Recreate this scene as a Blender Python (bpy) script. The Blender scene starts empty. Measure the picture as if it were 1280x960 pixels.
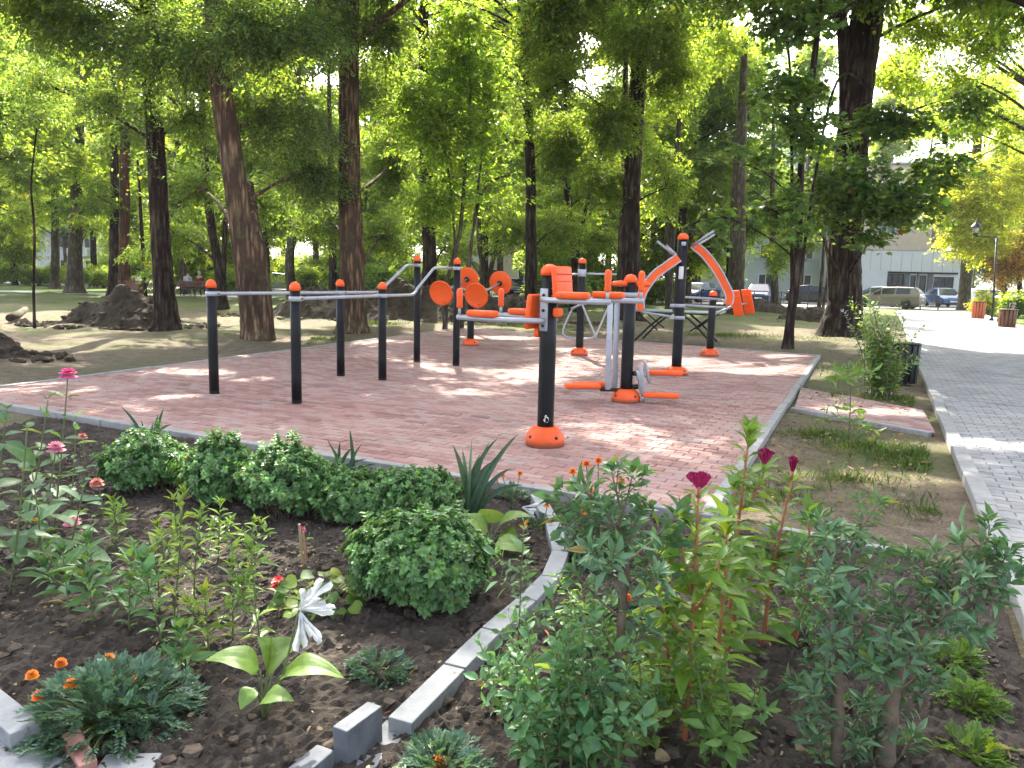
SKY_STRENGTH, SUN_STRENGTH, EXPOSURE = .15, 3.0, 2.92
import bpy, bmesh, math, random
import numpy as np
from math import radians as R, sin, cos, pi, sqrt, atan2
rng = np.random.default_rng(11)
random.seed(11)
S = bpy.context.scene
COL = S.collection

# ------------------------------------------------------------------ camera model (measured from the photograph)
F, PITCH, ROLL, EYE = 961.0, R(7.88), R(1.3), 1.5
def ray(px, py):
    a, b = (px-640)/F, -(py-480)/F
    c, s = cos(ROLL), sin(ROLL)
    a, b = a*c-b*s, a*s+b*c
    return np.array((a, cos(PITCH)+b*sin(PITCH), -sin(PITCH)+b*cos(PITCH)))
def G(px, py, z=0.0):
    d = ray(px, py); t = (z-EYE)/d[2]
    return np.array((d[0]*t, d[1]*t, z))
def P(px, py, Y):
    d = ray(px, py); t = Y/d[1]
    return np.array((d[0]*t, Y, EYE+d[2]*t))
def mpp(Y):
    return Y/F*1.01

SUN_EL, SUN_DX = R(43), -0.13
_h = np.array((SUN_DX, 1.0)); _h /= np.linalg.norm(_h)
SUN = np.array((_h[0]*cos(SUN_EL), _h[1]*cos(SUN_EL), sin(SUN_EL)))

# ------------------------------------------------------------------ mesh builder
def nrm(v):
    v = np.asarray(v, float)
    return v/np.maximum(np.linalg.norm(v, axis=-1, keepdims=True), 1e-9)

class MB:
    def __init__(self):
        self.V, self.Fc, self.n, self.C = [], [], 0, []
    def add(self, V, faces, mi=0, col=None):
        """faces: list of (array k x m)"""
        V = np.asarray(V, np.float32).reshape(-1, 3)
        for f in faces:
            f = np.asarray(f, np.int64)
            if f.size:
                self.Fc.append((f+self.n, mi))
        self.V.append(V)
        c = np.ones((len(V), 4), np.float32)
        if col is not None:
            c[:, :3] = col
        self.C.append(c)
        self.n += len(V)
        return self
    def polys(self, V, faces, mi=0, col=None):
        by = {}
        for f in faces: by.setdefault(len(f), []).append(f)
        return self.add(V, [np.array(v) for v in by.values()], mi, col)
    def merge(self, o):
        for f, mi in o.Fc: self.Fc.append((f+self.n, mi))
        self.V += o.V; self.C += o.C; self.n += o.n
        return self
    def mesh(self, name, mats, smooth=True, off=(0, 0, 0)):
        me = bpy.data.meshes.new(name)
        V = np.concatenate(self.V) - np.asarray(off, np.float32)
        C = np.concatenate(self.C)
        loops = np.concatenate([f.ravel() for f, _ in self.Fc]).astype(np.int32)
        tot = np.concatenate([np.full(len(f), f.shape[1]) for f, _ in self.Fc]).astype(np.int32)
        mi = np.concatenate([np.full(len(f), m) for f, m in self.Fc]).astype(np.int32)
        start = np.concatenate(([0], np.cumsum(tot)[:-1])).astype(np.int32)
        me.vertices.add(len(V)); me.vertices.foreach_set('co', V.astype(np.float32).ravel())
        me.loops.add(len(loops)); me.loops.foreach_set('vertex_index', loops)
        me.polygons.add(len(tot)); me.polygons.foreach_set('loop_start', start)
        me.polygons.foreach_set('loop_total', tot)
        me.polygons.foreach_set('material_index', mi)
        me.polygons.foreach_set('use_smooth', np.full(len(tot), bool(smooth)))
        a = me.color_attributes.new('tint', 'FLOAT_COLOR', 'POINT')
        a.data.foreach_set('color', C.ravel())
        for m in (mats if isinstance(mats, (list, tuple)) else [mats]): me.materials.append(m)
        me.update(calc_edges=True)
        return me
    def build(self, name, mats, parent=None, smooth=True, loc=None):
        """link as one object; verts are in world coordinates"""
        if parent is not None:
            off = np.array(parent.matrix_world.translation) if False else wloc(parent)
        else:
            off = np.asarray(loc if loc is not None else (0, 0, 0), float)
        ob = bpy.data.objects.new(name, self.mesh(name, mats, smooth, off))
        COL.objects.link(ob)
        if parent is not None: ob.parent = parent
        else: ob.location = off
        return ob

def wloc(o):
    p = np.zeros(3)
    while o is not None:
        p += np.array(o.location); o = o.parent
    return p

def tag(o, label=None, cat=None, group=None, kind=None):
    if label: o['label'] = label
    if cat: o['category'] = cat
    if group: o['group'] = group
    if kind: o['kind'] = kind
    return o
def thing(name, label, cat, loc, group=None):
    o = bpy.data.objects.new(name, None); COL.objects.link(o)
    o.location = tuple(float(x) for x in loc); o.empty_display_size = .2
    return tag(o, label, cat, group)

# ------------------------------------------------------------------ shapes
def tube(mb, path, rad, n=8, mi=0, cap=True, col=None, twist=None):
    p = np.asarray(path, float); k = len(p)
    r = np.full(k, rad, float) if np.isscalar(rad) else np.asarray(rad, float)
    t = np.gradient(p, axis=0) if k > 2 else np.repeat((p[1]-p[0])[None], 2, 0)
    t = nrm(t)
    u = np.cross(t[0], (0, 0, 1.0))
    if np.linalg.norm(u) < .1: u = np.cross(t[0], (1.0, 0, 0))
    u = nrm(u); U = []
    for i in range(k):
        u = nrm(u - t[i]*np.dot(u, t[i])); U.append(u)
    U = np.array(U); W = np.cross(t, U)
    a = np.arange(n)*2*pi/n
    ring = (U[:, None]*np.cos(a)[None, :, None] + W[:, None]*np.sin(a)[None, :, None])
    V = p[:, None] + ring*r[:, None, None]
    i, j = np.meshgrid(np.arange(k-1), np.arange(n), indexing='ij'); i, j = i.ravel(), j.ravel()
    q = np.stack([i*n+j, i*n+(j+1) % n, (i+1)*n+(j+1) % n, (i+1)*n+j], 1)
    fs = [q]
    V = V.reshape(-1, 3)
    if cap:
        fs.append(np.arange(n)[::-1][None]); fs.append((np.arange(n)+(k-1)*n)[None])
    mb.add(V, fs, mi, col)
    return mb
def lathe(mb, c, prof, n=20, mi=0, axis=(0, 0, 1), col=None, cap=True):
    """prof: (r, h) list along axis"""
    ax = nrm(np.array(axis, float))
    u = np.cross(ax, (0, 0, 1.0))
    if np.linalg.norm(u) < .1: u = np.array((1.0, 0, 0))
    u = nrm(u); w = np.cross(ax, u)
    pr = np.array(prof, float); k = len(pr)
    a = np.arange(n)*2*pi/n
    V = (np.asarray(c, float) + pr[:, 1][:, None, None]*ax + pr[:, 0][:, None, None]*(u*np.cos(a)[:, None]+w*np.sin(a)[:, None])[None])
    i, j = np.meshgrid(np.arange(k-1), np.arange(n), indexing='ij'); i, j = i.ravel(), j.ravel()
    fs = [np.stack([i*n+j, i*n+(j+1) % n, (i+1)*n+(j+1) % n, (i+1)*n+j], 1)]
    if cap: fs += [np.arange(n)[::-1][None], (np.arange(n)+(k-1)*n)[None]]
    mb.add(V.reshape(-1, 3), fs, mi, col)
    return mb
_rb = {}
def rbox(mb, c, size, ax=(1, 0, 0), up=(0, 0, 1), bev=.01, seg=2, mi=0, col=None):
    """bevelled box; ax = direction of size[0], up = direction of size[2]"""
    key = (tuple(np.round(size, 4)), bev, seg)
    if key not in _rb:
        bm = bmesh.new(); bmesh.ops.create_cube(bm, size=1)
        for v in bm.verts: v.co = (v.co.x*size[0], v.co.y*size[1], v.co.z*size[2])
        if bev > 0:
            bmesh.ops.bevel(bm, geom=list(bm.edges), offset=bev, segments=seg, affect='EDGES', profile=.5)
        bm.verts.index_update()
        _rb[key] = (np.array([v.co[:] for v in bm.verts]), [[v.index for v in f.verts] for f in bm.faces]); bm.free()
    V, fs = _rb[key]
    x = nrm(np.array(ax, float)); z = np.array(up, float); z = nrm(z-x*np.dot(z, x)); y = np.cross(z, x)
    W = np.asarray(c, float) + V[:, :1]*x + V[:, 1:2]*y + V[:, 2:]*z
    return mb.polys(W, fs, mi, col)
def prism(mb, pts, z0, z1, mi=0, inset=0.0, drop=0.0):
    """upright prism over a CCW xy polygon with an optional chamfered top edge"""
    p = np.array(pts, float); n = len(p); c = p.mean(0)
    rings = [np.c_[p, np.full(n, z0)], np.c_[p, np.full(n, z1-drop)]]
    if inset > 0:
        q = c + (p-c)*(1-inset/np.linalg.norm(p-c, axis=1, keepdims=True))
        rings.append(np.c_[q, np.full(n, z1)])
    V = np.concatenate(rings); k = len(rings); fs = []
    for i in range(k-1):
        for j in range(n): fs.append([i*n+j, i*n+(j+1) % n, (i+1)*n+(j+1) % n, (i+1)*n+j])
    fs.append(list(range((k-1)*n, k*n)))
    return mb.polys(V, fs, mi)
def bez(p0, p1, p2, n=8):
    t = np.linspace(0, 1, n)[:, None]
    return (1-t)**2*np.asarray(p0, float) + 2*t*(1-t)*np.asarray(p1, float) + t**2*np.asarray(p2, float)
def smooth_path(pts, n=24):
    """Catmull-Rom through the rows of pts (any number of columns)"""
    p = np.array(pts, float); k = len(p)
    q = np.vstack([2*p[0]-p[1], p, 2*p[-1]-p[-2]])
    out = []
    for t in np.linspace(0, k-1-1e-6, n):
        i = int(t); f = t-i
        a, b, c, d = q[i], q[i+1], q[i+2], q[i+3]
        out.append(.5*((2*b)+(-a+c)*f+(2*a-5*b+4*c-d)*f*f+(-a+3*b-3*c+d)*f**3))
    return np.array(out)

# ------------------------------------------------------------------ leaves
def leaf_tmpl(prof, droop=.15, fold=.15):
    V = [(0, 0, 0)]
    for u, w in prof:
        d = -droop*u*u
        V += [(u, -w, d+fold*w), (u, 0, d), (u, w, d+fold*w)]
    V.append((1, 0, -droop)); m = len(prof); t = 3*m+1
    fs = [[0, 2, 1], [0, 3, 2]]
    for i in range(m-1):
        a, b = 1+3*i, 4+3*i
        fs += [[a, a+1, b+1, b], [a+1, a+2, b+2, b+1]]
    a = 1+3*(m-1)
    fs += [[a, a+1, t], [a+1, a+2, t]]
    return np.array(V), fs
T_DIA = (np.array([(0, 0, 0), (.45, -.5, .08), (1, 0, -.08), (.45, .5, .08)]), [[0, 1, 2], [0, 2, 3]])
T_HEX = (np.array([(0, 0, 0), (.25, -.42, .05), (.7, -.36, .02), (1, 0, -.1), (.7, .36, .02), (.25, .42, .05)]), [[0, 1, 2, 3], [0, 3, 4, 5]])
T_MAPLE = (np.array([(0, 0, 0), (.02, -.30, .0), (.22, -.50, .02), (.36, -.30, .05), (.66, -.46, .02), (.62, -.17, .05), (1, 0, -.06),
                     (.62, .17, .05), (.66, .46, .02), (.36, .30, .05), (.22, .50, .02), (.02, .30, .0)]),
           [[0, 1, 2, 3], [0, 3, 4, 5], [0, 5, 6, 7], [0, 7, 8, 9], [0, 9, 10, 11]])
T_OV = leaf_tmpl([(.15, .3), (.4, .5), (.72, .32)], .18, .2)
T_SMALL = leaf_tmpl([(.35, .5), (.75, .3)], .2, .25)
T_LANCE = leaf_tmpl([(.18, .26), (.42, .5), (.75, .27)], .3, .25)
T_HOSTA = leaf_tmpl([(.06, .3), (.2, .47), (.42, .5), (.65, .38), (.85, .18)], .45, .3)
T_PETAL = leaf_tmpl([(.4, .35), (.8, .5)], .15, -.2)

def scatter(mb, tm, pos, X, N, L, W, tint=None, mi=0):
    V, fs = tm
    pos = np.asarray(pos, float); n = len(pos)
    if n == 0: return mb
    X = nrm(X); N = np.asarray(N, float); N = nrm(N - X*np.sum(N*X, 1, keepdims=True)); Y = np.cross(N, X)
    L = np.broadcast_to(np.asarray(L, float), (n,)); W = np.broadcast_to(np.asarray(W, float), (n,))
    A = (pos[:, None] + V[None, :, 0, None]*(X*L[:, None])[:, None] + V[None, :, 1, None]*(Y*W[:, None])[:, None]
         + V[None, :, 2, None]*(N*L[:, None])[:, None])
    k = len(V); by = {}
    for f in fs: by.setdefault(len(f), []).append(f)
    faces = []
    for m, l in by.items():
        f = np.array(l)
        faces.append((np.arange(n)[:, None, None]*k + f[None]).reshape(-1, m))
    col = None
    if tint is not None: col = np.repeat(np.asarray(tint, float), k, 0)
    return mb.add(A.reshape(-1, 3), faces, mi, col)
def tints(n, v=.22, yellow=.15, base=(1, 1, 1)):
    b = np.exp(rng.normal(0, v, n))
    y = np.clip(rng.normal(0, yellow, n), -.3, .6)
    t = np.stack([b*(1+y), b*(1+.25*y), b*(1-.5*y)], 1)*np.array(base)
    if yellow > .05:      # the odd yellowing or browning leaf
        o = rng.random(n); t[o < .018] *= (2.0, 1.5, .6); t[(o > .018) & (o < .026)] *= (1.9, .8, .5)
    return t

# ------------------------------------------------------------------ materials
def newmat(name):
    m = bpy.data.materials.new(name); m.use_nodes = True
    nt = m.node_tree; nt.nodes.clear()
    return m, nt, nt.nodes, nt.links
def N(ns, t, **kw):
    n = ns.new(t)
    for k, v in kw.items():
        if k.startswith('i_'): n.inputs[k[2:].replace('_', ' ')].default_value = v
        else: setattr(n, k, v)
    return n
def rgba(c): return (c[0], c[1], c[2], 1)
def mixc(ns, ls, fac, a, b, bt='MIX'):
    n = ns.new('ShaderNodeMix'); n.data_type = 'RGBA'; n.blend_type = bt
    for sock, v in ((0, fac), (6, a), (7, b)):
        if hasattr(v, 'links') or hasattr(v, 'is_linked'): ls.new(v, n.inputs[sock])
        elif sock == 0: n.inputs[0].default_value = v
        else: n.inputs[sock].default_value = rgba(v)
    return n.outputs[2]
def ramp(ns, ls, src, stops):
    n = ns.new('ShaderNodeValToRGB'); e = n.color_ramp.elements
    while len(e) < len(stops): e.new(.5)
    for el, (p, c) in zip(e, stops):
        el.position = p; el.color = rgba(c) if not np.isscalar(c) else (c, c, c, 1)
    ls.new(src, n.inputs[0]); return n.outputs[0]
def coords(ns, ls, scale=(1, 1, 1), kind='Object'):
    tc = ns.new('ShaderNodeTexCoord'); mp = ns.new('ShaderNodeMapping')
    mp.inputs['Scale'].default_value = scale
    ls.new(tc.outputs[kind], mp.inputs[0]); return mp.outputs[0]
def noise(ns, ls, vec, scale, detail=4, rough=.55):
    n = N(ns, 'ShaderNodeTexNoise'); n.inputs['Scale'].default_value = scale
    n.inputs['Detail'].default_value = detail; n.inputs['Roughness'].default_value = rough
    if vec is not None: ls.new(vec, n.inputs['Vector'])
    return n.outputs['Fac']
def bump(ns, ls, h, strength=.4, dist=.01):
    b = ns.new('ShaderNodeBump'); b.inputs['Strength'].default_value = strength; b.inputs['Distance'].default_value = dist
    ls.new(h, b.inputs['Height']); return b.outputs[0]
def attr(ns, name='tint'):
    a = ns.new('ShaderNodeAttribute'); a.attribute_name = name; return a.outputs['Color']
def finish(m, ns, ls, sh):
    o = ns.new('ShaderNodeOutputMaterial'); ls.new(sh, o.inputs[0]); return m

def pmat(name, col, rough=.6, metal=0, var=.15, scale=6, col2=None, bmp=0, bscale=60, bdist=.003, tinted=False, wear=None, spec=.5, dirt=None):
    m, nt, ns, ls = newmat(name)
    b = ns.new('ShaderNodeBsdfPrincipled')
    v = coords(ns, ls)
    f = noise(ns, ls, v, scale, 5, .6)
    f = ramp(ns, ls, f, [(.3, 0.0), (.7, 1.0)])
    c0 = np.array(col); c1 = np.array(col2) if col2 is not None else c0*(1+var)
    c = mixc(ns, ls, f, tuple(c0*(1-var) if col2 is None else c0), tuple(c1))
    if wear is not None:
        w = noise(ns, ls, v, wear[1], 6, .7)
        w = ramp(ns, ls, w, [(wear[2], 0.0), (wear[2]+.06, 1.0)])
        c = mixc(ns, ls, w, c, wear[0])
    if dirt is not None:      # dirt that settled near the ground: (colour, height m)
        sp = ns.new('ShaderNodeSeparateXYZ'); ls.new(v, sp.inputs[0])
        w = ns.new('ShaderNodeMath'); w.operation = 'ADD'; ls.new(sp.outputs[2], w.inputs[0])
        nz = noise(ns, ls, v, 14, 5, .7)
        mm = ns.new('ShaderNodeMath'); mm.operation = 'MULTIPLY_ADD'; ls.new(nz, mm.inputs[0]); mm.inputs[1].default_value = -dirt[1]; mm.inputs[2].default_value = 0
        ls.new(mm.outputs[0], w.inputs[1])
        w2 = ramp(ns, ls, w.outputs[0], [(0.0, .8), (max(.02, dirt[1]*.5), 0.0)])
        c = mixc(ns, ls, w2, c, dirt[0])
    if tinted: c = mixc(ns, ls, 1.0, c, attr(ns), 'MULTIPLY')
    ls.new(c, b.inputs['Base Color'])
    b.inputs['Roughness'].default_value = rough; b.inputs['Metallic'].default_value = metal
    b.inputs['Specular IOR Level'].default_value = spec
    if bmp:
        ls.new(bump(ns, ls, noise(ns, ls, v, bscale, 6, .65), bmp, bdist), b.inputs['Normal'])
    return finish(m, ns, ls, b.outputs[0])

def leafmat(name, col, trans, mixf=.45, rough=.45, objvar=.0, veins=False):
    m, nt, ns, ls = newmat(name)
    t = attr(ns)
    c = mixc(ns, ls, 1.0, col, t, 'MULTIPLY'); tr = mixc(ns, ls, 1.0, trans, t, 'MULTIPLY')
    if objvar:
        oi = ns.new('ShaderNodeObjectInfo')
        k = ramp(ns, ls, oi.outputs['Random'], [(0, (1-objvar, 1-objvar*.4, 1)), (1, (1+objvar, 1+objvar*.6, .8))])
        c = mixc(ns, ls, 1.0, c, k, 'MULTIPLY'); tr = mixc(ns, ls, 1.0, tr, k, 'MULTIPLY')
    v = coords(ns, ls)
    nz = ramp(ns, ls, noise(ns, ls, v, 45 if not veins else 60, 3), [(.3, .72), (.7, 1.25)])
    c = mixc(ns, ls, 1.0, c, nz, 'MULTIPLY')
    b = ns.new('ShaderNodeBsdfPrincipled'); ls.new(c, b.inputs['Base Color'])
    b.inputs['Roughness'].default_value = rough; b.inputs['Specular IOR Level'].default_value = .4
    d = ns.new('ShaderNodeBsdfTranslucent'); ls.new(tr, d.inputs[0])
    mx = ns.new('ShaderNodeMixShader'); mx.inputs[0].default_value = mixf
    ls.new(b.outputs[0], mx.inputs[1]); ls.new(d.outputs[0], mx.inputs[2])
    return finish(m, ns, ls, mx.outputs[0])

def barkmat(name, c_ridge, c_groove, vs=(9, 9, 1.3), green=None):
    m, nt, ns, ls = newmat(name)
    v = coords(ns, ls, vs)
    w = N(ns, 'ShaderNodeTexVoronoi', feature='F1'); w.inputs['Scale'].default_value = 2.2
    wn = N(ns, 'ShaderNodeTexNoise'); wn.inputs['Scale'].default_value = 1.5; wn.inputs['Detail'].default_value = 3; ls.new(v, wn.inputs['Vector'])
    vv = mixc(ns, ls, .35, v, wn.outputs['Color']); ls.new(vv, w.inputs['Vector'])
    n2 = noise(ns, ls, v, 5, 7, .7)
    h = ns.new('ShaderNodeMath'); h.operation = 'MULTIPLY_ADD'; ls.new(n2, h.inputs[0]); h.inputs[1].default_value = .8; ls.new(w.outputs['Distance'], h.inputs[2])
    c = ramp(ns, ls, h.outputs[0], [(.35, c_ridge), (.6, tuple(.5*(np.array(c_ridge)+np.array(c_groove)))), (.95, c_groove)])
    big = ramp(ns, ls, noise(ns, ls, coords(ns, ls), 1.2, 3), [(.35, .7), (.65, 1.3)])
    c = mixc(ns, ls, 1.0, c, big, 'MULTIPLY')
    if green:
        gf = ramp(ns, ls, noise(ns, ls, coords(ns, ls), 2.1, 5, .7), [(.52, 0.0), (.68, .6)])
        c = mixc(ns, ls, gf, c, green)
    b = ns.new('ShaderNodeBsdfPrincipled'); ls.new(c, b.inputs['Base Color']); b.inputs['Roughness'].default_value = .9
    b.inputs['Specular IOR Level'].default_value = .2
    inv = ns.new('ShaderNodeMath'); inv.operation = 'SUBTRACT'; inv.inputs[0].default_value = 1; ls.new(h.outputs[0], inv.inputs[1])
    ls.new(bump(ns, ls, inv.outputs[0], .9, .03), b.inputs['Normal'])
    return finish(m, ns, ls, b.outputs[0])

def paver_mat(name, cols, bs=90, stain=(.8, 1.15), dust=None):
    m, nt, ns, ls = newmat(name)
    v = coords(ns, ls)
    t = ns.new('ShaderNodeAttribute'); t.attribute_name = 'tint'
    sp = ns.new('ShaderNodeSeparateColor'); ls.new(t.outputs['Color'], sp.inputs[0])
    c = ramp(ns, ls, sp.outputs[0], [(i/(len(cols)-1), q) for i, q in enumerate(cols)])
    st = ramp(ns, ls, noise(ns, ls, v, 1.1, 6, .65), [(.3, stain[0]), (.7, stain[1])])
    c = mixc(ns, ls, 1.0, c, st, 'MULTIPLY')
    if dust is not None:
        df = ramp(ns, ls, noise(ns, ls, v, .55, 5, .6), [(.42, 0.0), (.66, dust[1])])
        c = mixc(ns, ls, df, c, dust[0])
    sg = ramp(ns, ls, noise(ns, ls, v, 180, 3, .7), [(.3, .8), (.7, 1.2)])
    c = mixc(ns, ls, 1.0, c, sg, 'MULTIPLY')
    b = ns.new('ShaderNodeBsdfPrincipled'); ls.new(c, b.inputs['Base Color']); b.inputs['Roughness'].default_value = .8
    b.inputs['Specular IOR Level'].default_value = .35
    ls.new(bump(ns, ls, noise(ns, ls, v, bs, 6, .7), .35, .004), b.inputs['Normal'])
    return finish(m, ns, ls, b.outputs[0])

def ground_mat():
    m, nt, ns, ls = newmat('dirt_ground')
    v = coords(ns, ls)
    n1 = noise(ns, ls, v, .35, 6, .6); n2 = noise(ns, ls, v, 5.5, 7, .7); n3 = noise(ns, ls, v, 40, 6, .75)
    dirt = ramp(ns, ls, n2, [(.3, (.07, .055, .038)), (.55, (.14, .11, .077)), (.75, (.22, .178, .128))])
    fine = ramp(ns, ls, n3, [(.3, .55), (.7, 1.5)])
    dirt = mixc(ns, ls, 1.0, dirt, fine, 'MULTIPLY')
    vo = N(ns, 'ShaderNodeTexVoronoi', feature='F1'); vo.inputs['Scale'].default_value = 28; ls.new(v, vo.inputs['Vector'])
    lit = ramp(ns, ls, vo.outputs['Distance'], [(.16, 1.0), (.24, 0.0)])
    pick = ramp(ns, ls, noise(ns, ls, v, 9, 4), [(.5, 0.0), (.62, 1.0)])
    lm = ns.new('ShaderNodeMath'); lm.operation = 'MULTIPLY'; ls.new(lit, lm.inputs[0]); ls.new(pick, lm.inputs[1])
    dirt = mixc(ns, ls, lm.outputs[0], dirt, (.34, .27, .15))
    grass = ramp(ns, ls, n3, [(.3, (.035, .06, .012)), (.7, (.10, .15, .03))])
    # grass grows in patches; mostly grass beyond the far trees
    sp = ns.new('ShaderNodeSeparateXYZ'); ls.new(v, sp.inputs[0])
    far = N(ns, 'ShaderNodeMapRange'); ls.new(sp.outputs[1], far.inputs[0])
    far.inputs[1].default_value = 22; far.inputs[2].default_value = 50; far.inputs[3].default_value = -.05; far.inputs[4].default_value = .28
    ad = ns.new('ShaderNodeMath'); ad.operation = 'ADD'; ls.new(n1, ad.inputs[0]); ls.new(far.outputs[0], ad.inputs[1])
    a2 = ns.new('ShaderNodeMath'); a2.operation = 'MULTIPLY_ADD'; ls.new(n2, a2.inputs[0]); a2.inputs[1].default_value = .35; ls.new(ad.outputs[0], a2.inputs[2])
    gf = ramp(ns, ls, a2.outputs[0], [(.59, 0.0), (.79, .75)])
    c = mixc(ns, ls, gf, dirt, grass)
    b = ns.new('ShaderNodeBsdfPrincipled'); ls.new(c, b.inputs['Base Color']); b.inputs['Roughness'].default_value = .95
    b.inputs['Specular IOR Level'].default_value = .15
    ls.new(bump(ns, ls, n3, .7, .03), b.inputs['Normal'])
    return finish(m, ns, ls, b.outputs[0])

M = {}
M['ground'] = ground_mat()
M['soil'] = pmat('garden_soil', (.032, .026, .021), .95, var=.3, scale=7, col2=(.088, .072, .057), bmp=.9, bscale=120, bdist=.012, spec=.2,
                 wear=((.15, .115, .08), 60, .63))
M['clod'] = pmat('soil_clod', (.035, .027, .021), .95, col2=(.12, .094, .07), scale=20, bmp=.8, bscale=160, bdist=.006, spec=.2)
M['heap'] = pmat('heap_soil', (.035, .027, .019), .95, col2=(.095, .075, .052), scale=5, bmp=1, bscale=28, bdist=.05, spec=.15, wear=((.12, .10, .06), 25, .62))
M['redpaver'] = paver_mat('red_paver', [(.205, .105, .090), (.262, .138, .118), (.305, .168, .144), (.315, .202, .175), (.28, .208, .188)], stain=(.86, 1.1), dust=((.35, .265, .225), .4))
M['greypaver'] = paver_mat('grey_paver', [(.19, .192, .192), (.235, .236, .234), (.27, .27, .266), (.30, .295, .285)], dust=((.32, .30, .265), .45))
M['sandjoint'] = pmat('joint_sand', (.055, .043, .037), .95, col2=(.095, .078, .066), scale=15)
M['kerb'] = pmat('kerb_concrete', (.19, .19, .18), .85, col2=(.29, .288, .275), scale=9, bmp=.5, bscale=150, bdist=.002, wear=((.22, .2, .16), 5, .62))
M['kerbold'] = pmat('old_kerb_concrete', (.165, .178, .182), .85, col2=(.265, .275, .275), scale=11, bmp=.6, bscale=120, bdist=.003, wear=((.13, .115, .09), 9, .6))
M['brickdark'] = pmat('dark_concrete', (.06, .068, .08), .8, col2=(.13, .14, .155), scale=12, bmp=.5, bscale=150, bdist=.002, wear=((.2, .2, .2), 14, .64))
M['brickred'] = pmat('red_brick', (.28, .12, .09), .85, col2=(.36, .2, .16), scale=12, bmp=.5, bscale=120, bdist=.002, wear=((.2, .17, .13), 9, .55))
M['orange'] = pmat('orange_plastic', (.76, .098, .014), .45, var=.10, scale=5, bmp=.05, bscale=200, bdist=.001, wear=((.40, .07, .03), 11, .64), spec=.3)
M['orangebase'] = pmat('worn_orange_base', (.72, .092, .014), .45, var=.1, scale=8, wear=((.30, .07, .03), 17, .62), dirt=((.28, .12, .07), .05), spec=.35)
M['post'] = pmat('black_post', (.0045, .005, .006), .45, var=.3, scale=5, wear=((.03, .03, .03), 22, .68), dirt=((.05, .04, .035), .05), spec=.25)
M['steel'] = pmat('grey_tube', (.34, .355, .38), .38, .25, var=.12, scale=9, wear=((.2, .19, .18), 18, .66))
M['bolt'] = pmat('dark_bolt', (.03, .03, .03), .5, .5)
M['paper'] = pmat('white_sticker', (.62, .60, .58), .6, var=.1)
M['tabletop'] = pmat('table_green', (.13, .21, .19), .4, col2=(.2, .28, .26), scale=3)
M['darkmetal'] = pmat('dark_metal', (.012, .013, .012), .5, .3)
M['white'] = pmat('white_paint', (.7, .7, .68), .5, var=.05)
M['barkA'] = barkmat('furrowed_bark', (.33, .205, .12), (.055, .034, .021), green=(.10, .095, .045))
M['barkB'] = barkmat('dark_bark', (.125, .096, .068), (.018, .009, .007), (8, 8, 1.1), green=(.06, .055, .03))
M['barkC'] = barkmat('grey_bark', (.18, .15, .11), (.05, .038, .026), (7, 7, 1.5), green=(.10, .10, .05))
M['barkR'] = barkmat('red_brown_bark', (.22, .105, .06), (.07, .03, .018), (8, 8, 1.2))
M['twig'] = pmat('twig_bark', (.055, .042, .03), .9, col2=(.11, .085, .06), scale=9)
M['lf_dark'] = leafmat('locust_leaf', (.085, .145, .05), (.24, .36, .04), .5, .5)
M['lf_mid'] = leafmat('elm_leaf', (.085, .15, .035), (.36, .49, .04), .52, .5)
M['lf_maple'] = leafmat('maple_leaf', (.055, .115, .03), (.24, .37, .035), .45, .42)
M['lf_bright'] = leafmat('bright_leaf', (.11, .175, .03), (.47, .60, .05), .55, .5)
M['lf_young'] = leafmat('young_maple_leaf', (.12, .19, .03), (.44, .62, .06), .55, .5)
M['lf_yellow'] = leafmat('yellow_leaf', (.27, .31, .03), (.72, .76, .06), .54, .5)
M['lf_rust'] = leafmat('rusty_leaf', (.22, .12, .03), (.50, .30, .05), .5, .5)
M['lf_far'] = leafmat('distant_leaf', (.10, .165, .045), (.44, .56, .065), .52, .55, objvar=.2)
M['pl_shrub'] = leafmat('shrub_leaf', (.095, .20, .065), (.17, .31, .06), .32, .42)
M['pl_light'] = leafmat('light_green_leaf', (.13, .23, .05), (.25, .38, .05), .35, .45)
M['pl_dark'] = leafmat('dark_green_leaf', (.065, .15, .06), (.15, .28, .06), .3, .42)
M['pl_blue'] = leafmat('bluish_leaf', (.085, .165, .10), (.11, .2, .06), .28, .5)
M['pl_hosta'] = leafmat('hosta_leaf', (.16, .27, .05), (.25, .36, .05), .35, .42)
M['pl_zinnia'] = leafmat('zinnia_leaf', (.07, .15, .06), (.17, .3, .05), .35, .5)
M['pl_iris'] = leafmat('iris_leaf', (.06, .12, .07), (.09, .15, .05), .25, .4)
M['pl_celosia'] = leafmat('celosia_leaf', (.11, .21, .035), (.27, .4, .05), .4, .42)
M['pl_grass'] = leafmat('grass_blade', (.075, .13, .025), (.17, .24, .03), .4, .6)
M['pl_dry'] = leafmat('dry_leaf', (.22, .165, .09), (.2, .14, .06), .25, .8)
M['stem'] = pmat('green_stem', (.07, .11, .03), .6, col2=(.11, .13, .045), scale=14)
M['stemwood'] = pmat('woody_stem', (.07, .052, .035), .85, col2=(.14, .105, .07), scale=25, bmp=.6, bscale=90, bdist=.004)
M['stemred'] = pmat('red_stem', (.30, .06, .035), .5, col2=(.28, .16, .05), scale=6)
M['stick'] = pmat('dry_stick', (.25, .18, .10), .9, col2=(.36, .27, .16), scale=30)
M['fl_orange'] = leafmat('marigold_petal', (.80, .20, .008), (.6, .2, .01), .2, .6)
M['fl_pink'] = leafmat('pink_petal', (.72, .07, .26), (.5, .07, .2), .25, .6)
M['fl_palepink'] = leafmat('pale_pink_petal', (.68, .24, .33), (.5, .2, .25), .25, .6)
M['fl_salmon'] = leafmat('salmon_petal', (.62, .20, .16), (.4, .15, .1), .25, .6)
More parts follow.
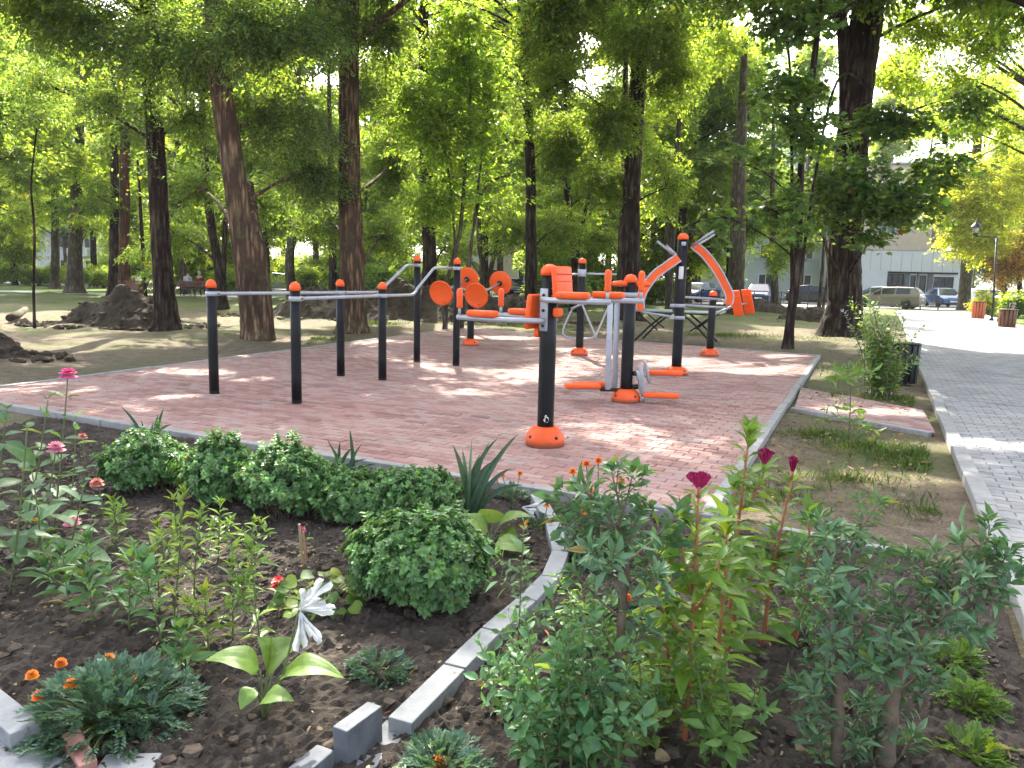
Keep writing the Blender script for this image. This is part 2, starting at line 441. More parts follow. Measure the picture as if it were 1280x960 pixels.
M['fl_magenta'] = leafmat('magenta_crest', (.30, .008, .075), (.2, .01, .06), .15, .7)
M['fl_red'] = leafmat('red_petal', (.50, .012, .015), (.3, .02, .02), .2, .5)
M['fl_white'] = leafmat('white_petal', (.78, .80, .80), (.5, .52, .5), .3, .45)
M['brownseed'] = pmat('seed_head', (.12, .06, .03), .9)
M['asphalt'] = pmat('asphalt', (.05, .05, .052), .9, col2=(.075, .075, .078), scale=4, bmp=.3, bscale=90)
M['paving'] = pmat('pale_paving', (.3, .29, .27), .9, col2=(.38, .365, .34), scale=3)
M['lawn'] = pmat('lawn_green', (.06, .10, .02), .95, col2=(.11, .16, .035), scale=5, bmp=.8, bscale=60, bdist=.03, spec=.1)
M['rubber'] = pmat('tyre_rubber', (.015, .015, .015), .8)
M['rim'] = pmat('wheel_rim', (.4, .4, .41), .35, .6)
M['glass'] = pmat('dark_glass', (.02, .027, .032), .08, var=.3, scale=.7)
M['lampglass'] = pmat('headlamp_glass', (.36, .37, .36), .12)
M['taillight'] = pmat('tail_lamp', (.35, .01, .01), .3)
M['wood'] = pmat('brown_wood', (.10, .04, .022), .6, col2=(.16, .065, .035), scale=12)
M['woodgrey'] = pmat('worn_wood', (.16, .12, .085), .8, col2=(.25, .2, .15), scale=14)
M['facade_white'] = pmat('white_cladding', (.56, .58, .60), .6, var=.05, scale=1)
M['facade_beige'] = pmat('beige_render', (.50, .42, .33), .85, var=.08, scale=1.5)
M['facade_blue'] = pmat('pale_blue_render', (.42, .47, .49), .8, var=.08, scale=1.2)
M['concrete'] = pmat('grey_concrete', (.32, .31, .30), .85, var=.15, scale=3)
M['skin'] = pmat('skin', (.45, .26, .18), .55, var=.06)
M['hairgrey'] = pmat('grey_hair', (.35, .34, .32), .8)
M['hairdark'] = pmat('dark_hair', (.05, .035, .025), .7)
M['shirtgrey'] = pmat('grey_shirt', (.38, .40, .44), .9, var=.1)
M['shirtmaroon'] = pmat('maroon_shirt', (.12, .03, .03), .9, var=.1)
M['trouser'] = pmat('dark_trousers', (.04, .045, .06), .9)
M['redbin'] = pmat('orange_red_bin', (.45, .10, .03), .5, var=.2)
def carpaint(name, c): return pmat(name, c, .22, .3, var=.04, scale=2)

# ------------------------------------------------------------------ setting: ground, paving, kerbs
PA, PB, PC, PD = [np.array(q) for q in ((1.22, 4.72), (6.21, 15.69), (-1.49, 21.56), (-6.36, 8.55))]
def clip(poly, a, b):
    """keep the part of poly left of a->b"""
    out = []; d = b-a
    side = [d[0]*(p[1]-a[1])-d[1]*(p[0]-a[0]) for p in poly]
    for i in range(len(poly)):
        p, q, s, t = poly[i-1], poly[i], side[i-1], side[i]
        if (s >= 0) != (t >= 0): out.append(p+(q-p)*(s/(s-t)))
        if t >= 0: out.append(q)
    return out
def pavers(name, outline, ux, bl, bw, gap, z, mat, zig=0.0, tilt=.0015):
    """running-bond pavers clipped to a convex CCW outline: one mesh"""
    out = [np.array(p, float) for p in outline]
    ux = nrm(np.array(ux, float)); uy = np.array((-ux[1], ux[0]))
    o = out[0]
    pr = np.array([((p-o)@ux, (p-o)@uy) for p in out])
    u0, v0 = pr.min(0)-bl; u1, v1 = pr.max(0)+bl
    poly_l = [np.array(p) for p in pr]
    V, fs4, fsn, cols = [], [], [], []
    n = 0
    g = gap/2
    for r_ in range(int((v1-v0)/bw)+1):
        vv = v0+r_*bw; sh = (r_ % 2)*bl/2
        for c_ in range(int((u1-u0)/bl)+2):
            uu = u0+c_*bl-sh
            cu, cv = uu+bl/2, vv+bw/2
            # quick reject
            inside = True; close = False
            for i in range(len(poly_l)):
                a, b = poly_l[i-1], poly_l[i]; d = b-a; ln = np.hypot(*d)
                s = (d[0]*(cv-a[1])-d[1]*(cu-a[0]))/ln
                if s < -bl*.7: inside = False; break
                if s < bl*.7: close = True
            if not inside: continue
            if zig:
                lo = [(uu+g, vv+g-zig), (uu+bl/4, vv+g+zig), (uu+bl/2, vv+g-zig), (uu+3*bl/4, vv+g+zig), (uu+bl-g, vv+g-zig)]
                hi = [(a, b+bw-2*g) for a, b in lo][::-1]
                pl = [np.array(q) for q in lo+hi]
            else:
                pl = [np.array(q) for q in ((uu+g, vv+g), (uu+bl-g, vv+g), (uu+bl-g, vv+bw-g), (uu+g, vv+bw-g))]
            if close:
                for i in range(len(poly_l)):
                    pl = clip(pl, poly_l[i-1], poly_l[i])
                    if len(pl) < 3: break
                if len(pl) < 3: continue
            q = np.array(pl); m = len(q); c = q.mean(0)
            dq = q-c; dl = np.linalg.norm(dq, axis=1, keepdims=True)
            qi = c+dq*np.maximum(0, 1-.006/np.maximum(dl, 1e-4))
            tz = random.gauss(0, tilt); tx, ty = random.gauss(0, tilt*6), random.gauss(0, tilt*6)
            zt = z+tz+(qi-c)@np.array((tx, ty)); ze = z-.006+tz+(q-c)@np.array((tx, ty))
            W = lambda a, zz: np.c_[o+a[:, :1]*ux+a[:, 1:]*uy, zz]
            V += [W(qi, zt), W(q, ze), W(q, np.full(m, z-.03))]
            fsn.append(list(range(n, n+m)))
            for i in range(m):
                j = (i+1) % m
                fs4.append([n+m+i, n+m+j, n+j, n+i]); fs4.append([n+2*m+i, n+2*m+j, n+m+j, n+m+i])
            t = random.random()
            cols.append(np.tile((t, random.random(), 0), (3*m, 1)))
            n += 3*m
    mb = MB(); mb.polys(np.concatenate(V), fsn+fs4, 0, np.concatenate(cols))
    ob = mb.build(name, M[mat], smooth=False); tag(ob, kind='structure'); return ob
def sheet(name, pts, z, mat):
    mb = MB(); p = np.array(pts, float)
    mb.polys(np.c_[p, np.full(len(p), z)], [list(range(len(p)))]); ob = mb.build(name, M[mat], smooth=False)
    return tag(ob, kind='structure')

# ground: one sheet to the horizon, gently uneven away from the paving
def ground():
    xs = np.concatenate([-np.geomspace(400, 31, 14), np.arange(-30, 45.1, .5), np.geomspace(46, 400, 14)])
    ys = np.concatenate([np.linspace(-30, 1, 8), np.arange(1.5, 45, .5), np.geomspace(45, 500, 22)])
    X, Y = np.meshgrid(xs, ys, indexing='ij')
    def edge(px, a, b):   # signed distance right of a->b
        d = b-a; return ((X-a[0])*d[1]-(Y-a[1])*d[0])/np.hypot(*d)
    dist = np.maximum.reduce([edge(0, PA, PB), edge(0, PB, PC), edge(0, PC, PD), edge(0, PD, PA)])
    pl = np.array((3.55, 5.91)); pe = np.array((22.51, 45.5))
    right = edge(0, pl, pe)
    w = np.clip((dist-.3)/2.5, 0, 1)*np.clip((-right-.3)/2, 0, 1)*np.clip((Y-6)/3, 0, 1)
    Z = w*(.05*np.sin(X*.9+1)*np.cos(Y*.7)+.04*np.sin(X*2.3+Y*1.7)+.025*rng.normal(0, 1, X.shape))
    Z = np.where(Y > 44, Z*.0, Z)
    nx, ny = X.shape
    V = np.stack([X, Y, Z], -1).reshape(-1, 3)
    i, j = np.meshgrid(np.arange(nx-1), np.arange(ny-1), indexing='ij'); i, j = i.ravel(), j.ravel()
    mb = MB().add(V, [np.stack([i*ny+j, (i+1)*ny+j, (i+1)*ny+j+1, i*ny+j+1], 1)])
    tag(mb.build('ground', M['ground']), kind='structure')
ground()

ZP = .055       # top of the red platform
u_front = nrm(PA-PD)
sheet('platform_bed', [PA, PB, PC, PD], ZP-.014, 'sandjoint')
pavers('platform_paving', [PA, PB, PC, PD], u_front, .20, .10, .004, ZP, 'redpaver', zig=.006)
# kerb stones round the platform, each its own stone
kerb_n = [0]
def kerb_line(a, b, z0, z1, w, L, label, group, mat='kerb', off=0.0, name='kerb_stone', jit=.004):
    a, b = np.array(a, float), np.array(b, float); d = b-a; ln = np.hypot(*d); d /= ln; nv = np.array((d[1], -d[0]))
    k = max(1, int(round(ln/L))); L2 = ln/k
    mb = MB()
    for i in range(k):
        c = a+d*(i+.5)*L2+nv*(w/2+off)
        rbox(mb, (c[0]+random.gauss(0, jit), c[1]+random.gauss(0, jit), (z0+z1)/2+random.gauss(0, jit*.6)), (L2-.008, w, z1-z0), ax=(d[0], d[1], random.gauss(0, .002)), bev=.008, seg=2)
    ob = mb.build(name, M[mat], smooth=False)
    return tag(ob, kind='structure')
for nm, a, b in (('platform_kerb_front', PD-u_front*.1, PA), ('platform_kerb_right', PA-nrm(PB-PA)*.08, PB+nrm(PB-PA)*.08), ('platform_kerb_back', PB, PC), ('platform_kerb_left', PC, PD)):
    kerb_line(a, b, -.1, ZP+.012, .085, 1.0, None, None, name=nm)

# grey main path and its kerb
K0, K1 = np.array((-.30, -2.2)), np.array((23.5, 47.4))
pd = nrm(np.array((22.51, 45.5))-np.array((3.55, 5.91)))
L0 = np.array((3.55, 5.91))
pn = np.array((pd[1], -pd[0]))
pth = [L0-pd*6+pn*.13, L0-pd*6+pn*4.05, L0+pd*48.5+pn*4.3, L0+pd*46+pn*.13]
sheet('main_path_bed', pth, .031, 'sandjoint')
pavers('main_path', pth, pn, .20, .10, .005, .045, 'greypaver', zig=.006, tilt=.001)
kerb_line(L0+pd*46, L0-pd*6, -.1, .075, .12, 1.0, None, None, off=-.125, name='path_kerb_left')
kerb_line(L0-pd*6+pn*4.05, L0+pd*46+pn*4.28, -.1, .075, .12, 1.0, None, None, name='path_kerb_right')
# short red path that joins the platform to the main path
sa, sb = G(984, 512)[:2], G(1172, 547)[:2]; sc, sd = G(1156, 517)[:2], G(998, 487)[:2]
rot = nrm(sb-sa)
sp_ = [sa+rot*.10, sb-rot*.02, sc-rot*.02, sd+rot*.04]
sheet('side_path_bed', sp_, .026, 'sandjoint')
pavers('side_path', sp_, rot, .20, .10, .004, .040, 'redpaver', zig=.006)
kerb_line(sa+rot*.1, sb-rot*.05, -.1, .05, .07, .95, None, None, name='side_path_kerb')
# far path on the left, street and pavement on the right
sheet('far_path', [(-70, 43.5), (-14, 43.8), (-14, 47.2), (-70, 47.6)], .02, 'paving')
sheet('street', [(-60, 60), (90, 55.5), (90, 68), (-60, 74)], .012, 'asphalt')
sheet('street_pavement', [(9, 53.5), (20, 51.2), (30, 51.0), (90, 50.6), (90, 55.0), (9, 56.6)], .020, 'paving')
sheet('right_lawn', [L0+pd*16+pn*4.45, L0+pd*16+pn*30, L0+pd*47+pn*34, L0+pd*46.5+pn*4.5], .008, 'lawn')
sheet('far_lawn', [(-70, 49), (-13, 49), (-6, 58), (-70, 59)], .010, 'lawn')

# ------------------------------------------------------------------ garden bed soil
rngs = np.random.default_rng(5)
def fbm(x, y, s, o=4):
    z = 0; a = 1
    for k in range(o):
        for _ in range(3):
            t = rngs.uniform(0, 2*pi); ph = rngs.uniform(0, 6.28)
            z = z+a*np.sin((x*cos(t)+y*sin(t))*s+ph)/3
        s *= 2.1; a *= .55
    return z
sl = nrm(PA-PD); sn = np.array((sl[1], -sl[0]))       # towards the camera from the platform front
SE0, SE1 = G(1045, 672)[:2], G(1158, 694)[:2]          # edging strip at the right back of the bed
def soil():
    xs = np.arange(-4.6, 2.75, .017); ys = np.arange(1.55, 7.6, .017)
    X, Y = np.meshgrid(xs, ys, indexing='ij')
    d1 = (X-PD[0])*sn[0]+(Y-PD[1])*sn[1]-.10            # in front of the platform kerb
    d2 = (L0[0]-X)*pn[0]+(L0[1]-Y)*pn[1]-.02            # left of the path kerb
    e = nrm(np.array((2.6, 4.05))-np.array((1.5, 4.62))); en = np.array((e[1], -e[0]))
    d3 = (X-1.5)*en[0]+(Y-4.62)*en[1]
    d3 = np.where(X < 1.25, 9, d3)
    din = np.minimum(np.minimum(d1, d2), d3)
    h = .035+.018*fbm(X, Y, 3.2, 3)+.017*fbm(X, Y, 24, 3)+.0065*rngs.normal(0, 1, X.shape)
    h += .018*np.clip(fbm(X, Y, 34, 2)-.45, 0, 1)
    edge = np.clip(din/.12, 0, 1)
    Z = np.where(din > 0, np.maximum(.006, h*edge+.004), -.12)
    nx, ny = X.shape
    V = np.stack([X, Y, Z], -1).reshape(-1, 3)
    i, j = np.meshgrid(np.arange(nx-1), np.arange(ny-1), indexing='ij'); i, j = i.ravel(), j.ravel()
    keep = (din.ravel()[i*ny+j] > -.1); i, j = i[keep], j[keep]
    tag(MB().add(V, [np.stack([i*ny+j, (i+1)*ny+j, (i+1)*ny+j+1, i*ny+j+1], 1)]).build('garden_soil', M['soil'], smooth=False), kind='structure')
    return din, xs, ys
_sd, _sx, _sy = soil()
def in_soil(p, m=.05):
    i = ((p[:, 0]-_sx[0])/.017).astype(int).clip(0, len(_sx)-1); j = ((p[:, 1]-_sy[0])/.017).astype(int).clip(0, len(_sy)-1)
    return _sd[i, j] > m
def icos(sub=1):
    bm = bmesh.new(); bmesh.ops.create_icosphere(bm, subdivisions=sub, radius=1); bm.verts.index_update()
    r = (np.array([v.co[:] for v in bm.verts]), np.array([[v.index for v in f.verts] for f in bm.faces])); bm.free(); return r
ICO1, ICO2 = icos(1), icos(2)
def lumps(mb, pos, rad, squash=.6, jit=.25, ico=ICO1, mi=0):
    V, Fc = ico; n = len(pos); k = len(V)
    rad = np.broadcast_to(np.asarray(rad, float), (n,))
    D = V[None]*(1+rng.normal(0, jit, (n, k, 1)))*rad[:, None, None]*np.array((1, 1, squash))
    mb.add((np.asarray(pos)[:, None]+D).reshape(-1, 3), [(np.arange(n)[:, None, None]*k+Fc[None]).reshape(-1, 3)], mi)
p = np.c_[rng.uniform(-3.8, 2.6, 9000), rng.uniform(1.75, 6.6, 9000), np.full(9000, .04)]
p = p[in_soil(p)]
mb = MB(); lumps(mb, p, np.clip(rng.lognormal(-4.7, .55, len(p)), .004, .035), .7)
tag(mb.build('soil_clods', M['clod'], smooth=False), 'small dark crumbs and clods of earth strewn over the flower bed soil', 'soil crumbs', kind='stuff')
# dry leaf bits: in the bed and on the bare ground
def litter(name, pts, L, label, cat, col=(1, 1, 1)):
    n = len(pts); a = rng.uniform(0, 2*pi, n)
    mb = MB()
    scatter(mb, T_HEX, pts, np.c_[np.cos(a), np.sin(a), rng.normal(0, .25, n)], np.c_[rng.normal(0, .4, (n, 2)), np.ones(n)],
            L*np.exp(rng.normal(0, .45, n)), L*.5*np.exp(rng.normal(0, .4, n)), tints(n, .35, .12)*np.array(col))
    tag(mb.build(name, M['pl_dry']), label, cat, kind='stuff')
p = np.c_[rng.uniform(-3.8, 2.6, 3600), rng.uniform(1.75, 6.6, 3600), np.full(3600, .062)]
litter('bed_leaf_litter', p[in_soil(p, .1)], .017, 'pale dry leaf scraps scattered over the dark flower bed soil', 'leaf litter')
def outside(p):
    r = np.ones(len(p), bool)
    q = [PA, PB, PC, PD]; ins = np.ones(len(p), bool)
    for i in range(4):
        a, b = q[i-1], q[i]; d = b-a
        ins &= (d[0]*(p[:, 1]-a[1])-d[1]*(p[:, 0]-a[0])) > -.12*np.hypot(*d)
    return ~ins & (((p[:, 0]-L0[0])*pn[0]+(p[:, 1]-L0[1])*pn[1]) < -.2)
p = np.concatenate([np.c_[rng.uniform(-14, 12, 6000), rng.uniform(4.7, 27, 6000)], np.c_[rng.uniform(1.5, 6.5, 2600), rng.uniform(4.6, 10.5, 2600)],
                    np.c_[rng.uniform(-9, -4, 1800), rng.uniform(8.5, 16, 1800)]])
p = np.c_[p, np.full(len(p), .03)]
p = p[outside(p) & ~in_soil(p, -.1)]
litter('ground_leaf_litter', p, .042, 'dry fallen leaves scattered over the bare earth round the platform', 'leaf litter', (.85, .8, .68))
p = np.c_[rng.uniform(-6, 6, 420), rng.uniform(4.8, 20, 420)]
p = np.c_[p, np.full(len(p), ZP+.006)]
litter('paving_leaf_litter', p[~outside(p)], .026, 'few tiny dry leaves fallen on the red paving', 'leaf litter', (.7, .6, .5))

# ------------------------------------------------------------------ outdoor gym equipment
def dome(r, h): return [(r, 0), (r*1.03, h*.12), (r*.97, h*.42), (r*.78, h*.75), (r*.42, h*.95), (.004, h)]
def base_cover(root, x, y, r=.165, h=.15):
    mb = MB(); lathe(mb, (x, y, ZP), [(r, 0), (r*1.0, h*.35), (r*.93, h*.62), (r*.66, h*.92), (r*.52, h*1.0), (r*.45, h)], 28)
    b = mb.build('base_cover', M['orangebase'], root)
    for k in range(4):
        a = k*pi/2+.6
        q = MB(); lathe(q, (x+cos(a)*r*.9, y+sin(a)*r*.9, ZP+h*.5), [(.016, 0), (.016, .012), (.008, .018)], 10, axis=(cos(a), sin(a), .7)); q.build('bolt', M['bolt'], b)
    return b
def post(root, x, y, h, r, cap=True, name='post'):
    mb = MB(); lathe(mb, (x, y, ZP-.02), [(r, 0), (r, .3), (r, h*.6), (r, h)], 24)
    p_ = mb.build(name, M['post'], root)
    if cap:
        q = MB(); lathe(q, (x, y, ZP+h-.022), [(r*1.06, 0), (r*1.09, .03), (r*1.02, .055), (r*.75, .082), (r*.35, .096), (.003, .1)], 24)
        q.build('post_cap', M['orange'], root)
    return p_
def clamp(root, x, y, z, r, d=None, h=.055):
    mb = MB(); lathe(mb, (x, y, z-h/2), [(r+.002, 0), (r+.012, .004), (r+.012, h-.004), (r+.002, h)], 24)
    if d is not None:
        d = nrm(np.array((d[0], d[1], 0.0)))
        rbox(mb, np.array((x, y, z))+d*(r+.035), (.08, .035, h*.9), ax=d, bev=.006)
    c = mb.build('clamp', M['steel'], root)
    q = MB(); dd = np.array((d[0], d[1], 0)) if d is not None else np.array((0, -1, 0))
    s = np.cross(dd, (0, 0, 1))
    lathe(q, np.array((x, y, z))+dd*(r+.04)+s*(.016), [(.010, 0), (.010, .012), (.004, .014)], 8, axis=s); q.build('bolt', M['bolt'], c)
    return c

# stepped parallel bars
def parallel_bars():
    b = [G(268, 492, ZP), G(371, 504, ZP), G(426, 470, ZP), G(478, 475, ZP), G(521, 452, ZP), G(570, 457, ZP)]
    root = thing('parallel_bars', 'stepped parallel bars of six black posts with orange caps and two grey rails', 'parallel bars', (b[2]+b[3])/2)
    hs = [1.27, 1.27, 1.29, 1.27, 1.70, 1.66]
    for i, q in enumerate(b):
        post(root, q[0], q[1], hs[i], .056)
    for ids, zr in (((0, 2, 4), 1.235), ((1, 3, 5), 1.215)):
        A, B, C = b[ids[0]], b[ids[1]], b[ids[2]]
        d = nrm((C-A)*np.array((1, 1, 0)))
        ztop = ZP+hs[ids[2]]-.09
        t = np.linalg.norm((C-B)[:2])
        pts = [A+(0, 0, zr-ZP), B+(0, 0, zr-ZP), B+d*t*.38+(0, 0, zr-ZP), B+d*t*.48+(0, 0, zr-ZP+.05),
               B+d*t*.70+(0, 0, ztop-ZP-.06), B+d*t*.78+(0, 0, ztop-ZP), C+(0, 0, ztop-ZP)]
        pts = [np.array(p_, float) for p_ in pts]
        full = [pts[0], pts[1], pts[2]]+list(bez(pts[2]+d*.02, pts[2]+d*.14, pts[3]+d*.0+(0, 0, .04), 5))+list(bez(pts[4], pts[4]+(pts[5]-pts[4])*.6+(0, 0, .03), pts[5]+d*.03, 5))+[pts[6]]
        mb = MB(); tube(mb, full, .021, 12); mb.build('rail', M['steel'], root)
        for i, q in zip(ids, (A, B, C)):
            zc = zr if i < 4 else ztop
            clamp(root, q[0], q[1], zc, .056, (d[0], d[1]) if i != ids[2] else (-d[0], -d[1]))
parallel_bars()

def grip(root, p0, up=.17, stem=.10, r=.027):
    mb = MB(); tube(mb, [p0, p0+(0, 0, stem)], .013, 10); s = mb.build('grip_stem', M['steel'], root)
    q = MB(); lathe(q, p0+(0, 0, stem-.02), [(r*.9, 0), (r, .01), (r*.93, .05), (r, .09), (r*1.05, up-.03), (r*.8, up-.008), (.004, up)], 14)
    q.build('grip', M['orange'], root)
def pad(root, name, c, size, ax, up=(0, 0, 1), bev=.025, mat='orange', ribs=0):
    mb = MB(); rbox(mb, c, size, ax, up, bev, 3)
    if ribs:
        x = nrm(np.array(ax, float)); z = np.array(up, float); z = nrm(z-x*np.dot(z, x)); y = np.cross(z, x)
        for i in range(ribs):
            f = (i+1)/(ribs+1)-.5
            rbox(mb, np.asarray(c)+z*size[2]*f-y*0, (size[0]*.94, size[1]+.012, .010), ax, up, .003, 1)
    return mb.build(name, M[mat], root)

# two-sided arm-support station on the nearest post
def arm_station():
    q = G(681, 556, ZP)
    root = thing('arm_support_station', 'nearest black post with orange dome base and orange arm pads on both sides', 'exercise machine', q)
    post(root, q[0], q[1], 1.49, .072); base_cover(root, q[0], q[1], .17, .17)
    u = nrm(np.array((-.85, .53, 0))); v = nrm(np.array((.53, .85, 0)))
    def bar(pts, r=.023, name='arm'):
        mb = MB(); tube(mb, pts, r, 12); return mb.build(name, M['steel'], root)
    m3 = MB(); zz = .30
    pts_ = [(-.024, -.012), (-.010, -.030), (.014, -.034), (.026, -.014), (.022, .012), (.010, .016), (.004, .034), (-.012, .026), (-.010, .004)]
    V3 = [(q[0]+a_*cos(.2), q[1]-sqrt(.0725**2-a_*a_), zz+b_) for a_, b_ in pts_]
    m3.polys(np.array(V3), [list(range(len(V3)))]); m3.build('torn_sticker', M['paper'], root, smooth=False)
    fr = np.array((0.02, -1, 0)); c0 = np.array((q[0], q[1], 0))
    # bracket plates on the near face of the post
    mb = MB(); rbox(mb, c0+v*-.082+u*.0+(0, 0, 1.235), (.075, .016, .36), ax=u, bev=.006)
    pl = mb.build('bracket', M['steel'], root)
    for z in (1.10, 1.23, 1.36):
        m2 = MB(); lathe(m2, c0+v*-.090+(0, 0, z), [(.013, 0), (.013, .012), (.006, .014)], 8, axis=-v); m2.build('bolt', M['bolt'], pl)
    mb = MB(); rbox(mb, c0+v*.082+(0, 0, 1.235), (.075, .016, .36), ax=u, bev=.006); mb.build('bracket', M['steel'], root)
    for sgn, z in ((1, 1.145), (-1, 1.325)):
        w = u*sgn
        for s in (-1, 1):
            a = c0+v*s*.10+w*-.01+(0, 0, z)
            e = c0+v*s*.33+w*.72+(0, 0, z+.005)
            m_ = c0+v*s*.33+w*.16+(0, 0, z)
            pts = list(bez(a, m_, m_+w*.22, 7))+[e]
            bar(pts)
            grip(root, e+w*-.02+(0, 0, 0))
            f = .42
            pc = m_+w*(.30 if sgn > 0 else .24)+(0, 0, .045)
            pad(root, 'arm_pad', pc, (.285, .095, .058), w, (0, 0, 1), .02)
        # backrest
        bc = c0+w*.125+(0, 0, z+(.07 if sgn > 0 else .13))
        mb = MB()
        H, Wd, T = (.30, .30, .05)
        rbox(mb, bc, (Wd, T, H), v, nrm(np.array((w[0]*-.10, w[1]*-.10, 1.0))), .022, 3)
        for k in range(4):
            rbox(mb, bc+(0, 0, -.10+k*.062)+w*(.0), (Wd*.9, T+.010, .008), v, (0, 0, 1), .003, 1)
        mb.build('backrest', M['orange'], root)
        pad(root, 'back_bracket', c0+w*.09+(0, 0, z-.11), (.12, .05, .08), v, (0, 0, 1), .02)
arm_station()

# stepper and swing station on the middle post
def stepper():
    q = G(782, 502, ZP)
    root = thing('stepper_station', 'middle black post with hanging grey arms, orange foot pedals and crank', 'exercise machine', q)
    post(root, q[0], q[1], 1.44, .072); base_cover(root, q[0], q[1], .17, .16)
    c0 = np.array((q[0], q[1], 0.0))
    # handle head on top: two orange grips on a short crossbar
    hb = MB(); tube(hb, [c0+(-.2, -.04, 1.44), c0+(.22, .02, 1.44)], .016, 10); hb.build('handle_bar', M['steel'], root)
    for s in (-1, 1):
        m_ = MB(); p0 = c0+(s*.11, s*.02-.03, 1.455); tube(m_, [p0-(s*.06, .01*s, 0), p0+(0, 0, .008), p0+(s*.10, .014*s, 0), p0+(s*.12, .016*s, -.005)], [.028, .034, .03, .014], 12); m_.build('handle_grip', M['orange'], root)
    clamp(root, q[0], q[1], 1.33, .072, (-1, -.1))
    # swing arms on the left
    for k, (dx, dy) in enumerate(((-.19, -.08), (-.085, .10))):
        top = c0+(dx+.03, dy, 1.30); bot = c0+(dx-.13, dy-.05, .22)
        mb = MB(); rbox(mb, (top+bot)/2, (.065, .03, np.linalg.norm(top-bot)), (1, .1, 0), top-bot, .008, 2); mb.build('swing_arm', M['steel'], root)
        mb = MB(); rbox(mb, bot+(-.20, -.05, -.01), (.33, .055, .03), (1, .15, 0), (0, 0, 1), .008); pd_ = mb.build('pedal_beam', M['steel'], root)
        pad(root, 'foot_pedal', bot+(-.22, -.05, .035), (.42, .13, .06), (1, .15, 0), (0, 0, 1), .02)
    mb = MB(); tube(mb, [c0+(-.17, -.05, 1.30), c0+(0, .0, 1.30)], .022, 10); tube(mb, [c0+(-.05, .10, 1.30), c0+(0, .01, 1.30)], .022, 10); mb.build('pivot_arm', M['steel'], root)
    mb = MB(); rbox(mb, c0+(-.17, -.03, .20), (.30, .05, .04), (1, .1, 0), (0, 0, 1), .006); mb.build('stop_beam', M['darkmetal'], root)
    # stepper crank on the right
    mb = MB(); tube(mb, [c0+(.05, 0, .40), c0+(.16, -.02, .40)], .03, 12); mb.build('axle', M['darkmetal'], root)
    mb = MB(); tube(mb, [c0+(.05, 0, .24), c0+(.14, -.02, .24)], .03, 12); mb.build('axle', M['darkmetal'], root)
    for (zt, zb, ox) in ((.56, .30, .23), (.44, .08, .16)):
        mb = MB(); rbox(mb, c0+(ox, -.06, (zt+zb)/2), (.035, .075, abs(zt-zb)+.02), (1, .0, .28), (.32, -.1, 1), .008); mb.build('link_plate', M['steel'], root)
    mb = MB(); rbox(mb, c0+(.17, -.09, .34), (.05, .04, .34), (1, 0, .2), (.42, -.05, 1), .01); mb.build('rocker', M['steel'], root)
    for z, dx, dy in ((.40, .47, .10), (.155, .40, -.10)):
        mb = MB(); rbox(mb, c0+(dx-.06, dy, z-.04), (.36, .05, .03), (1, -.10, 0), (0, 0, 1), .008); mb.build('pedal_beam', M['steel'], root)
        pad(root, 'foot_pedal', c0+(dx, dy, z), (.42, .13, .06), (1, -.10, 0), (0, 0, 1), .02)
stepper()

# air walker behind
def walker():
    q = G(724, 444, ZP)
    root = thing('air_walker', 'far slim black post with orange base and hanging grey triangular leg frames', 'exercise machine', q)
    post(root, q[0], q[1], 1.76, .072); base_cover(root, q[0], q[1], .165, .15)
    Y = q[1]
    mb = MB(); lathe(mb, (q[0], q[1], 1.55), [(.075, 0), (.08, .005), (.08, .13), (.075, .135)], 24); mb.build('sleeve', M['steel'], root)
    mb = MB(); tube(mb, [P(727, 342, Y), P(770, 343, Y-.1)], .02, 10); tube(mb, [P(727, 342, Y), P(700, 345, Y+.3)], .02, 10); mb.build('cross_bar', M['steel'], root)
    for dy, pts in ((-.28, ((766, 372), (762, 380), (746, 417), (744, 419), (729, 384), (728, 380))), (.05, ((716, 386), (713, 391), (704, 412), (706, 420), (716, 424), (738, 423), (744, 419)))):
        mb = MB(); w = [P(a, b, Y+dy) for a, b in pts]; tube(mb, smooth_path(w, 22), .019, 10); mb.build('leg_frame', M['steel'], root)
    mb = MB(); tube(mb, [P(714, 386, Y-.05), P(728, 380, Y-.12), P(768, 373, Y-.28)], .022, 10); mb.build('pivot_bar', M['steel'], root)
walker()

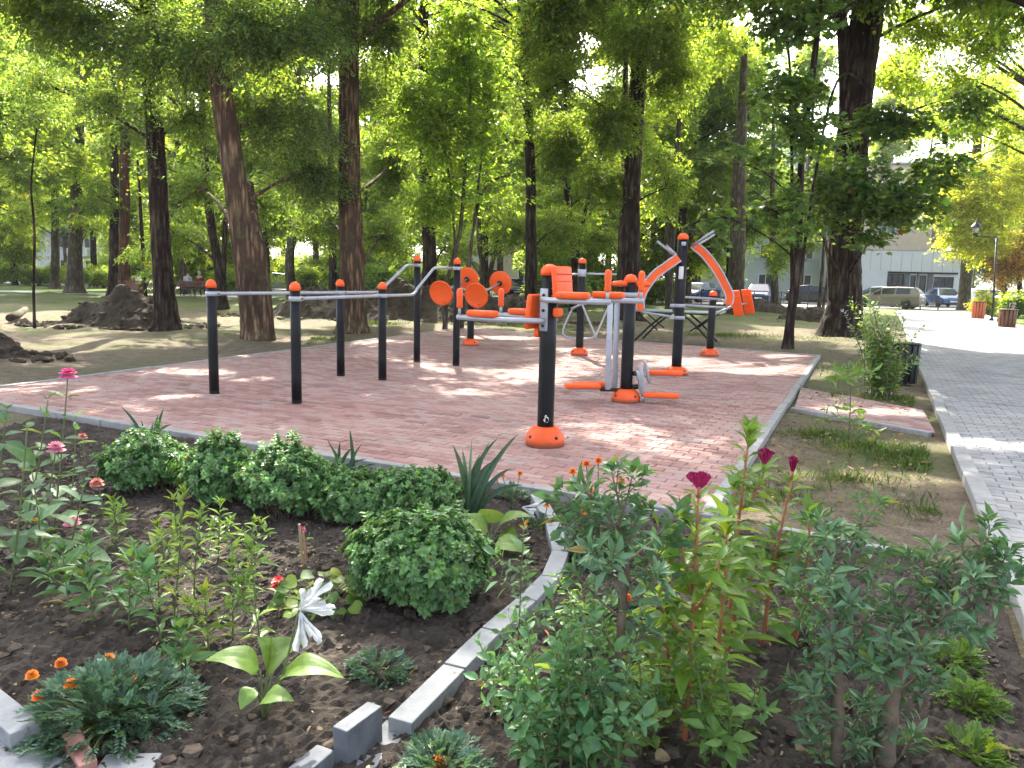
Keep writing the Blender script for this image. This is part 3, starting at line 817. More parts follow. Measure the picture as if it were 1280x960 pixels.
# wheel spinner station at the back left
def wheels():
    q = G(588, 432, ZP)
    root = thing('wheel_spinner', 'back post carrying four orange spinning discs on grey shafts', 'exercise machine', q)
    post(root, q[0], q[1], 1.30, .072, cap=False); base_cover(root, q[0], q[1], .175, .15)
    Y = q[1]
    for (f, bk, yb) in (((552, 366), (584, 349), 1.0), ((596, 369), (625, 354), .95)):
        a = P(*f, Y-.45); b_ = P(*bk, Y+yb-.45+.1)
        ax = nrm(b_-a)
        m_ = MB(); tube(m_, [a, b_], .022, 10); m_.build('shaft', M['steel'], root)
        for c, sgn in ((a, -1), (b_, 1)):
            mb = MB(); lathe(mb, c, [(.004, .0), (.235, .0), (.258, .008), (.262, .03), (.25, .045), (.225, .03), (.004, .026)], 32, axis=ax*-1 if sgn < 0 else ax)
            d = mb.build('disc', M['orange'], root)
            s = np.cross(ax, (0, 0, 1))
            for k, (da, db) in enumerate(((.0, .17), (.06, -.17))):
                kb = MB(); lathe(kb, c+ax*sgn*.03+s*da+np.array((0, 0, db)), [(.024, -.005), (.024, .02), (.012, .035)], 10, axis=ax*sgn); kb.build('knob', M['orange'], d)
            hb = MB(); lathe(hb, c-ax*sgn*.03, [(.06, 0), (.05, .03)], 16, axis=ax*sgn); hb.build('hub', M['darkmetal'], d)
        mid = (a+b_)/2
        m_ = MB(); tube(m_, [np.array((q[0], q[1], ZP+1.12)), mid], .024, 10); m_.build('bracket_arm', M['steel'], root)
        m_ = MB(); tube(m_, [np.array((q[0], q[1], ZP+.98)), mid*.75+a*.25], .018, 10); m_.build('bracket_brace', M['steel'], root)
wheels()

# tall pole with two curved press arms
def press():
    q = G(845, 468, ZP)
    root = thing('press_station', 'tallest black pole with two curved orange arms bowed out like brackets', 'exercise machine', q)
    Y = q[1]
    post(root, q[0], q[1], 2.10, .078); base_cover(root, q[0], q[1], .185, .13)
    s1 = MB(); pc = P(848, 341, Y); rbox(s1, (q[0]-.02, q[1]-.079, pc[2]), (.075, .006, .19), (1, .1, 0), (0, 0, 1), .002, 1)
    s1.build('sticker', M['paper'], root)
    s1 = MB(); pc = P(853, 305, Y); rbox(s1, (q[0]+.0, q[1]-.079, pc[2]), (.07, .006, .06), (1, .1, 0), (0, 0, 1), .002, 1)
    s1.build('emblem_plate', M['steel'], root)
    for side, arc, dyy in ((-1, ((848, 322), (834, 332), (818, 344), (806, 360), (800, 374), (800, 388)), -.10), (1, ((866, 306), (880, 318), (894, 336), (905, 356), (911, 370), (909, 381)), .15)):
        w = smooth_path([P(a, b, Y+dyy) for a, b in arc], 22)
        # orange strip between two grey edge tubes
        mb = MB(); dpt = np.array((.10*1, .99, 0))*.075
        t = nrm(np.gradient(w, axis=0)); nv = nrm(np.cross(t, dpt))
        k = len(w)
        sect = [w-nv*.052-dpt, w+nv*.052-dpt, w+nv*.052+dpt, w-nv*.052+dpt]
        V = np.stack(sect, 1).reshape(-1, 3); fs = []
        for i in range(k-1):
            for j in range(4): fs.append([i*4+j, i*4+(j+1) % 4, (i+1)*4+(j+1) % 4, (i+1)*4+j])
        fs += [[3, 2, 1, 0], [(k-1)*4+j for j in range(4)]]
        mb.polys(V, fs); arm = mb.build('press_arm', M['orange'], root, smooth=False)
        for o_ in (-1, 1):
            e = MB(); tube(e, w+nv*.060*o_-dpt*.9, .013, 8); e.build('edge_tube', M['steel'], arm)
        # handle pair at the top
        if side < 0: hp = (((846, 322), (822, 302)), ((845, 318), (833, 307)))
        else: hp = (((865, 307), (892, 289)), ((868, 309), (893, 293)))
        for i, (a, b) in enumerate(hp):
            m_ = MB(); tube(m_, [P(*a, Y+dyy*.5), P(*b, Y+dyy-.3+.5*i)], .017, 10); m_.build('handle', M['steel'], root)
        # lower bars back to the pole
        lp = ((((800, 388), (808, 391), (848, 397)), -.1), ) if side < 0 else ((((909, 381), (903, 384), (850, 381)), .15), (((906, 377), (896, 374), (850, 371)), .3))
        for pts, d2 in lp:
            pw = [P(pts[0][0], pts[0][1], Y+dyy), P(pts[1][0], pts[1][1], Y+d2), P(pts[2][0], pts[2][1], Y+.04)]
            m_ = MB(); tube(m_, smooth_path(pw, 10), .018, 10); m_.build('seat_bar', M['steel'], root)
    for y_ in (382, 397): 
        z = P(848, y_, Y)[2]; clamp(root, q[0], q[1], z, .078, (-1, -.2))
press()

def legpress():
    q = G(887, 445, ZP)
    root = thing('leg_press', 'short black post at the back with a slanted bar to two orange foot plates', 'exercise machine', q)
    Y = q[1]
    post(root, q[0], q[1], 1.20, .072); base_cover(root, q[0], q[1], .18, .15)
    m_ = MB(); a = P(886, 396, Y); e = P(926, 378, Y-.15); tube(m_, [a, e], .026, 10); m_.build('arm', M['steel'], root)
    for (cx, cy, dy) in ((921, 379, -.35), (935, 377, .0)):
        c = P(cx, cy, Y+dy)
        mb = MB(); ax = nrm(np.array((.30, .25, -.92)))
        rbox(mb, c, (.52, .19, .045), ax, (-.55, -.8, -.3), .02, 3)
        for k in range(4): rbox(mb, c+ax*(-.15+.1*k), (.012, .15, .06), ax, (-.55, -.8, -.3), .003, 1)
        mb.build('foot_plate', M['orange'], root)
    m_ = MB(); tube(m_, [P(921, 381, Y-.30), P(934, 379, Y-.02)], .016, 8); m_.build('plate_axle', M['steel'], root)
legpress()

# table tennis table beyond the platform
def table():
    c = np.array((4.1, 19.3, 0))
    root = thing('table_tennis_table', 'green table tennis table with crossed dark legs behind the platform', 'table', c)
    ax = nrm(np.array((.93, -.36, 0))); ay = np.array((-ax[1], ax[0], 0))
    for s in (-1, 1):
        mb = MB(); rbox(mb, c+ax*s*.56+(0, 0, .76), (1.1, 1.35, .03), ax, bev=.004); mb.build('table_half', M['tabletop'], root)
        mb = MB(); rbox(mb, c+ax*s*.56+(0, 0, .728), (1.05, 1.3, .03), ax, bev=.003); mb.build('apron_frame', M['darkmetal'], root)
        for t in (-1, 1):
            a = c+ax*s*.15+ay*t*.5+(0, 0, .73); b = c+ax*s*.95+ay*t*.52+(0, 0, 0)
            mb = MB(); tube(mb, bez(a, (a+b)/2+(0, 0, .12), b, 8), .025, 8); mb.build('leg', M['darkmetal'], root)
            a = c+ax*s*.95+ay*t*.45+(0, 0, .73); b = c+ax*s*.40+ay*t*.47+(0, 0, .30)
            mb = MB(); tube(mb, [a, b], .018, 8); mb.build('leg_brace', M['darkmetal'], root)
    mb = MB(); rbox(mb, c+(0, 0, .845), (.012, 1.5, .13), ax, bev=.002, seg=1); mb.build('net_plate', M['darkmetal'], root)
table()

LAIK = 2.8
# ------------------------------------------------------------------ trees
# open gaps in the canopy: ground ellipses (x, y, rx, ry, keep) the sun reaches
GAPS = []
def gap_px(px, py, rx, ry, k=.0): g = G(px, py); GAPS.append((g[0], g[1], rx, ry, k))
gap_px(945, 464, 2.0, 1.05, .0); gap_px(1000, 452, .7, .9, .1); gap_px(830, 452, 1.1, .5, .15)
gap_px(1195, 562, 1.1, .30, .05); gap_px(1115, 520, .8, .32, .1); gap_px(1090, 600, .8, .22, .3)
gap_px(1190, 410, 4, 1.0, .1); gap_px(1200, 440, 3, .5, .2); gap_px(1150, 395, 4, 1.6, .1)
gap_px(90, 395, 4.5, 2.6, .1); gap_px(40, 435, 1.6, .8, .2); gap_px(20, 492, .9, .5, .1)
gap_px(960, 398, 3.4, 2.2, .1); gap_px(760, 404, 2.2, 1.2, .2); gap_px(850, 395, 3, 1.5, .2)
gap_px(620, 425, .9, .6, .2); gap_px(700, 440, .8, .4, .25); gap_px(320, 480, .5, .25, .2); gap_px(250, 470, .6, .3, .3)
gap_px(580, 500, .35, .18, .2); gap_px(350, 545, .30, .16, .2); gap_px(160, 520, .4, .2, .2); gap_px(440, 520, .25, .12, .3)
gap_px(300, 700, .30, .18, .1); gap_px(230, 640, .28, .18, .15); gap_px(215, 760, .25, .14, 0); gap_px(900, 720, .2, .12, 0); gap_px(700, 860, .2, .1, 0); gap_px(340, 860, .16, .10, .15); gap_px(280, 590, .16, .12, .2); gap_px(640, 770, .12, .08, .3); gap_px(880, 770, .14, .1, .2); gap_px(860, 640, .22, .1, .2)
gap_px(410, 650, .18, .1, .2); gap_px(650, 640, .2, .08, .3); gap_px(980, 650, .3, .12, .3)
for _ in range(24):      # stray flecks of sun
    a, b = rng.uniform(-5, 5), rng.uniform(2.6, 15); q_ = rng.uniform(.02, .12)*(.6+b*.06); GAPS.append((a, b, q_*rng.uniform(1, 2.2), q_, 0))
# crowns that stand in the sun: (centre, radius, clear from this far along the ray)
LITS = [(P(570, 80, 21.5), 2.6, 1.6), (P(560, 190, 21.3), 2.3, 2.6), (P(25, 180, 24), 2.6, 2.0), (P(178, 310, 26.5), 1.2, 1.0), (P(1150, 60, 25), 2.6, 1.5), (P(1240, 60, 25), 2.4, 1.5),
        (P(720, 200, 31), 2.2, 2.0), (P(880, 60, 30), 2.0, 2.0), (P(1130, 262, 20.4), .9, 1.0), (P(110, 110, 20), 1.2, 1.5), (P(335, 160, 18), .8, 1.5), (P(310, 60, 16), 1.2, 1.2), (P(200, 60, 17.3), 1.1, 1.2), (P(480, 50, 20.5), 1.0, 1.2)]
def lit_filter(pos):
    """False for leaves hanging in one of the gaps"""
    t = pos[:, 2]/SUN[2]
    gx, gy = pos[:, 0]-SUN[0]*t, pos[:, 1]-SUN[1]*t
    keep = np.ones(len(pos), bool)
    u = rng.random(len(pos)); w = rng.normal(0, .06, len(pos))
    for x, y, rx, ry, k in GAPS:
        ins = ((gx-x)/(rx+.08))**2+((gy-y)/(ry+.09))**2 < 1+w*2
        keep &= ~(ins & (u > k*.12) & (pos[:, 2] > 2.2))
    for c, r, t0 in LITS:
        d = pos-c; tt = d@SUN; perp = np.linalg.norm(d-tt[:, None]*SUN, axis=1)
        keep &= ~((tt > t0) & (perp < r*(1+w)) & (u > .06))
    return keep

def crown_leaves(mb, blobs, L, W, tm=T_DIA, per=36, spray=.75, droop=.2, tv=.25, ty=.12, filt=True, twigs=True, flat=.55):
    """blobs: rows (cx,cy,cz,rx,ry,rz,n). Leaves sit in sprays on twigs, the sprays fill the blobs unevenly. Slot 0 leaf, slot 1 twig"""
    SO, SD, BL = [], [], []
    for b in blobs:
        ns = max(3, int(b[6]/per))
        d = nrm(rng.normal(0, 1, (ns, 3))); r = rng.random(ns)**.42
        o = d*r[:, None]*np.array(b[3:6])
        # clump the sprays round a few centres so that sky shows between them
        kc = max(2, ns//7); cc = o[rng.integers(0, ns, kc)]
        a = rng.integers(0, kc, ns); o = o*.55+cc[a]*.45+rng.normal(0, .05, (ns, 3))
        SO.append(o+np.array(b[:3])); dd = nrm(o/np.array(b[3:6])**1.2+rng.normal(0, .35, (ns, 3)))
        dd[:, 2] = dd[:, 2]*.5-droop; SD.append(nrm(dd))
    So, Sd = np.concatenate(SO), np.concatenate(SD); ns = len(So)
    sl = spray*np.exp(rng.normal(0, .25, ns)); sb = np.exp(rng.normal(0, tv*.7, ns))
    i = np.repeat(np.arange(ns), per); n = len(i)
    t = rng.random(n); s = rng.uniform(-1, 1, n)
    D = Sd[i]; side = nrm(np.cross(D, np.array((0, 0, 1.0))+rng.normal(0, .15, (ns, 3))[i]))
    up = np.cross(side, D)
    pos = So[i]+D*((t-.4)*sl[i])[:, None]+side*(s*flat*sl[i]*np.sin(pi*(.12+.8*t))*.75)[:, None]+up*rng.normal(0, .07*spray, n)[:, None]
    pos[:, 2] -= .10*spray*s*s
    X = nrm(D*.6+side*np.sign(s)[:, None]*.8+rng.normal(0, .35, (n, 3))); X[:, 2] -= .25
    Nn = np.array((0, 0, 1.0))+rng.normal(0, .42, (n, 3))
    k = lit_filter(pos) if filt else np.ones(n, bool)
    tn = tints(n, tv, ty)*sb[i][:, None]
    sz = np.exp(rng.normal(0, .2, n))
    scatter(mb, tm, pos[k], X[k], Nn[k], (L*sz)[k], (W*sz)[k], tn[k])
    if twigs:
        kk = (lit_filter(So) & lit_filter(So-Sd*sl[:, None]*.4) & lit_filter(So+Sd*sl[:, None]*.3)) if filt else np.ones(ns, bool)
        a, b = (So-Sd*sl[:, None]*.55)[kk], (So+Sd*sl[:, None]*.45)[kk]; m = len(a)
        if m:
            a[:, 2] += .03
            w = .007*max(1, spray)
            off = np.array([(1, 0, 0), (-.5, .87, 0), (-.5, -.87, 0)])*w
            V = np.concatenate([a[:, None]+off[None], b[:, None]+off[None]*.35], 1).reshape(-1, 3)
            q = np.array([[0, 1, 4, 3], [1, 2, 5, 4], [2, 0, 3, 5]])
            mb.add(V, [(np.arange(m)[:, None, None]*6+q[None]).reshape(-1, 4)], 1)
    return So

def trunk_mesh(mb, path, rad, n=28, ridges=.06, seg=.22, flare=.5, mi=0):
    p = np.c_[np.array(path, float), np.array(rad, float)]
    ln = np.sum(np.linalg.norm(np.diff(p[:, :3], axis=0), axis=1)); k = max(6, int(ln/seg))
    q = smooth_path(p, k)
    q[:, :2] += np.cumsum(rng.normal(0, .006, (k, 2)), 0)*q[:, 3:]*3
    z = q[:, 2]-q[0, 2]
    r = q[:, 3]*(1+flare*np.exp(-z/.28))
    m0 = mb.n
    tube(mb, q[:, :3], r, n, mi)
    V = mb.V[-1]; a = np.arange(n)*2*pi/n
    ph = rng.uniform(0, 6.28, 4)
    kz = z[:, None]
    f = (np.sin(a*13+ph[3]+kz*.6+np.sin(kz*1.7+ph[1])*1.2)*.55+np.sin(a*5+ph[0]+kz*.35)*.5+np.sin(a*9+ph[1]-kz*.5)*.5+np.sin(a*3+ph[2])*.6*np.exp(-kz/.5)*2)*ridges+rng.normal(0, ridges*.35, (k, n))
    c = q[:, None, :3]
    W = V[:k*n].reshape(k, n, 3); W = c+(W-c)*(1+f)[:, :, None]
    V[:k*n] = W.reshape(-1, 3)
    return q

def px_trunk(pts, Y, ztop=None):
    """pts rows (px, py, width px[, dY]) from the base up; the first is on the ground"""
    path, rad = [], []
    for i, p in enumerate(pts):
        y = Y+(p[3] if len(p) > 3 else 0)
        w = P(p[0], p[1], y)
        if i == 0: w[2] = -.06
        path.append(w); rad.append(p[2]*mpp(y)/2*.80)
    if ztop and path[-1][2] < ztop:
        d = path[-1]-path[-2]; d = d/max(d[2], .2); e = path[-1]+d*(ztop-path[-1][2])*np.array((.6, .6, 1))
        path.append(e); rad.append(rad[-1]*.45)
    return path, rad
def blob_px(px, py, Y, rx, ry, lai, L, W, dep=None):
    c = P(px, py, Y); m = mpp(Y)
    n = LAIK*lai*pi*rx*m*ry*m/(.5*L*W)
    return (c[0], c[1], c[2], rx*m, (dep or max(.7, .75*min(rx, ry*1.6)*m)), ry*m, n)
def tree(name, label, base_Y, pts, bark, blobs=(), leaf='lf_mid', L=.105, W=.048, tm=T_DIA, ztop=13, top=None, cat='tree', group=None, sides=28, ridges=.06,
         extra=(), spray=.75, per=36, droop=.2, limb=.05, flare=.5, tv=.25, ty=.12, topL=.2, filt=True):
    path, rad = px_trunk(pts, base_Y, ztop)
    base = np.array((path[0][0], path[0][1], 0.0))
    root = thing(name, label, cat, base, group)
    tmb = MB(); q = trunk_mesh(tmb, path, rad, sides, ridges, flare=flare)
    for e in extra:
        ep, er = px_trunk(e, base_Y, None)
        trunk_mesh(tmb, ep, er, max(10, sides//2), ridges, flare=0)
    bl = [blob_px(*b[:6], L, W, *(b[6:])) for b in blobs]
    tb = []
    if top:   # the crown above the frame: it shades the ground
        for (z0, z1, rad_, nb, lai) in top:
            for _ in range(int(nb*1.7)):
                a = rng.uniform(0, 2*pi); rr = rad_*sqrt(rng.uniform(.02, 1)); z = rng.uniform(z0, z1)
                i = np.argmin(abs(q[:, 2]-min(z, q[-1, 2]))); c = q[i, :3]
                R_ = rng.uniform(1.3, 2.1)
                tb.append((c[0]+cos(a)*rr, c[1]+sin(a)*rr, z, R_, R_, R_*.55, lai*pi*R_*R_/(.5*topL*topL*.5)))
    for b in bl+tb:     # limbs reach from the trunk into each mass of leaves
        c = np.array(b[:3]); hd = np.hypot(*(c[:2]-q[0, :2]))
        zt = np.clip(c[2]-.35*hd-.2, q[0, 2]+.8, q[-1, 2])
        s = q[np.argmin(abs(q[:, 2]-zt)), :3]
        d = np.linalg.norm(c-s)
        if d > 7: s = s+(c-s)*.2
        mid = s*.5+c*.5+np.array((0, 0, .12*d))+rng.normal(0, .06*d, 3)
        lr = min(limb*sqrt(d)*.6, .09)
        tube(tmb, bez(s, mid, c, 9), np.linspace(lr, .012, 9), 7)
        for _ in range(3):
            e = c+nrm(rng.normal(0, 1, 3))*np.array(b[3:6])*.8
            tube(tmb, bez(mid*.35+c*.65, c, e, 6), np.linspace(lr*.45, .008, 6), 5)
    tmb.build('trunk', M[bark], root)
    cmb = MB()
    if bl: crown_leaves(cmb, bl, L, W, tm, per, spray, droop, tv, ty, filt)
    if tb: crown_leaves(cmb, tb, topL, topL*.5, T_DIA if tm is not T_MAPLE else T_DIA, per, 1.1, droop, tv, ty, filt)
    if bl or tb: cmb.build('crown', [M[leaf], M['twig']], root, smooth=False)
    return root

tree('locust_tree', 'dark straight locust trunk right behind the big soil heap, feathery dark crown', 19.4,
     [(209, 413, 34), (202, 330, 29), (197, 250, 27), (191, 150, 25), (184, 0, 21)], 'barkB',
     [(120, 35, 18.3, 135, 62, .85), (215, 60, 17.3, 90, 70, 1.1), (150, 135, 19, 85, 45, .8), (50, 105, 20.5, 65, 50, .5), (235, 150, 19, 55, 45, .75), (185, 205, 18.4, 50, 30, .4), (30, 20, 19, 60, 60, .5)],
     'lf_dark', .085, .036, spray=.7, top=[(8.5, 15, 4.4, 16, 1.2)])
tree('leaning_tree', 'thick furrowed brown trunk leaning left with a second stem, behind the first black bar post', 17.0,
     [(322, 426, 38), (310, 340, 36), (294, 215, 33), (279, 110, 31), (270, 0, 27)], 'barkA',
     [(290, 38, 15.8, 110, 58, 1.1), (365, 60, 16.3, 85, 70, 1.0), (350, 150, 18, 85, 65, .9), (390, 215, 19.5, 65, 65, .9), (330, 255, 20.5, 60, 45, .7), (245, 235, 22, 45, 45, .6)],
     'lf_dark', .085, .036, extra=[[(333, 380, 26), (327, 330, 21), (318, 282, 17), (312, 230, 12, .8)]], spray=.7, top=[(7.5, 14, 4.6, 18, 1.2)], sides=40, ridges=.05)
tree('straight_tree', 'thick straight furrowed trunk between the middle bar posts, rising out of the picture', 20.0,
     [(441, 414, 40), (440, 330, 36), (437, 200, 31), (436, 80, 28), (437, 0, 26)], 'barkA',
     [(400, 30, 19, 55, 50, 1.4), (480, 40, 20.5, 45, 60, 1.0), (405, 275, 22.5, 55, 45, 1.0), (485, 200, 24, 32, 90, .9), (480, 292, 24, 45, 38, .8), (455, 120, 21, 40, 60, .5)],
     'lf_dark', .09, .04, spray=.7, top=[(9, 17, 6.0, 34, 1.3)], sides=40, ridges=.05)
tree('young_maple', 'slender young maple with a bright yellow green crown behind the bar rails', 21.7,
     [(556, 413, 7), (560, 350, 6.5), (575, 290, 6), (581, 220, 5), (588, 120, 4), (585, 20, 2)], 'barkC',
     [(570, 75, 21.5, 72, 72, .9), (555, 165, 21.3, 88, 70, .85), (620, 150, 22, 58, 85, .65), (520, 130, 21.3, 45, 75, .6), (590, 245, 22, 90, 50, .9), (530, 250, 21.5, 50, 45, .7), (575, 20, 21.6, 45, 25, 1.0)],
     'lf_young', .095, .06, tm=T_HEX, ztop=None, extra=[[(575, 290, 5), (600, 250, 4), (640, 215, 2.5)], [(578, 270, 4), (560, 210, 3), (535, 160, 2)], [(580, 240, 4), (605, 170, 3), (615, 110, 1.5)]], sides=12, ridges=.03, spray=.6, limb=.02, flare=.3)
tree('forked_tree', 'thin dark forked tree right of the two people on the bench', 30.0,
     [(280, 392, 15), (272, 330, 14), (262, 270, 13), (256, 200, 11), (252, 120, 9)], 'barkB',
     [(250, 200, 30, 60, 70, 1.0), (210, 290, 31, 45, 45, .7), (265, 110, 31, 60, 60, .9)], 'lf_mid', .13, .06, extra=[[(276, 350, 9), (281, 300, 8), (284, 250, 7), (290, 200, 5)]],
     ztop=8, sides=14, top=[(8, 13, 3.5, 8, 1.0)])
tree('dark_trunk_tree', 'dark trunk seen between the two tall bar posts at the end of the rails', 29.0,
     [(536, 382, 22), (537, 320, 21), (535, 240, 19), (531, 120, 16), (530, 0, 13)], 'barkB',
     [(525, 15, 30, 75, 40, .9), (510, 290, 31, 45, 45, .7), (470, 110, 30, 40, 90, .7), (560, 310, 33, 50, 30, .5)], 'lf_mid', .13, .06, sides=18, top=[(11, 17, 4.5, 14, 1.1)])
tree('black_trunk_tree', 'nearly black slim straight trunk above the orange backrest left of the nearest post', 31.0,
     [(664, 392, 20), (664, 300, 17), (662, 200, 15), (657, 80, 14), (652, 0, 13)], 'barkB',
     [(690, 50, 30, 65, 65, 1.2), (705, 185, 31, 55, 70, 1.0), (640, 285, 33, 50, 45, .7), (700, 285, 33, 50, 45, .7), (650, 130, 30, 30, 40, .6)], 'lf_mid', .12, .055, sides=18, top=[(11, 17, 4.5, 16, 1.1)])
tree('slim_bent_tree', 'slim dark bent trunk behind the far air walker post', 36.0,
     [(722, 385, 13), (718, 310, 12), (710, 250, 11), (704, 190, 9), (708, 100, 7)], 'barkB',
     [(740, 130, 36, 55, 75, 1.0), (725, 250, 37, 45, 50, .8), (745, 40, 35, 50, 45, 1.0)], 'lf_mid', .15, .07, sides=14, extra=[[(715, 300, 6), (735, 250, 5), (765, 200, 3)]], top=[(13, 18, 4, 10, 1.0)])
tree('massive_tree', 'massive dark trunk directly behind the stepper post in the middle of the picture', 29.4,
     [(788, 402, 30), (789, 320, 26), (792, 220, 25), (799, 100, 24), (806, 0, 23)], 'barkB',
     [(800, 40, 27.5, 90, 55, 1.1), (765, 150, 28.5, 55, 60, 1.0), (842, 80, 28.5, 45, 70, .9), (748, 235, 30, 50, 50, .8), (838, 235, 31, 38, 60, .6), (700, 95, 28, 50, 50, .7)], 'lf_mid', .12, .055, sides=26, top=[(11.5, 18, 5.2, 22, 1.2)])
tree('pale_trunk_tree', 'paler trunk touching the left side of the massive dark one', 31.0, [(775, 398, 13), (777, 320, 12), (779, 240, 11), (781, 120, 9)], 'barkC',
     [(755, 300, 32, 30, 40, .6), (790, 160, 32, 45, 60, .7)], 'lf_mid', .14, .06, sides=14, ztop=11, top=[(11, 15, 3, 6, 1.0)])
tree('twin_stem_tree', 'tan slender twin stemmed tree seen left of the tallest press pole', 40.0, [(836, 388, 11), (838, 330, 10), (843, 260, 9), (847, 190, 8)], 'barkC',
     [(835, 120, 40, 45, 50, .9), (880, 70, 40, 40, 30, .6)], 'lf_bright', .16, .08, extra=[[(834, 388, 7), (834, 300, 7), (836, 200, 6)]], sides=12, ztop=13)
tree('slanted_maple', 'thin dark slanting maple trunk with layered drooping leaves just beyond the platform corner', 17.7,
     [(984, 439, 15), (990, 380, 12), (998, 315, 11), (1002, 200, 10), (1017, 80, 9), (1026, 0, 8)], 'barkB',
     [(925, 205, 16.8, 85, 26, 1.7), (895, 268, 17.3, 52, 50, 1.2), (955, 258, 16.8, 65, 48, 1.6), (970, 110, 17, 65, 34, 1.0), (1000, 25, 17.5, 95, 36, 1.0), (1010, 160, 17.2, 55, 45, 1.1), (985, 300, 17.6, 40, 22, .7)],
     'lf_maple', .125, .125, tm=T_MAPLE, sides=16, ridges=.03, droop=.15, spray=.7, per=26, ztop=13, limb=.025, extra=[[(1016, 90, 6), (985, 60, 4), (945, 15, 3)], [(1007, 135, 5), (1040, 118, 4), (1090, 112, 3)]], top=[(8.7, 14, 5.6, 28, 1.3)])
tree('broad_dark_tree', 'broadest dark trunk at the right with wide spreading maple boughs beside the grey path', 22.9,
     [(1052, 421, 56), (1056, 370, 48), (1060, 300, 45), (1066, 200, 46), (1076, 100, 44), (1090, 0, 42)], 'barkB',
     [(1065, 235, 20.4, 85, 55, 1.7), (1125, 262, 20.4, 70, 40, 1.4), (1168, 218, 20.8, 62, 40, 1.2), (1110, 150, 20.8, 95, 30, 1.3), (1205, 118, 21.3, 65, 24, 1.1), (1030, 298, 20.8, 40, 26, 1.0), (1090, 300, 20.4, 45, 22, .9)],
     'lf_maple', .14, .14, tm=T_MAPLE, per=26, sides=40, ridges=.06, droop=.25, spray=.8, extra=[[(1064, 240, 20), (1056, 120, 18), (1048, 0, 16)]], top=[(9.5, 16, 5.2, 20, 1.2)])
tree('path_side_tree', 'tall grey trunk leaning right at the far end of the grey path before yellow leaves', 52.0,
     [(1204, 389, 18), (1209, 330, 16), (1214, 270, 15), (1221, 190, 13), (1226, 130, 11)], 'barkC',
     [(1230, 120, 51, 75, 38, .9), (1165, 150, 52, 40, 30, .6), (1255, 180, 53, 40, 40, .6)], 'lf_bright', .16, .075, sides=16, ztop=17, spray=1.2)
tree('yellow_tree', 'bright yellow leaved tree behind the lamp post on the right', 47.0, [(1256, 385, 9), (1254, 330, 8), (1250, 270, 7), (1246, 220, 5)], 'barkC',
     [(1238, 245, 46, 55, 42, 1.5), (1205, 270, 46.5, 36, 42, 1.2), (1275, 225, 47, 45, 50, 1.3), (1196, 305, 46.5, 32, 28, 1.0), (1240, 300, 46, 48, 32, 1.3), (1180, 245, 47, 30, 30, .9), (1215, 215, 47, 45, 28, 1.0)], 'lf_yellow', .16, .08, sides=12, ztop=None, spray=1.2)
tree('rusty_tree', 'small tree with rusty orange foliage at the right picture edge', 46.0, [(1276, 388, 8), (1274, 350, 7), (1272, 310, 5)], 'barkB',
     [(1262, 335, 45, 34, 26, 1.3), (1285, 310, 46, 30, 30, 1.2)], 'lf_rust', .18, .09, sides=12, ztop=None, spray=1.0)
tree('edge_tree', 'tall tree right of the picture edge whose lit boughs hang in at the top right', 26.0, [(1330, 410, 40), (1325, 250, 34), (1320, 0, 30)], 'barkC',
     [(1150, 35, 25, 75, 40, .9), (1235, 40, 25, 70, 50, 1.1), (1255, 150, 26.5, 55, 40, .7), (1180, 92, 25.5, 55, 35, .7), (1120, 95, 26, 50, 40, .6), (1200, 160, 27, 50, 35, .6), (1110, 20, 26, 50, 40, .7)], 'lf_bright', .13, .06, sides=20, top=[(12, 18, 5, 18, 1.1)])
tree('added_shade_tree', 'tall unseen tree beyond the right edge, added to shade the grey path', 18.5, [(1345, 440, 46), (1345, 250, 40), (1345, 0, 36)], 'barkB', [], 'lf_mid', sides=18, top=[(8.3, 15, 5.8, 30, 1.3)])  # out of view, added so its crown keeps sun off the path
tree('added_shade_tree', 'tall unseen tree beyond the left edge, added to shade the bed', 16.5, [(-90, 470, 46), (-95, 250, 40), (-100, 0, 36)], 'barkB', [], 'lf_mid', sides=18, top=[(7.5, 14, 4.6, 18, 1.2)])  # also out of view, added to shade the left side
tree('thin_sapling', 'very thin bare wavy sapling in front of the left end of the soil heap', 19.0,
     [(44, 424, 4.5), (42, 360, 4), (43, 290, 3.6), (39, 230, 3), (46, 160, 2)], 'barkB', [(50, 150, 19, 28, 30, .5)], 'lf_dark', .09, .045, ztop=None, sides=8, ridges=.02, limb=.01, flare=.2)
tree('red_trunk_tree', 'reddish brown straight trunk above the top of the soil heap', 40.0, [(156, 372, 18), (156, 310, 15), (157, 245, 14), (158, 150, 12)], 'barkR',
     [(120, 245, 39, 40, 40, .6), (150, 150, 40, 60, 50, .8)], 'lf_mid', .16, .08, sides=14, ztop=13)
tree('grey_column_tree', 'stout grey trunk with a patch of lost bark, left of the reddish one', 45.0, [(93, 363, 26), (95, 320, 20), (98, 240, 18), (100, 200, 15)], 'barkC',
     [(95, 205, 44, 55, 35, .8), (60, 150, 45, 60, 40, .8), (110, 285, 43, 40, 18, .5)], 'lf_bright', .18, .09, sides=16, ztop=13)
tree('olive_trunk_tree', 'slim olive trunk far left behind the thin wavy sapling', 54.0, [(69, 358, 14), (69, 300, 11), (69, 225, 10)], 'barkC', [(50, 200, 54, 60, 50, .8), (20, 270, 55, 35, 40, .5)], 'lf_bright', .2, .1, sides=12, ztop=14)
tree('hidden_dark_tree', 'dark trunk half hidden behind the left of the reddish trunk', 42.0, [(141, 368, 16), (142, 300, 13), (143, 220, 12)], 'barkB', [(150, 265, 43, 45, 50, .6)], 'lf_mid', .16, .08, sides=12, ztop=12)
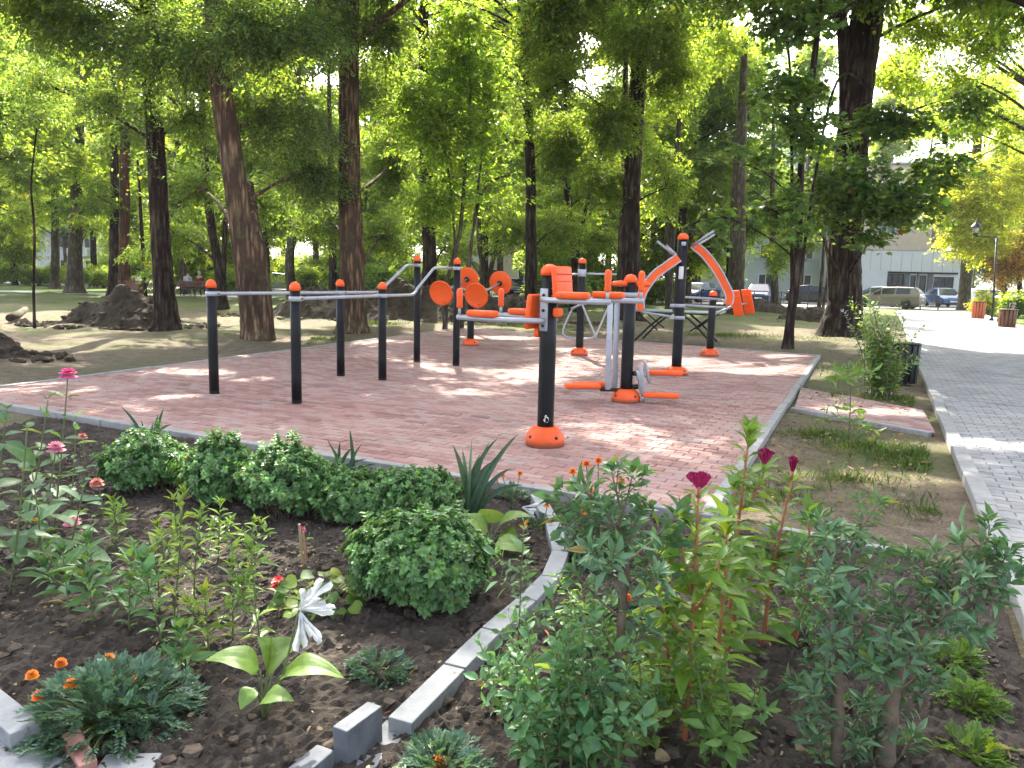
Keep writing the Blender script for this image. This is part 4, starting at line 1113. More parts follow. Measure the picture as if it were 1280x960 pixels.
tree('thorn_tree', 'small tree with low bright leaves drooping beside the dark locust trunk', 27.0, [(183, 400, 7), (180, 340, 6), (176, 270, 5), (172, 200, 3)], 'barkB',
     [(178, 305, 26.5, 30, 35, .9), (190, 340, 26, 22, 18, .7), (170, 235, 27, 40, 40, .8)], 'lf_mid', .12, .065, ztop=None, sides=10, tm=T_HEX)
tree('tan_bent_tree', 'tan bent trunk seen between the leaning tree and the next dark trunk', 44.0, [(366, 368, 16), (362, 330, 14), (368, 270, 12), (372, 180, 10)], 'barkC', [(360, 250, 45, 50, 40, .7)], 'lf_bright', .18, .09, sides=12, ztop=13)
tree('slim_dark_tree', 'slim dark trunk immediately left of the thick straight furrowed one', 40.0, [(416, 372, 13), (416, 320, 11), (414, 250, 10)], 'barkB', [(420, 220, 41, 40, 50, .7)], 'lf_mid', .16, .08, sides=12, ztop=12)
tree('multi_stem_tree', 'grey many stemmed small tree behind the orange spinning discs', 36.0, [(603, 385, 9), (602, 330, 8), (598, 300, 7), (600, 240, 5)], 'barkC', [(610, 260, 37, 50, 50, .7), (570, 320, 38, 40, 30, .5)], 'lf_mid', .15, .075,
     extra=[[(606, 380, 9), (614, 335, 8), (622, 300, 6), (626, 250, 4)]], ztop=None, sides=10)
tree('olive_wide_tree', 'olive brown stout trunk behind the orange foot plates on the right', 38.0, [(921, 393, 26), (922, 350, 24), (924, 290, 23), (926, 200, 18)], 'barkC', [(880, 300, 37, 35, 40, .7), (940, 310, 38, 40, 30, .5), (900, 45, 37, 60, 40, .7)], 'lf_bright', .16, .08, sides=16, ztop=13)
tree('thin_tan_tree', 'thin tan double stem just left of the broadest dark trunk', 33.0, [(1022, 404, 7), (1028, 340, 5), (1031, 290, 4), (1034, 200, 3)], 'barkC', [(1035, 200, 33, 30, 40, .5)], 'lf_bright', .15, .08, extra=[[(1026, 404, 5), (1035, 340, 4), (1030, 285, 3)]], ztop=None, sides=10)
tree('hanging_tree', 'pale tree with hanging willow like leaves beyond the slanting maple', 46.0, [(970, 382, 12), (968, 340, 11), (966, 280, 9)], 'barkC', [(965, 320, 45, 35, 28, .8), (900, 225, 46, 60, 45, .8), (1000, 280, 46, 40, 35, .6)], 'lf_bright', .2, .07, droop=.9, sides=12, ztop=11)

# distant trees: five kinds, copied
def proto_tree(name, H, cr, n, leaf, bark, lo=.3, L=.26, W=.13, th=.2, label=None):
    root = thing(name, label, 'tree', (0, 0, 0))
    tmb = MB(); q = trunk_mesh(tmb, [(0, 0, -.1), (.05, .05, H*.3), (-.1, .1, H*.6), (.05, 0, H*.92)], [th, th*.8, th*.55, th*.12], 12, .05)
    bl = []
    for i in range(22):
        a = rng.uniform(0, 2*pi); z = H*rng.uniform(lo, .95); f = sin(pi*min(1, max(.12, (z/H-lo+.12)/(1.1-lo))))
        rr = cr*f*rng.uniform(.2, .8); R_ = cr*rng.uniform(.35, .55)
        c = np.array((cos(a)*rr, sin(a)*rr, z))
        bl.append((c[0], c[1], c[2], R_, R_, R_*.7, n/22))
        s = q[np.argmin(abs(q[:, 2]-(z-rr*.5))), :3]
        tube(tmb, bez(s, (s+c)/2+(0, 0, .3), c, 6), np.linspace(th*.3, .02, 6), 6)
    tmb.build('trunk', M[bark], root)
    mb = MB(); crown_leaves(mb, bl, L, W, T_DIA, 40, 1.3, .2, .25, .15, False)
    mb.build('crown', [M[leaf], M['twig']], root, smooth=False)
    return root
def kids(o): return [c for c in S.objects if c.parent == o]
def copy_thing(o, loc, rz=0.0, sc=1.0, label=None, group=None):
    c = o.copy(); COL.objects.link(c); c.location = loc; c.rotation_euler = (0, 0, rz); c.scale = (sc,)*3
    if label: c['label'] = label
    if group: c['group'] = group
    for k in kids(o):
        d = k.copy(); COL.objects.link(d); d.parent = c
        for g in kids(k):
            e = g.copy(); COL.objects.link(e); e.parent = d
    return c
protos = [proto_tree('far_tree', 19, 4.4, 34000, 'lf_far', 'barkB', .2, th=.24), proto_tree('tall_tree', 25, 5.2, 44000, 'lf_far', 'barkC', .2, L=.3, W=.15, th=.3),
          proto_tree('pale_tree', 15, 4.2, 44000, 'lf_bright', 'barkC', .16, L=.2, W=.1, th=.22), proto_tree('bushy_tree', 7.5, 3.0, 16000, 'lf_far', 'barkB', .12, th=.14)]
# (px of the trunk, Y, kind, scale, label)
far = [(18, 62, 2, 1.0, 'pale airy tree at the far left edge beyond the white path'), (118, 66, 0, 1.1, 'far tree seen left of the dark half hidden trunk'),
       (40, 74, 1, 1.0, 'tall hazy tree far behind the thin wavy sapling'), (230, 60, 2, 1.1, 'sunlit pale tree behind the people on the bench'),
       (200, 78, 1, 1.1, 'tall far tree behind the dark locust trunk'), (335, 62, 0, 1.0, 'far leafy tree behind the leaning trunk'),
       (300, 70, 2, 1.2, 'bright far tree seen between bench and leaning trunk'), (395, 70, 1, 1.0, 'tall far tree left of the thick straight trunk'),
       (470, 58, 2, 1.1, 'sunlit pale tree right of the thick straight trunk'), (500, 76, 1, 1.1, 'tall far tree above the raised rail'),
       (455, 44, 3, .9, 'low bushy tree behind the raised part of the rails'), (570, 66, 0, 1.1, 'far tree behind the young yellow maple'),
       (625, 78, 1, 1.1, 'tall far tree behind the orange discs'), (690, 62, 2, 1.1, 'bright tree between the near black post and the black trunk'),
       (742, 50, 3, 1.0, 'bushy sunlit tree behind the air walker bar'), (760, 74, 1, 1.1, 'tall far tree left of the massive dark trunk'),
       (815, 56, 2, 1.0, 'bright tree between massive trunk and twin stemmed tree'), (690, 46, 3, .9, 'low bushy tree right of the slim black trunk'),
       (872, 82, 1, .95, 'tall far tree in front of the blue apartment block'), (945, 84, 0, 1.0, 'far tree beside the parked cars right of the foot plates'),
       (1000, 72, 1, 1.0, 'tall far tree behind the slanting maple'), (912, 50, 0, 1.0, 'far tree rising behind the olive stout trunk'), (1100, 92, 1, 1.15, 'tall far tree rising behind the office building'), (860, 54, 2, 1.2, 'bright tall tree just left of the olive stout trunk'), (1150, 98, 1, 1.1, 'farthest tall tree above the office building roof'), (1060, 88, 2, 1.1, 'pale far tree behind the broadest trunk'),
       (1250, 76, 2, 1.3, 'pale far tree behind the silver car'), (1290, 66, 1, 1.0, 'tall hazy tree at the right picture edge'),
       (1215, 96, 1, 1.1, 'tall far tree rising behind the yellow leaves'), (-40, 50, 0, 1.1, 'tree with branches reaching in at the left edge'),
       (-15, 38, 1, .9, 'nearer tree just past the left edge whose crown hangs in'), (165, 90, 2, 1.3, 'farthest pale tree left of the locust trunk'),
       (430, 92, 2, 1.3, 'farthest pale tree behind the straight trunk'), (540, 96, 1, 1.2, 'farthest tall tree between the bar posts'), (720, 98, 2, 1.3, 'farthest pale tree behind the air walker'),
       (800, 100, 1, 1.1, 'farthest tall tree behind the press pole'), (265, 100, 1, 1.2, 'farthest tall tree above the bench'), (355, 98, 1, 1.2, 'farthest tall tree right of the leaning trunk'),
       (640, 100, 1, 1.2, 'farthest tall tree behind the black trunk'), (85, 100, 1, 1.2, 'farthest tall tree behind the stout grey trunk'), (330, 47, 1, .95, 'tall full crowned tree just right of the leaning trunk'), (470, 49, 1, .95, 'tall full crowned tree behind the yellow green young maple on its left'), (605, 45, 0, 1.15, 'full crowned tree right of the yellow green young maple'), (700, 52, 1, .95, 'tall full crowned tree right of the slim black trunk'), (850, 47, 0, 1.15, 'full crowned tree behind the tallest press pole'), (230, 48, 1, .9, 'tall full crowned tree between dark locust and leaning trunk'), (100, 52, 0, 1.15, 'full crowned tree behind the stout grey trunk'), (10, 96, 1, 1.2, 'farthest tall tree at the left edge')]
used = set()
for i, (px, Y, k, sc, lab) in enumerate(far):
    g = P(px, 350, Y); loc = (g[0], g[1], 0.0)
    if k not in used:
        used.add(k); o = protos[k]; o.location = loc; o.scale = (sc,)*3; o['label'] = lab; o['group'] = 'distant park trees'; o.rotation_euler = (0, 0, rng.uniform(0, 6))
    else: copy_thing(protos[k], loc, rng.uniform(0, 6.28), sc*rng.uniform(.92, 1.1), lab, 'distant park trees')
# undergrowth: low bushes in the far middle ground

# ------------------------------------------------------------------ garden plants
GOLD = 2.39996
def up_path(px0, py0, px1, py1, bow=0.0, n=10, dy=0.0):
    a = G(px0, py0, .02); b = P(px1, py1, a[1]+dy)
    m = (a+b)/2+np.array((bow, rng.normal(0, .01), 0))
    return bez(a, m, b, n)
def at_path(p, t):
    t = np.clip(t, 0, 1)*(len(p)-1); i = np.minimum(t.astype(int), len(p)-2); f = (t-i)[:, None]
    return p[i]*(1-f)+p[i+1]*f, nrm(p[i+1]-p[i])
def leaves_on(lmb, path, nodes, mode, L, W, tm, t0=.12, t1=1.0, elev=.45, size=lambda t: 1.0, pet=.25, tv=.15, base=(1, 1, 1), ty=.08, mi=0, jit=.2, smb=None):
    per = {'spiral': 1, 'opp': 2, 'whorl': 5}[mode]
    k = np.repeat(np.arange(nodes), per); n = len(k)
    t = t0+(t1-t0)*k/max(1, nodes-1)
    p, tg = at_path(path, t)
    az = (k*GOLD if mode == 'spiral' else k*pi/2+np.tile(np.arange(per)*2*pi/per, nodes))+rng.normal(0, jit, n)+rng.uniform(0, 6)
    h = np.c_[np.cos(az), np.sin(az), np.zeros(n)]; h = nrm(h-tg*np.sum(h*tg, 1, keepdims=True))
    e = (elev+rng.normal(0, .18, n)+.55*(np.clip(t, 0, 1)**5))[:, None]
    X = h*np.cos(e)+tg*np.sin(e); Nn = tg*np.cos(e)-h*np.sin(e)+rng.normal(0, .28, (n, 3))
    sz = np.array([size(q) for q in t])*np.exp(rng.normal(0, .24, n))
    pos = p+X*(L*pet*sz)[:, None]
    scatter(lmb, tm, pos, X, Nn, L*sz, W*sz*np.exp(rng.normal(0, .08, n)), tints(n, tv, ty, base), mi)
    if smb is not None:
        for i in range(n): tube(smb, [p[i], pos[i]+X[i]*L*.1*sz[i]], .0018, 4, cap=False)
def pompon(mb, c, r, rings=4, n0=7, tm=T_PETAL, flat=.55, up=(0, 0, 1), tint=(1, 1, 1), w=.55, tv=.12):
    up = nrm(np.array(up, float)); u = nrm(np.cross(up, (.3, 1, .1))); v = np.cross(up, u)
    for k in range(rings):
        f = (k+1)/rings; n = n0+2*k; a = np.arange(n)*2*pi/n+k*.4+rng.normal(0, .1, n)
        e = (1-f)*1.25-(.12 if k == rings-1 else 0)
        X = (u*np.cos(a)[:, None]+v*np.sin(a)[:, None])*cos(e)+up*sin(e)
        Nn = up*cos(e)-(u*np.cos(a)[:, None]+v*np.sin(a)[:, None])*sin(e)+rng.normal(0, .12, (n, 3))
        ln = r*(.55+.45*f)
        scatter(mb, tm, np.asarray(c)+up*(1-f)*r*flat*.5+X*r*.05, X, Nn, ln, ln*w, tints(n, tv, .05, tint))
def plant(name, label, cat, loc, group, parts):
    root = thing(name, label, cat, (loc[0], loc[1], .02), group)
    for nm, mb, mt in parts:
        if mb.n: mb.build(nm, mt, root)
    return root

# round clipped small-leaved shrubs
def mound(px, py, wpx, top, label, tipn=520, leaf=.030, mat='pl_shrub'):
    c = G(px, py, .02); Y = c[1]; m = mpp(Y)*1.04
    rx = wpx*m/2; h = P(px, top, Y)[2]; ry = rx*.85
    smb, lmb = MB(), MB()
    d = nrm(rng.normal(0, 1, (tipn*2, 3))); d = d[d[:, 2] > -.45][:tipn]; n = len(d)
    lob = 1+.10*np.sin(d[:, 0]*5+px)+.08*np.sin(d[:, 1]*6+px*.3)+.05*np.sin(d[:, 2]*7)
    tip = np.array((c[0], c[1], h*.52))+d*np.array((rx, ry, h*.5))*(lob*np.where(rng.random(n) < .12, rng.uniform(1.02, 1.14, n), rng.uniform(.74, 1.03, n)))[:, None]
    axis = nrm(d*np.array((1, 1, .8))+np.array((0, 0, .55))+rng.normal(0, .2, (n, 3)))
    shoot = np.exp(rng.normal(0, .22, n))[:, None]*np.array((1, 1, 1))*(1+np.clip(rng.normal(0, .12, n), -.1, .4))[:, None]
    for k in range(4):      # rosettes of leaves down each shoot
        per = 6 if k < 2 else 4
        back = tip-axis*(.016*k+rng.uniform(0, .008, n))[:, None]
        for j in range(per):
            az = j*2*pi/per+k*.5+rng.uniform(0, .6, n)
            u = nrm(np.cross(axis, rng.normal(0, 1, (n, 3)))) if j == 0 and k == 0 else u0
            u0 = u; v = np.cross(axis, u)
            hh = u*np.cos(az)[:, None]+v*np.sin(az)[:, None]
            e = np.clip((.75-.22*k)+rng.normal(0, .18, n), -.3, 1.3)[:, None]
            X = hh*np.cos(e)+axis*np.sin(e); Nn = axis*np.cos(e)-hh*np.sin(e)
            sz = leaf*(.75+.18*k)*np.exp(rng.normal(0, .15, n))
            scatter(lmb, T_SMALL, back, X, Nn, sz, sz*.62, tints(n, .2, .08)*shoot*(1.12-.06*k))
    # sparse inner leaves and stems
    for k in range(0, n, 5):
        a = np.array((c[0]+rng.normal(0, rx*.18), c[1]+rng.normal(0, ry*.18), .0))
        b = tip[k]; tube(smb, bez(a, (a+b)/2+np.array((0, 0, h*.12)), b, 5), [.004, .0035, .003, .0022, .0012], 4, cap=False)
    ni = n*5; q = rng.random((ni,))[:, None]**.5
    dd = d[rng.integers(0, n, ni)]
    scatter(lmb, T_SMALL, np.array((c[0], c[1], h*.5))+dd*np.array((rx, ry, h*.48))*(.45+.45*q), rng.normal(0, 1, (ni, 3))+dd, rng.normal(0, .6, (ni, 3))+(0, 0, 1), leaf*1.15, leaf*.7, tints(ni, .2, .08))
    return plant('round_shrub', label, 'shrub', c, 'clipped round shrubs', [('stems', smb, M['stemwood']), ('foliage', lmb, M[mat])])
mound(184, 618, 112, 541, 'dark green round shrub standing apart at the left end of the clipped row')
mound(278, 632, 102, 548, 'round shrub catching sun on its pale left side, second along the clipped row')
mound(360, 645, 126, 555, 'largest clipped shrub of the back row, in front of the lone short bar post')
mound(445, 652, 105, 588, 'low clipped shrub in front of the small iris clump')
mound(520, 655, 110, 585, 'round shrub at the right end of the row, touching the large iris')
mound(527, 757, 168, 645, 'big ball shaped shrub in front of the row, beside the stone edging', 760, .034)

# irises
def iris(px, py, tips, label, wd=.028):
    c = G(px, py, .02); mb = MB()
    for i, (tx, ty, bend) in enumerate(tips):
        a = c+np.array((rng.normal(0, .03), rng.normal(0, .03), -.01)); b = P(tx, ty, c[1]+rng.normal(0, .05))
        w_ = bez(a, np.array((a[0]*.75+b[0]*.25, a[1], a[2]+(b[2]-a[2])*(.62+bend))), b, 12)
        t = nrm(np.gradient(w_, axis=0)); s = nrm(np.cross(t, (0.25+rng.normal(0, .3), 1, .1)))
        f = np.array([.75, .9, 1, 1, 1, .97, .92, .84, .72, .55, .32, .02])*wd*.5*rng.uniform(.85, 1.15)
        nn = np.cross(s, t)
        V = np.stack([w_-s*f[:, None], w_+nn*f[:, None]*.35, w_+s*f[:, None]], 1).reshape(-1, 3)
        q = []
        for k in range(11):
            for j in range(2): q.append([k*3+j, k*3+j+1, k*3+4+j, k*3+3+j])
        mb.add(V, [np.array(q)], 0, np.tile(tints(1, .2, .1), (36, 1)))
    return plant('iris_clump', label, 'plant', c, 'iris clumps at the platform edge', [('blades', mb, M['pl_iris'])])
iris(186, 556, [(150, 507, 0), (205, 510, 0), (198, 517, 0), (176, 525, 0), (162, 528, 0), (192, 528, 0), (215, 530, .1)], 'small iris clump behind the leftmost round shrub')
iris(428, 598, [(408, 548, 0), (437, 537, 0), (452, 555, 0), (440, 560, 0), (425, 552, 0), (459, 573, .1), (416, 560, 0), (470, 580, .2)], 'small iris clump by the kerb behind the low clipped shrub')
iris(584, 652, [(566, 556, 0), (578, 562, .05), (590, 548, 0), (601, 566, 0), (612, 552, 0), (622, 548, .1), (634, 560, .05), (648, 542, 0), (606, 585, 0), (560, 590, 0), (572, 600, 0), (654, 606, .3), (640, 585, .2), (618, 575, .1)],
     'large fan of iris blades near the top of the stone edging', .034)

# zinnias at the left edge
def zinnia(px0, py0, px1, py1, flower, label, nodes=7, L=.125, W=.064, fr=.045, bow=.02, tm=T_OV, seed=(1, 1, 1)):
    p = up_path(px0, py0, px1, py1, bow); smb, lmb, fmb, cmb = MB(), MB(), MB(), MB()
    tube(smb, p, np.linspace(.0055, .003, len(p)), 7)
    leaves_on(lmb, p, nodes, 'opp', L, W, tm, .12, .86 if flower else 1.0, .25, lambda t: 1.15-.65*t, .06, base=seed)
    parts = [('stem', smb, M['stem']), ('foliage', lmb, M['pl_zinnia'])]
    root = plant('zinnia', label, 'flower', p[0], 'zinnias along the left edge', parts)
    if flower:
        pompon(fmb, p[-1], fr, 4, 9, flat=.5, w=.42); f = fmb.build('flower_head', M[flower], root)
        lathe(cmb, p[-1]+(0, 0, fr*.25), [(fr*.16, 0), (fr*.2, .005), (.001, .012)], 10); cmb.build('flower_centre', M['brownseed'], f)
    return root
zinnia(66, 672, 85, 468, 'fl_pink', 'tall zinnia with a vivid pink bloom held above the paving', 7, fr=.05)
zinnia(42, 700, 70, 560, 'fl_palepink', 'zinnia with a fading dusty pink bloom among big leaves', 7, fr=.046)
zinnia(105, 608, 103, 546, 'fl_salmon', 'small zinnia with a faint pink bloom near the left kerb', 4, .07, .035, .034)
zinnia(128, 648, 121, 604, 'fl_salmon', 'short zinnia with a salmon bloom left of the first round shrub', 4, .07, .035, .042)
zinnia(98, 706, 90, 652, 'fl_palepink', 'low zinnia with a pale pink crumpled bloom over bare soil', 4, .08, .04, .044)
zinnia(12, 745, 34, 535, None, 'big leafy zinnia without bloom at the left picture edge', 8, .13, .07)
zinnia(52, 730, 40, 590, None, 'shorter leafy zinnia between the edge plant and the faded bloom', 7, .12, .065)
zinnia(-30, 720, -5, 570, None, 'leafy plant half cut off by the left picture edge', 8, .13, .07)

zinnia(88, 640, 95, 520, None, 'leafy zinnia behind the faded bloom, near the kerb', 7, .12, .062)
zinnia(25, 690, 60, 500, None, 'tall leafy zinnia between the edge plant and the vivid pink one', 9, .125, .064)
zinnia(-15, 660, 8, 512, None, 'leafy zinnia at the left edge close to the platform kerb', 9, .12, .06)
zinnia(75, 720, 104, 610, None, 'broad leafy zinnia low behind the pale crumpled bloom', 7, .13, .07)
# pale aster seedlings
def seedling(px0, py0, px1, py1, label, mat='pl_light', nodes=16, L=.062, W=.019, bow=.0, branch=2, tm=T_LANCE, base=(1, 1, 1)):
    p = up_path(px0, py0, px1, py1, bow or rng.normal(0, .015)); smb, lmb = MB(), MB()
    h = p[-1][2]
    tube(smb, p, np.linspace(.0042, .0018, len(p)), 6)
    leaves_on(lmb, p, nodes, 'spiral', L, W, tm, .1, 1.0, .5, lambda t: .75+.5*sin(pi*min(t*1.1, 1)), .05, base=base)
    leaves_on(lmb, p, 2, 'whorl', L*.6, W*.8, tm, .96, 1.0, .7, base=base)
    for k in range(branch):
        i = rng.integers(3, 7); a = rng.uniform(0, 6.28); b = p[i]+np.array((cos(a)*.07, sin(a)*.07, rng.uniform(.3, .55)*h*.7))
        q = bez(p[i], p[i]+np.array((cos(a)*.06, sin(a)*.06, .03)), b, 7)
        tube(smb, q, np.linspace(.003, .0013, 7), 5); leaves_on(lmb, q, 8, 'spiral', L*.8, W*.85, tm, .2, 1, .5, base=base)
        leaves_on(lmb, q, 1, 'whorl', L*.55, W*.8, tm, 1.0, 1.0, .7, base=base)
    return plant('aster_seedling', label, 'plant', p[0], 'aster seedlings in the left bed', [('stem', smb, M['stem']), ('foliage', lmb, M[mat])])
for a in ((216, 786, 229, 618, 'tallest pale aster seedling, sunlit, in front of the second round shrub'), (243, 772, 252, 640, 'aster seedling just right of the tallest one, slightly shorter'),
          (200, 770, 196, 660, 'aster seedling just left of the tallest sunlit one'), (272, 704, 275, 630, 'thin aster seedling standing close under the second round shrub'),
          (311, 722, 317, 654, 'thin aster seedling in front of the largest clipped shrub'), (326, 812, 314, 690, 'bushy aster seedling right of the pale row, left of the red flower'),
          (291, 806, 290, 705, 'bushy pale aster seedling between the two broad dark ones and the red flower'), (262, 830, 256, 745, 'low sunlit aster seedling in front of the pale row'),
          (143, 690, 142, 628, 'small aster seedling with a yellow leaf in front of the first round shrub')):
    seedling(*a, base=(1.25, 1.1, .8) if 'sunlit' in a[4] else (1, 1, 1), nodes=20, branch=3)  # sunlight painted into the leaf tint of the 'sunlit' seedlings: brighter, yellower
for a in ((118, 786, 108, 676, 'dark green leafy seedling leftmost of the bed front group'), (162, 794, 166, 690, 'dark green leafy seedling right of the leftmost pair'),
          (86, 768, 78, 690, 'short dark leafy seedling near the big edge zinnia'), (205, 812, 180, 705, 'dark leafy seedling leaning left in front of the tallest pale one'), (232, 846, 226, 790, 'low broad leafed seedling at the front of the pale asters')):
    seedling(*a, mat='pl_dark', nodes=18, L=.075, W=.027, branch=3, base=(1.3, 1.25, 1.0))

# hostas
def hosta_tmpl(nu=14, nv=12):
    V = []
    for i in range(nu+1):
        u = i/nu; w = .5*max(0.0, sin(pi*min(1, u**.62)))**.8 if u < 1 else 0
        for j in range(nv+1):
            v = (j/nv*2-1); vein = .018*cos(v*pi*5.5)*sin(pi*u)
            V.append((u+.03*abs(v)*(1-u), w*v, .16*sin(pi*u*.75)-.38*u*u+.20*abs(v)*w-.10*v*v*w+vein+.012*sin(u*14+v*3)*abs(v)))
    fs = [[i*(nv+1)+j, i*(nv+1)+j+1, (i+1)*(nv+1)+j+1, (i+1)*(nv+1)+j] for i in range(nu) for j in range(nv)]
    return np.array(V), fs
T_BIG = hosta_tmpl()
def big_leaves(lmb, smb, c, specs, tm=T_BIG):
    for (bx, by, tx, ty, wd, z0) in specs:      # leaf base and tip pixels
        a = P(bx, by, c[1]+z0); b = P(tx, ty, c[1]+z0-.05)
        X = b-a; L = np.linalg.norm(X)*1.0
        Nn = np.array((0, -.35, 1.0))+rng.normal(0, .12, 3)
        scatter(lmb, tm, [a], [X+np.array((0, 0, .12*L))], [Nn], L, wd*mpp(c[1])*.85, tints(1, .12, .04))
        tube(smb, bez(c, (c*.6+a*.4)+(0, 0, .05), a, 7), [.006, .005, .005, .004, .004, .0035, .003], 6)
T_LILY = leaf_tmpl([(.15, .14), (.4, .22), (.62, .36), (.8, .5), (.93, .36)], .22, -.35)
def lily(mb, c, dirs, L=.09):
    for d in dirs:
        d = nrm(np.array(d, float)+rng.normal(0, .06, 3)); s = nrm(np.cross(d, (.2, 1, .3))); t = np.cross(d, s)
        ln = L*rng.uniform(.85, 1.2)
        for k in range(2):
            a = k*pi+rng.uniform(0, 1); r = s*cos(a)+t*sin(a)
            scatter(mb, T_LILY, [c+r*.004], [d+r*.10], [r-(0, 0, .1)], ln*rng.uniform(.9, 1.05), ln*.155, tints(1, .05, .02))
def hosta(c, leaves, label, stalk=None, dirs=None, fl=None):
    lmb, smb = MB(), MB(); big_leaves(lmb, smb, c, leaves)
    if stalk is not None:
        w_ = smooth_path([c, P(*stalk[0], c[1]-.03), P(*stalk[1], c[1]-.05)], 10); tube(smb, w_, np.linspace(.005, .0035, 10), 7)
        fl = w_[-1]
    root = plant('hosta', label, 'plant', c, 'hostas in the left bed', [('stems', smb, M['stem']), ('foliage', lmb, M['pl_hosta'])])
    if dirs is not None:
        f = MB(); lily(f, fl, dirs, .115 if stalk is not None else .10); f.build('flower', M['fl_white'], root)
    return root
hosta(G(330, 900, .02), [(325, 838, 262, 818, 58, .02), (335, 835, 368, 802, 62, .06), (350, 845, 424, 838, 56, 0), (328, 875, 362, 872, 38, -.08), (318, 860, 300, 885, 30, -.1), (345, 830, 330, 800, 50, .1)],
      'pale green hosta with a white bloom on a stalk at the bed front', ((352, 850), (374, 762)), [(.75, .0, .75), (.95, -.3, .15), (.85, .3, -.35), (.45, -.3, -.85), (.35, .9, -.3), (.3, -.5, .9), (.05, -.3, -.95), (.95, .1, -.05), (.7, -.5, -.65), (.6, -.4, .45)])
hosta(G(612, 690, .02), [(610, 665, 578, 645, 40, .05), (615, 655, 608, 632, 45, .15), (622, 660, 660, 640, 40, .05), (618, 680, 662, 690, 36, -.1), (605, 675, 570, 672, 36, -.05), (626, 668, 645, 668, 40, 0)],
      'light green hosta with a fallen white bloom beside the upper stone edging', None, [(.8, -.1, -.15), (.6, .2, .25), (.7, -.3, -.35)], P(652, 634, 4.25))

# marigolds with ferny leaves
def ferny(lmb, smb, c, rx, h, n, leaf=.075, lw=.0085, base=(1, 1, 1)):
    d = nrm(rng.normal(0, 1, (n, 3))); d[:, 2] = np.abs(d[:, 2]); r = rng.random(n)**.35
    org = np.array((c[0], c[1], .01))+d*np.array((rx, rx, h))*r[:, None]*.92
    ax = nrm(d*np.array((1, 1, .55))+np.array((0, 0, .25))+rng.normal(0, .3, (n, 3)))
    P_, X_, N_, L_ = [], [], [], []
    side = nrm(np.cross(ax, (0, 0, 1))+rng.normal(0, .2, (n, 3))); upv = np.cross(side, ax)
    for k in range(6):
        f = k/5.5
        for sg in (-1, 1):
            P_.append(org+ax*leaf*f*.85-(0, 0, .02*f*f)); X_.append(ax*.75+side*sg*.75+rng.normal(0, .1, (n, 3))); N_.append(upv+rng.normal(0, .15, (n, 3))); L_.append(np.full(n, leaf*.42*(1-.45*abs(f-.4))))
    P_.append(org+ax*leaf*.85-(0, 0, .02)); X_.append(ax); N_.append(upv); L_.append(np.full(n, leaf*.4))
    Pn = np.concatenate(P_); tn = np.tile(tints(n, .18, .06, base), (len(P_), 1))
    scatter(lmb, T_DIA, Pn, np.concatenate(X_), np.concatenate(N_), np.concatenate(L_), np.concatenate(L_)*.34+lw*.2, tn)
    for i in range(0, n, 3):
        tube(smb, bez((c[0]+rng.normal(0, .01), c[1], .0), (np.array(c)+org[i])/2+(0, 0, .03), org[i], 5), .0028, 4, cap=False)
def marigold(c, rx, h, n, flowers, label, leaf=.062, base=(1, 1, 1), fr=.021, mat='pl_blue', fcol='fl_orange', name='marigold'):
    lmb, smb = MB(), MB(); ferny(lmb, smb, c, rx, h, n, leaf, base=base)
    root = plant(name, label, 'flower' if flowers else 'plant', c, 'marigolds in the flower bed', [('stems', smb, M['stem']), ('foliage', lmb, M[mat])])
    for (px, py, dy) in flowers:
        q = P(px, py, c[1]+dy); mb = MB(); pompon(mb, q, fr, 4, 8, flat=.7, w=.75, tint=(1, rng.uniform(.75, 1.35), 1))
        f = mb.build('flower_head', M[fcol], root)
        s = MB(); tube(s, bez((c[0]+(q[0]-c[0])*.3, c[1]+dy*.3, .05), (c[0]*.3+q[0]*.7, c[1]+dy*.7, q[2]*.6), q, 6), .003, 5, cap=False)
        lathe(s, q-(0, 0, fr*.55), [(.003, 0), (.008, .006), (.009, .014), (.006, .018)], 8); s.build('flower_stalk', M['stem'], f)
    return root
marigold(G(140, 906, .02), .275, .205, 760, [(76, 829, .12), (40, 844, .0), (88, 855, -.02), (48, 870, -.06), (136, 823, .14), (163, 850, .05)], 'bushy marigold with six orange blooms at the lower left corner')
marigold(G(472, 848, .02), .115, .12, 130, [], 'small ferny marigold without bloom in front of the ball shrub', .06)
marigold(G(552, 968, .02), .13, .10, 150, [(550, 952, -.02)], 'low marigold with one orange bloom at the bottom edge, right of the block edging', .06)
marigold(G(1212, 890, .02), .105, .13, 130, [], 'fresh green ferny seedling beside the right shrub, upper of two', .06, (.8, .85, .7), mat='pl_light')
marigold(G(1216, 950, .02), .105, .09, 110, [], 'fresh green ferny seedling in the bottom right corner, lower of two', .06, (.8, .85, .7), mat='pl_light')
marigold(G(1190, 835, .02), .10, .12, 100, [], 'ferny seedling half hidden under the bent woody branch', .06, (.8, .85, .7), mat='pl_light')
marigold(G(640, 628, .02), .12, .13, 110, [(628, 593, 0), (650, 592, .03), (620, 600, .02)], 'little marigold with rusty orange blooms beside the large iris tips', .055, fr=.022)
marigold(G(676, 665, .02), .10, .10, 90, [(683, 652, 0), (659, 656, -.03), (684, 632, .05)], 'little marigold with dull orange blooms leaning on the curved edging', .055, fr=.02)
marigold(G(748, 700, .02), .19, .37, 300, [(733, 580, .05), (748, 576, .08), (716, 590, 0), (777, 601, .0), (738, 614, -.06), (800, 633, .03), (728, 640, -.1)], 'tall straggly marigold with several rusty blooms in front of the red paving', .07, fr=.024)
marigold(G(778, 775, .02), .10, .12, 90, [(784, 747, 0), (800, 770, .02)], 'low marigold with a yellow orange bloom behind the pale leafy shoots', .06, fr=.022)

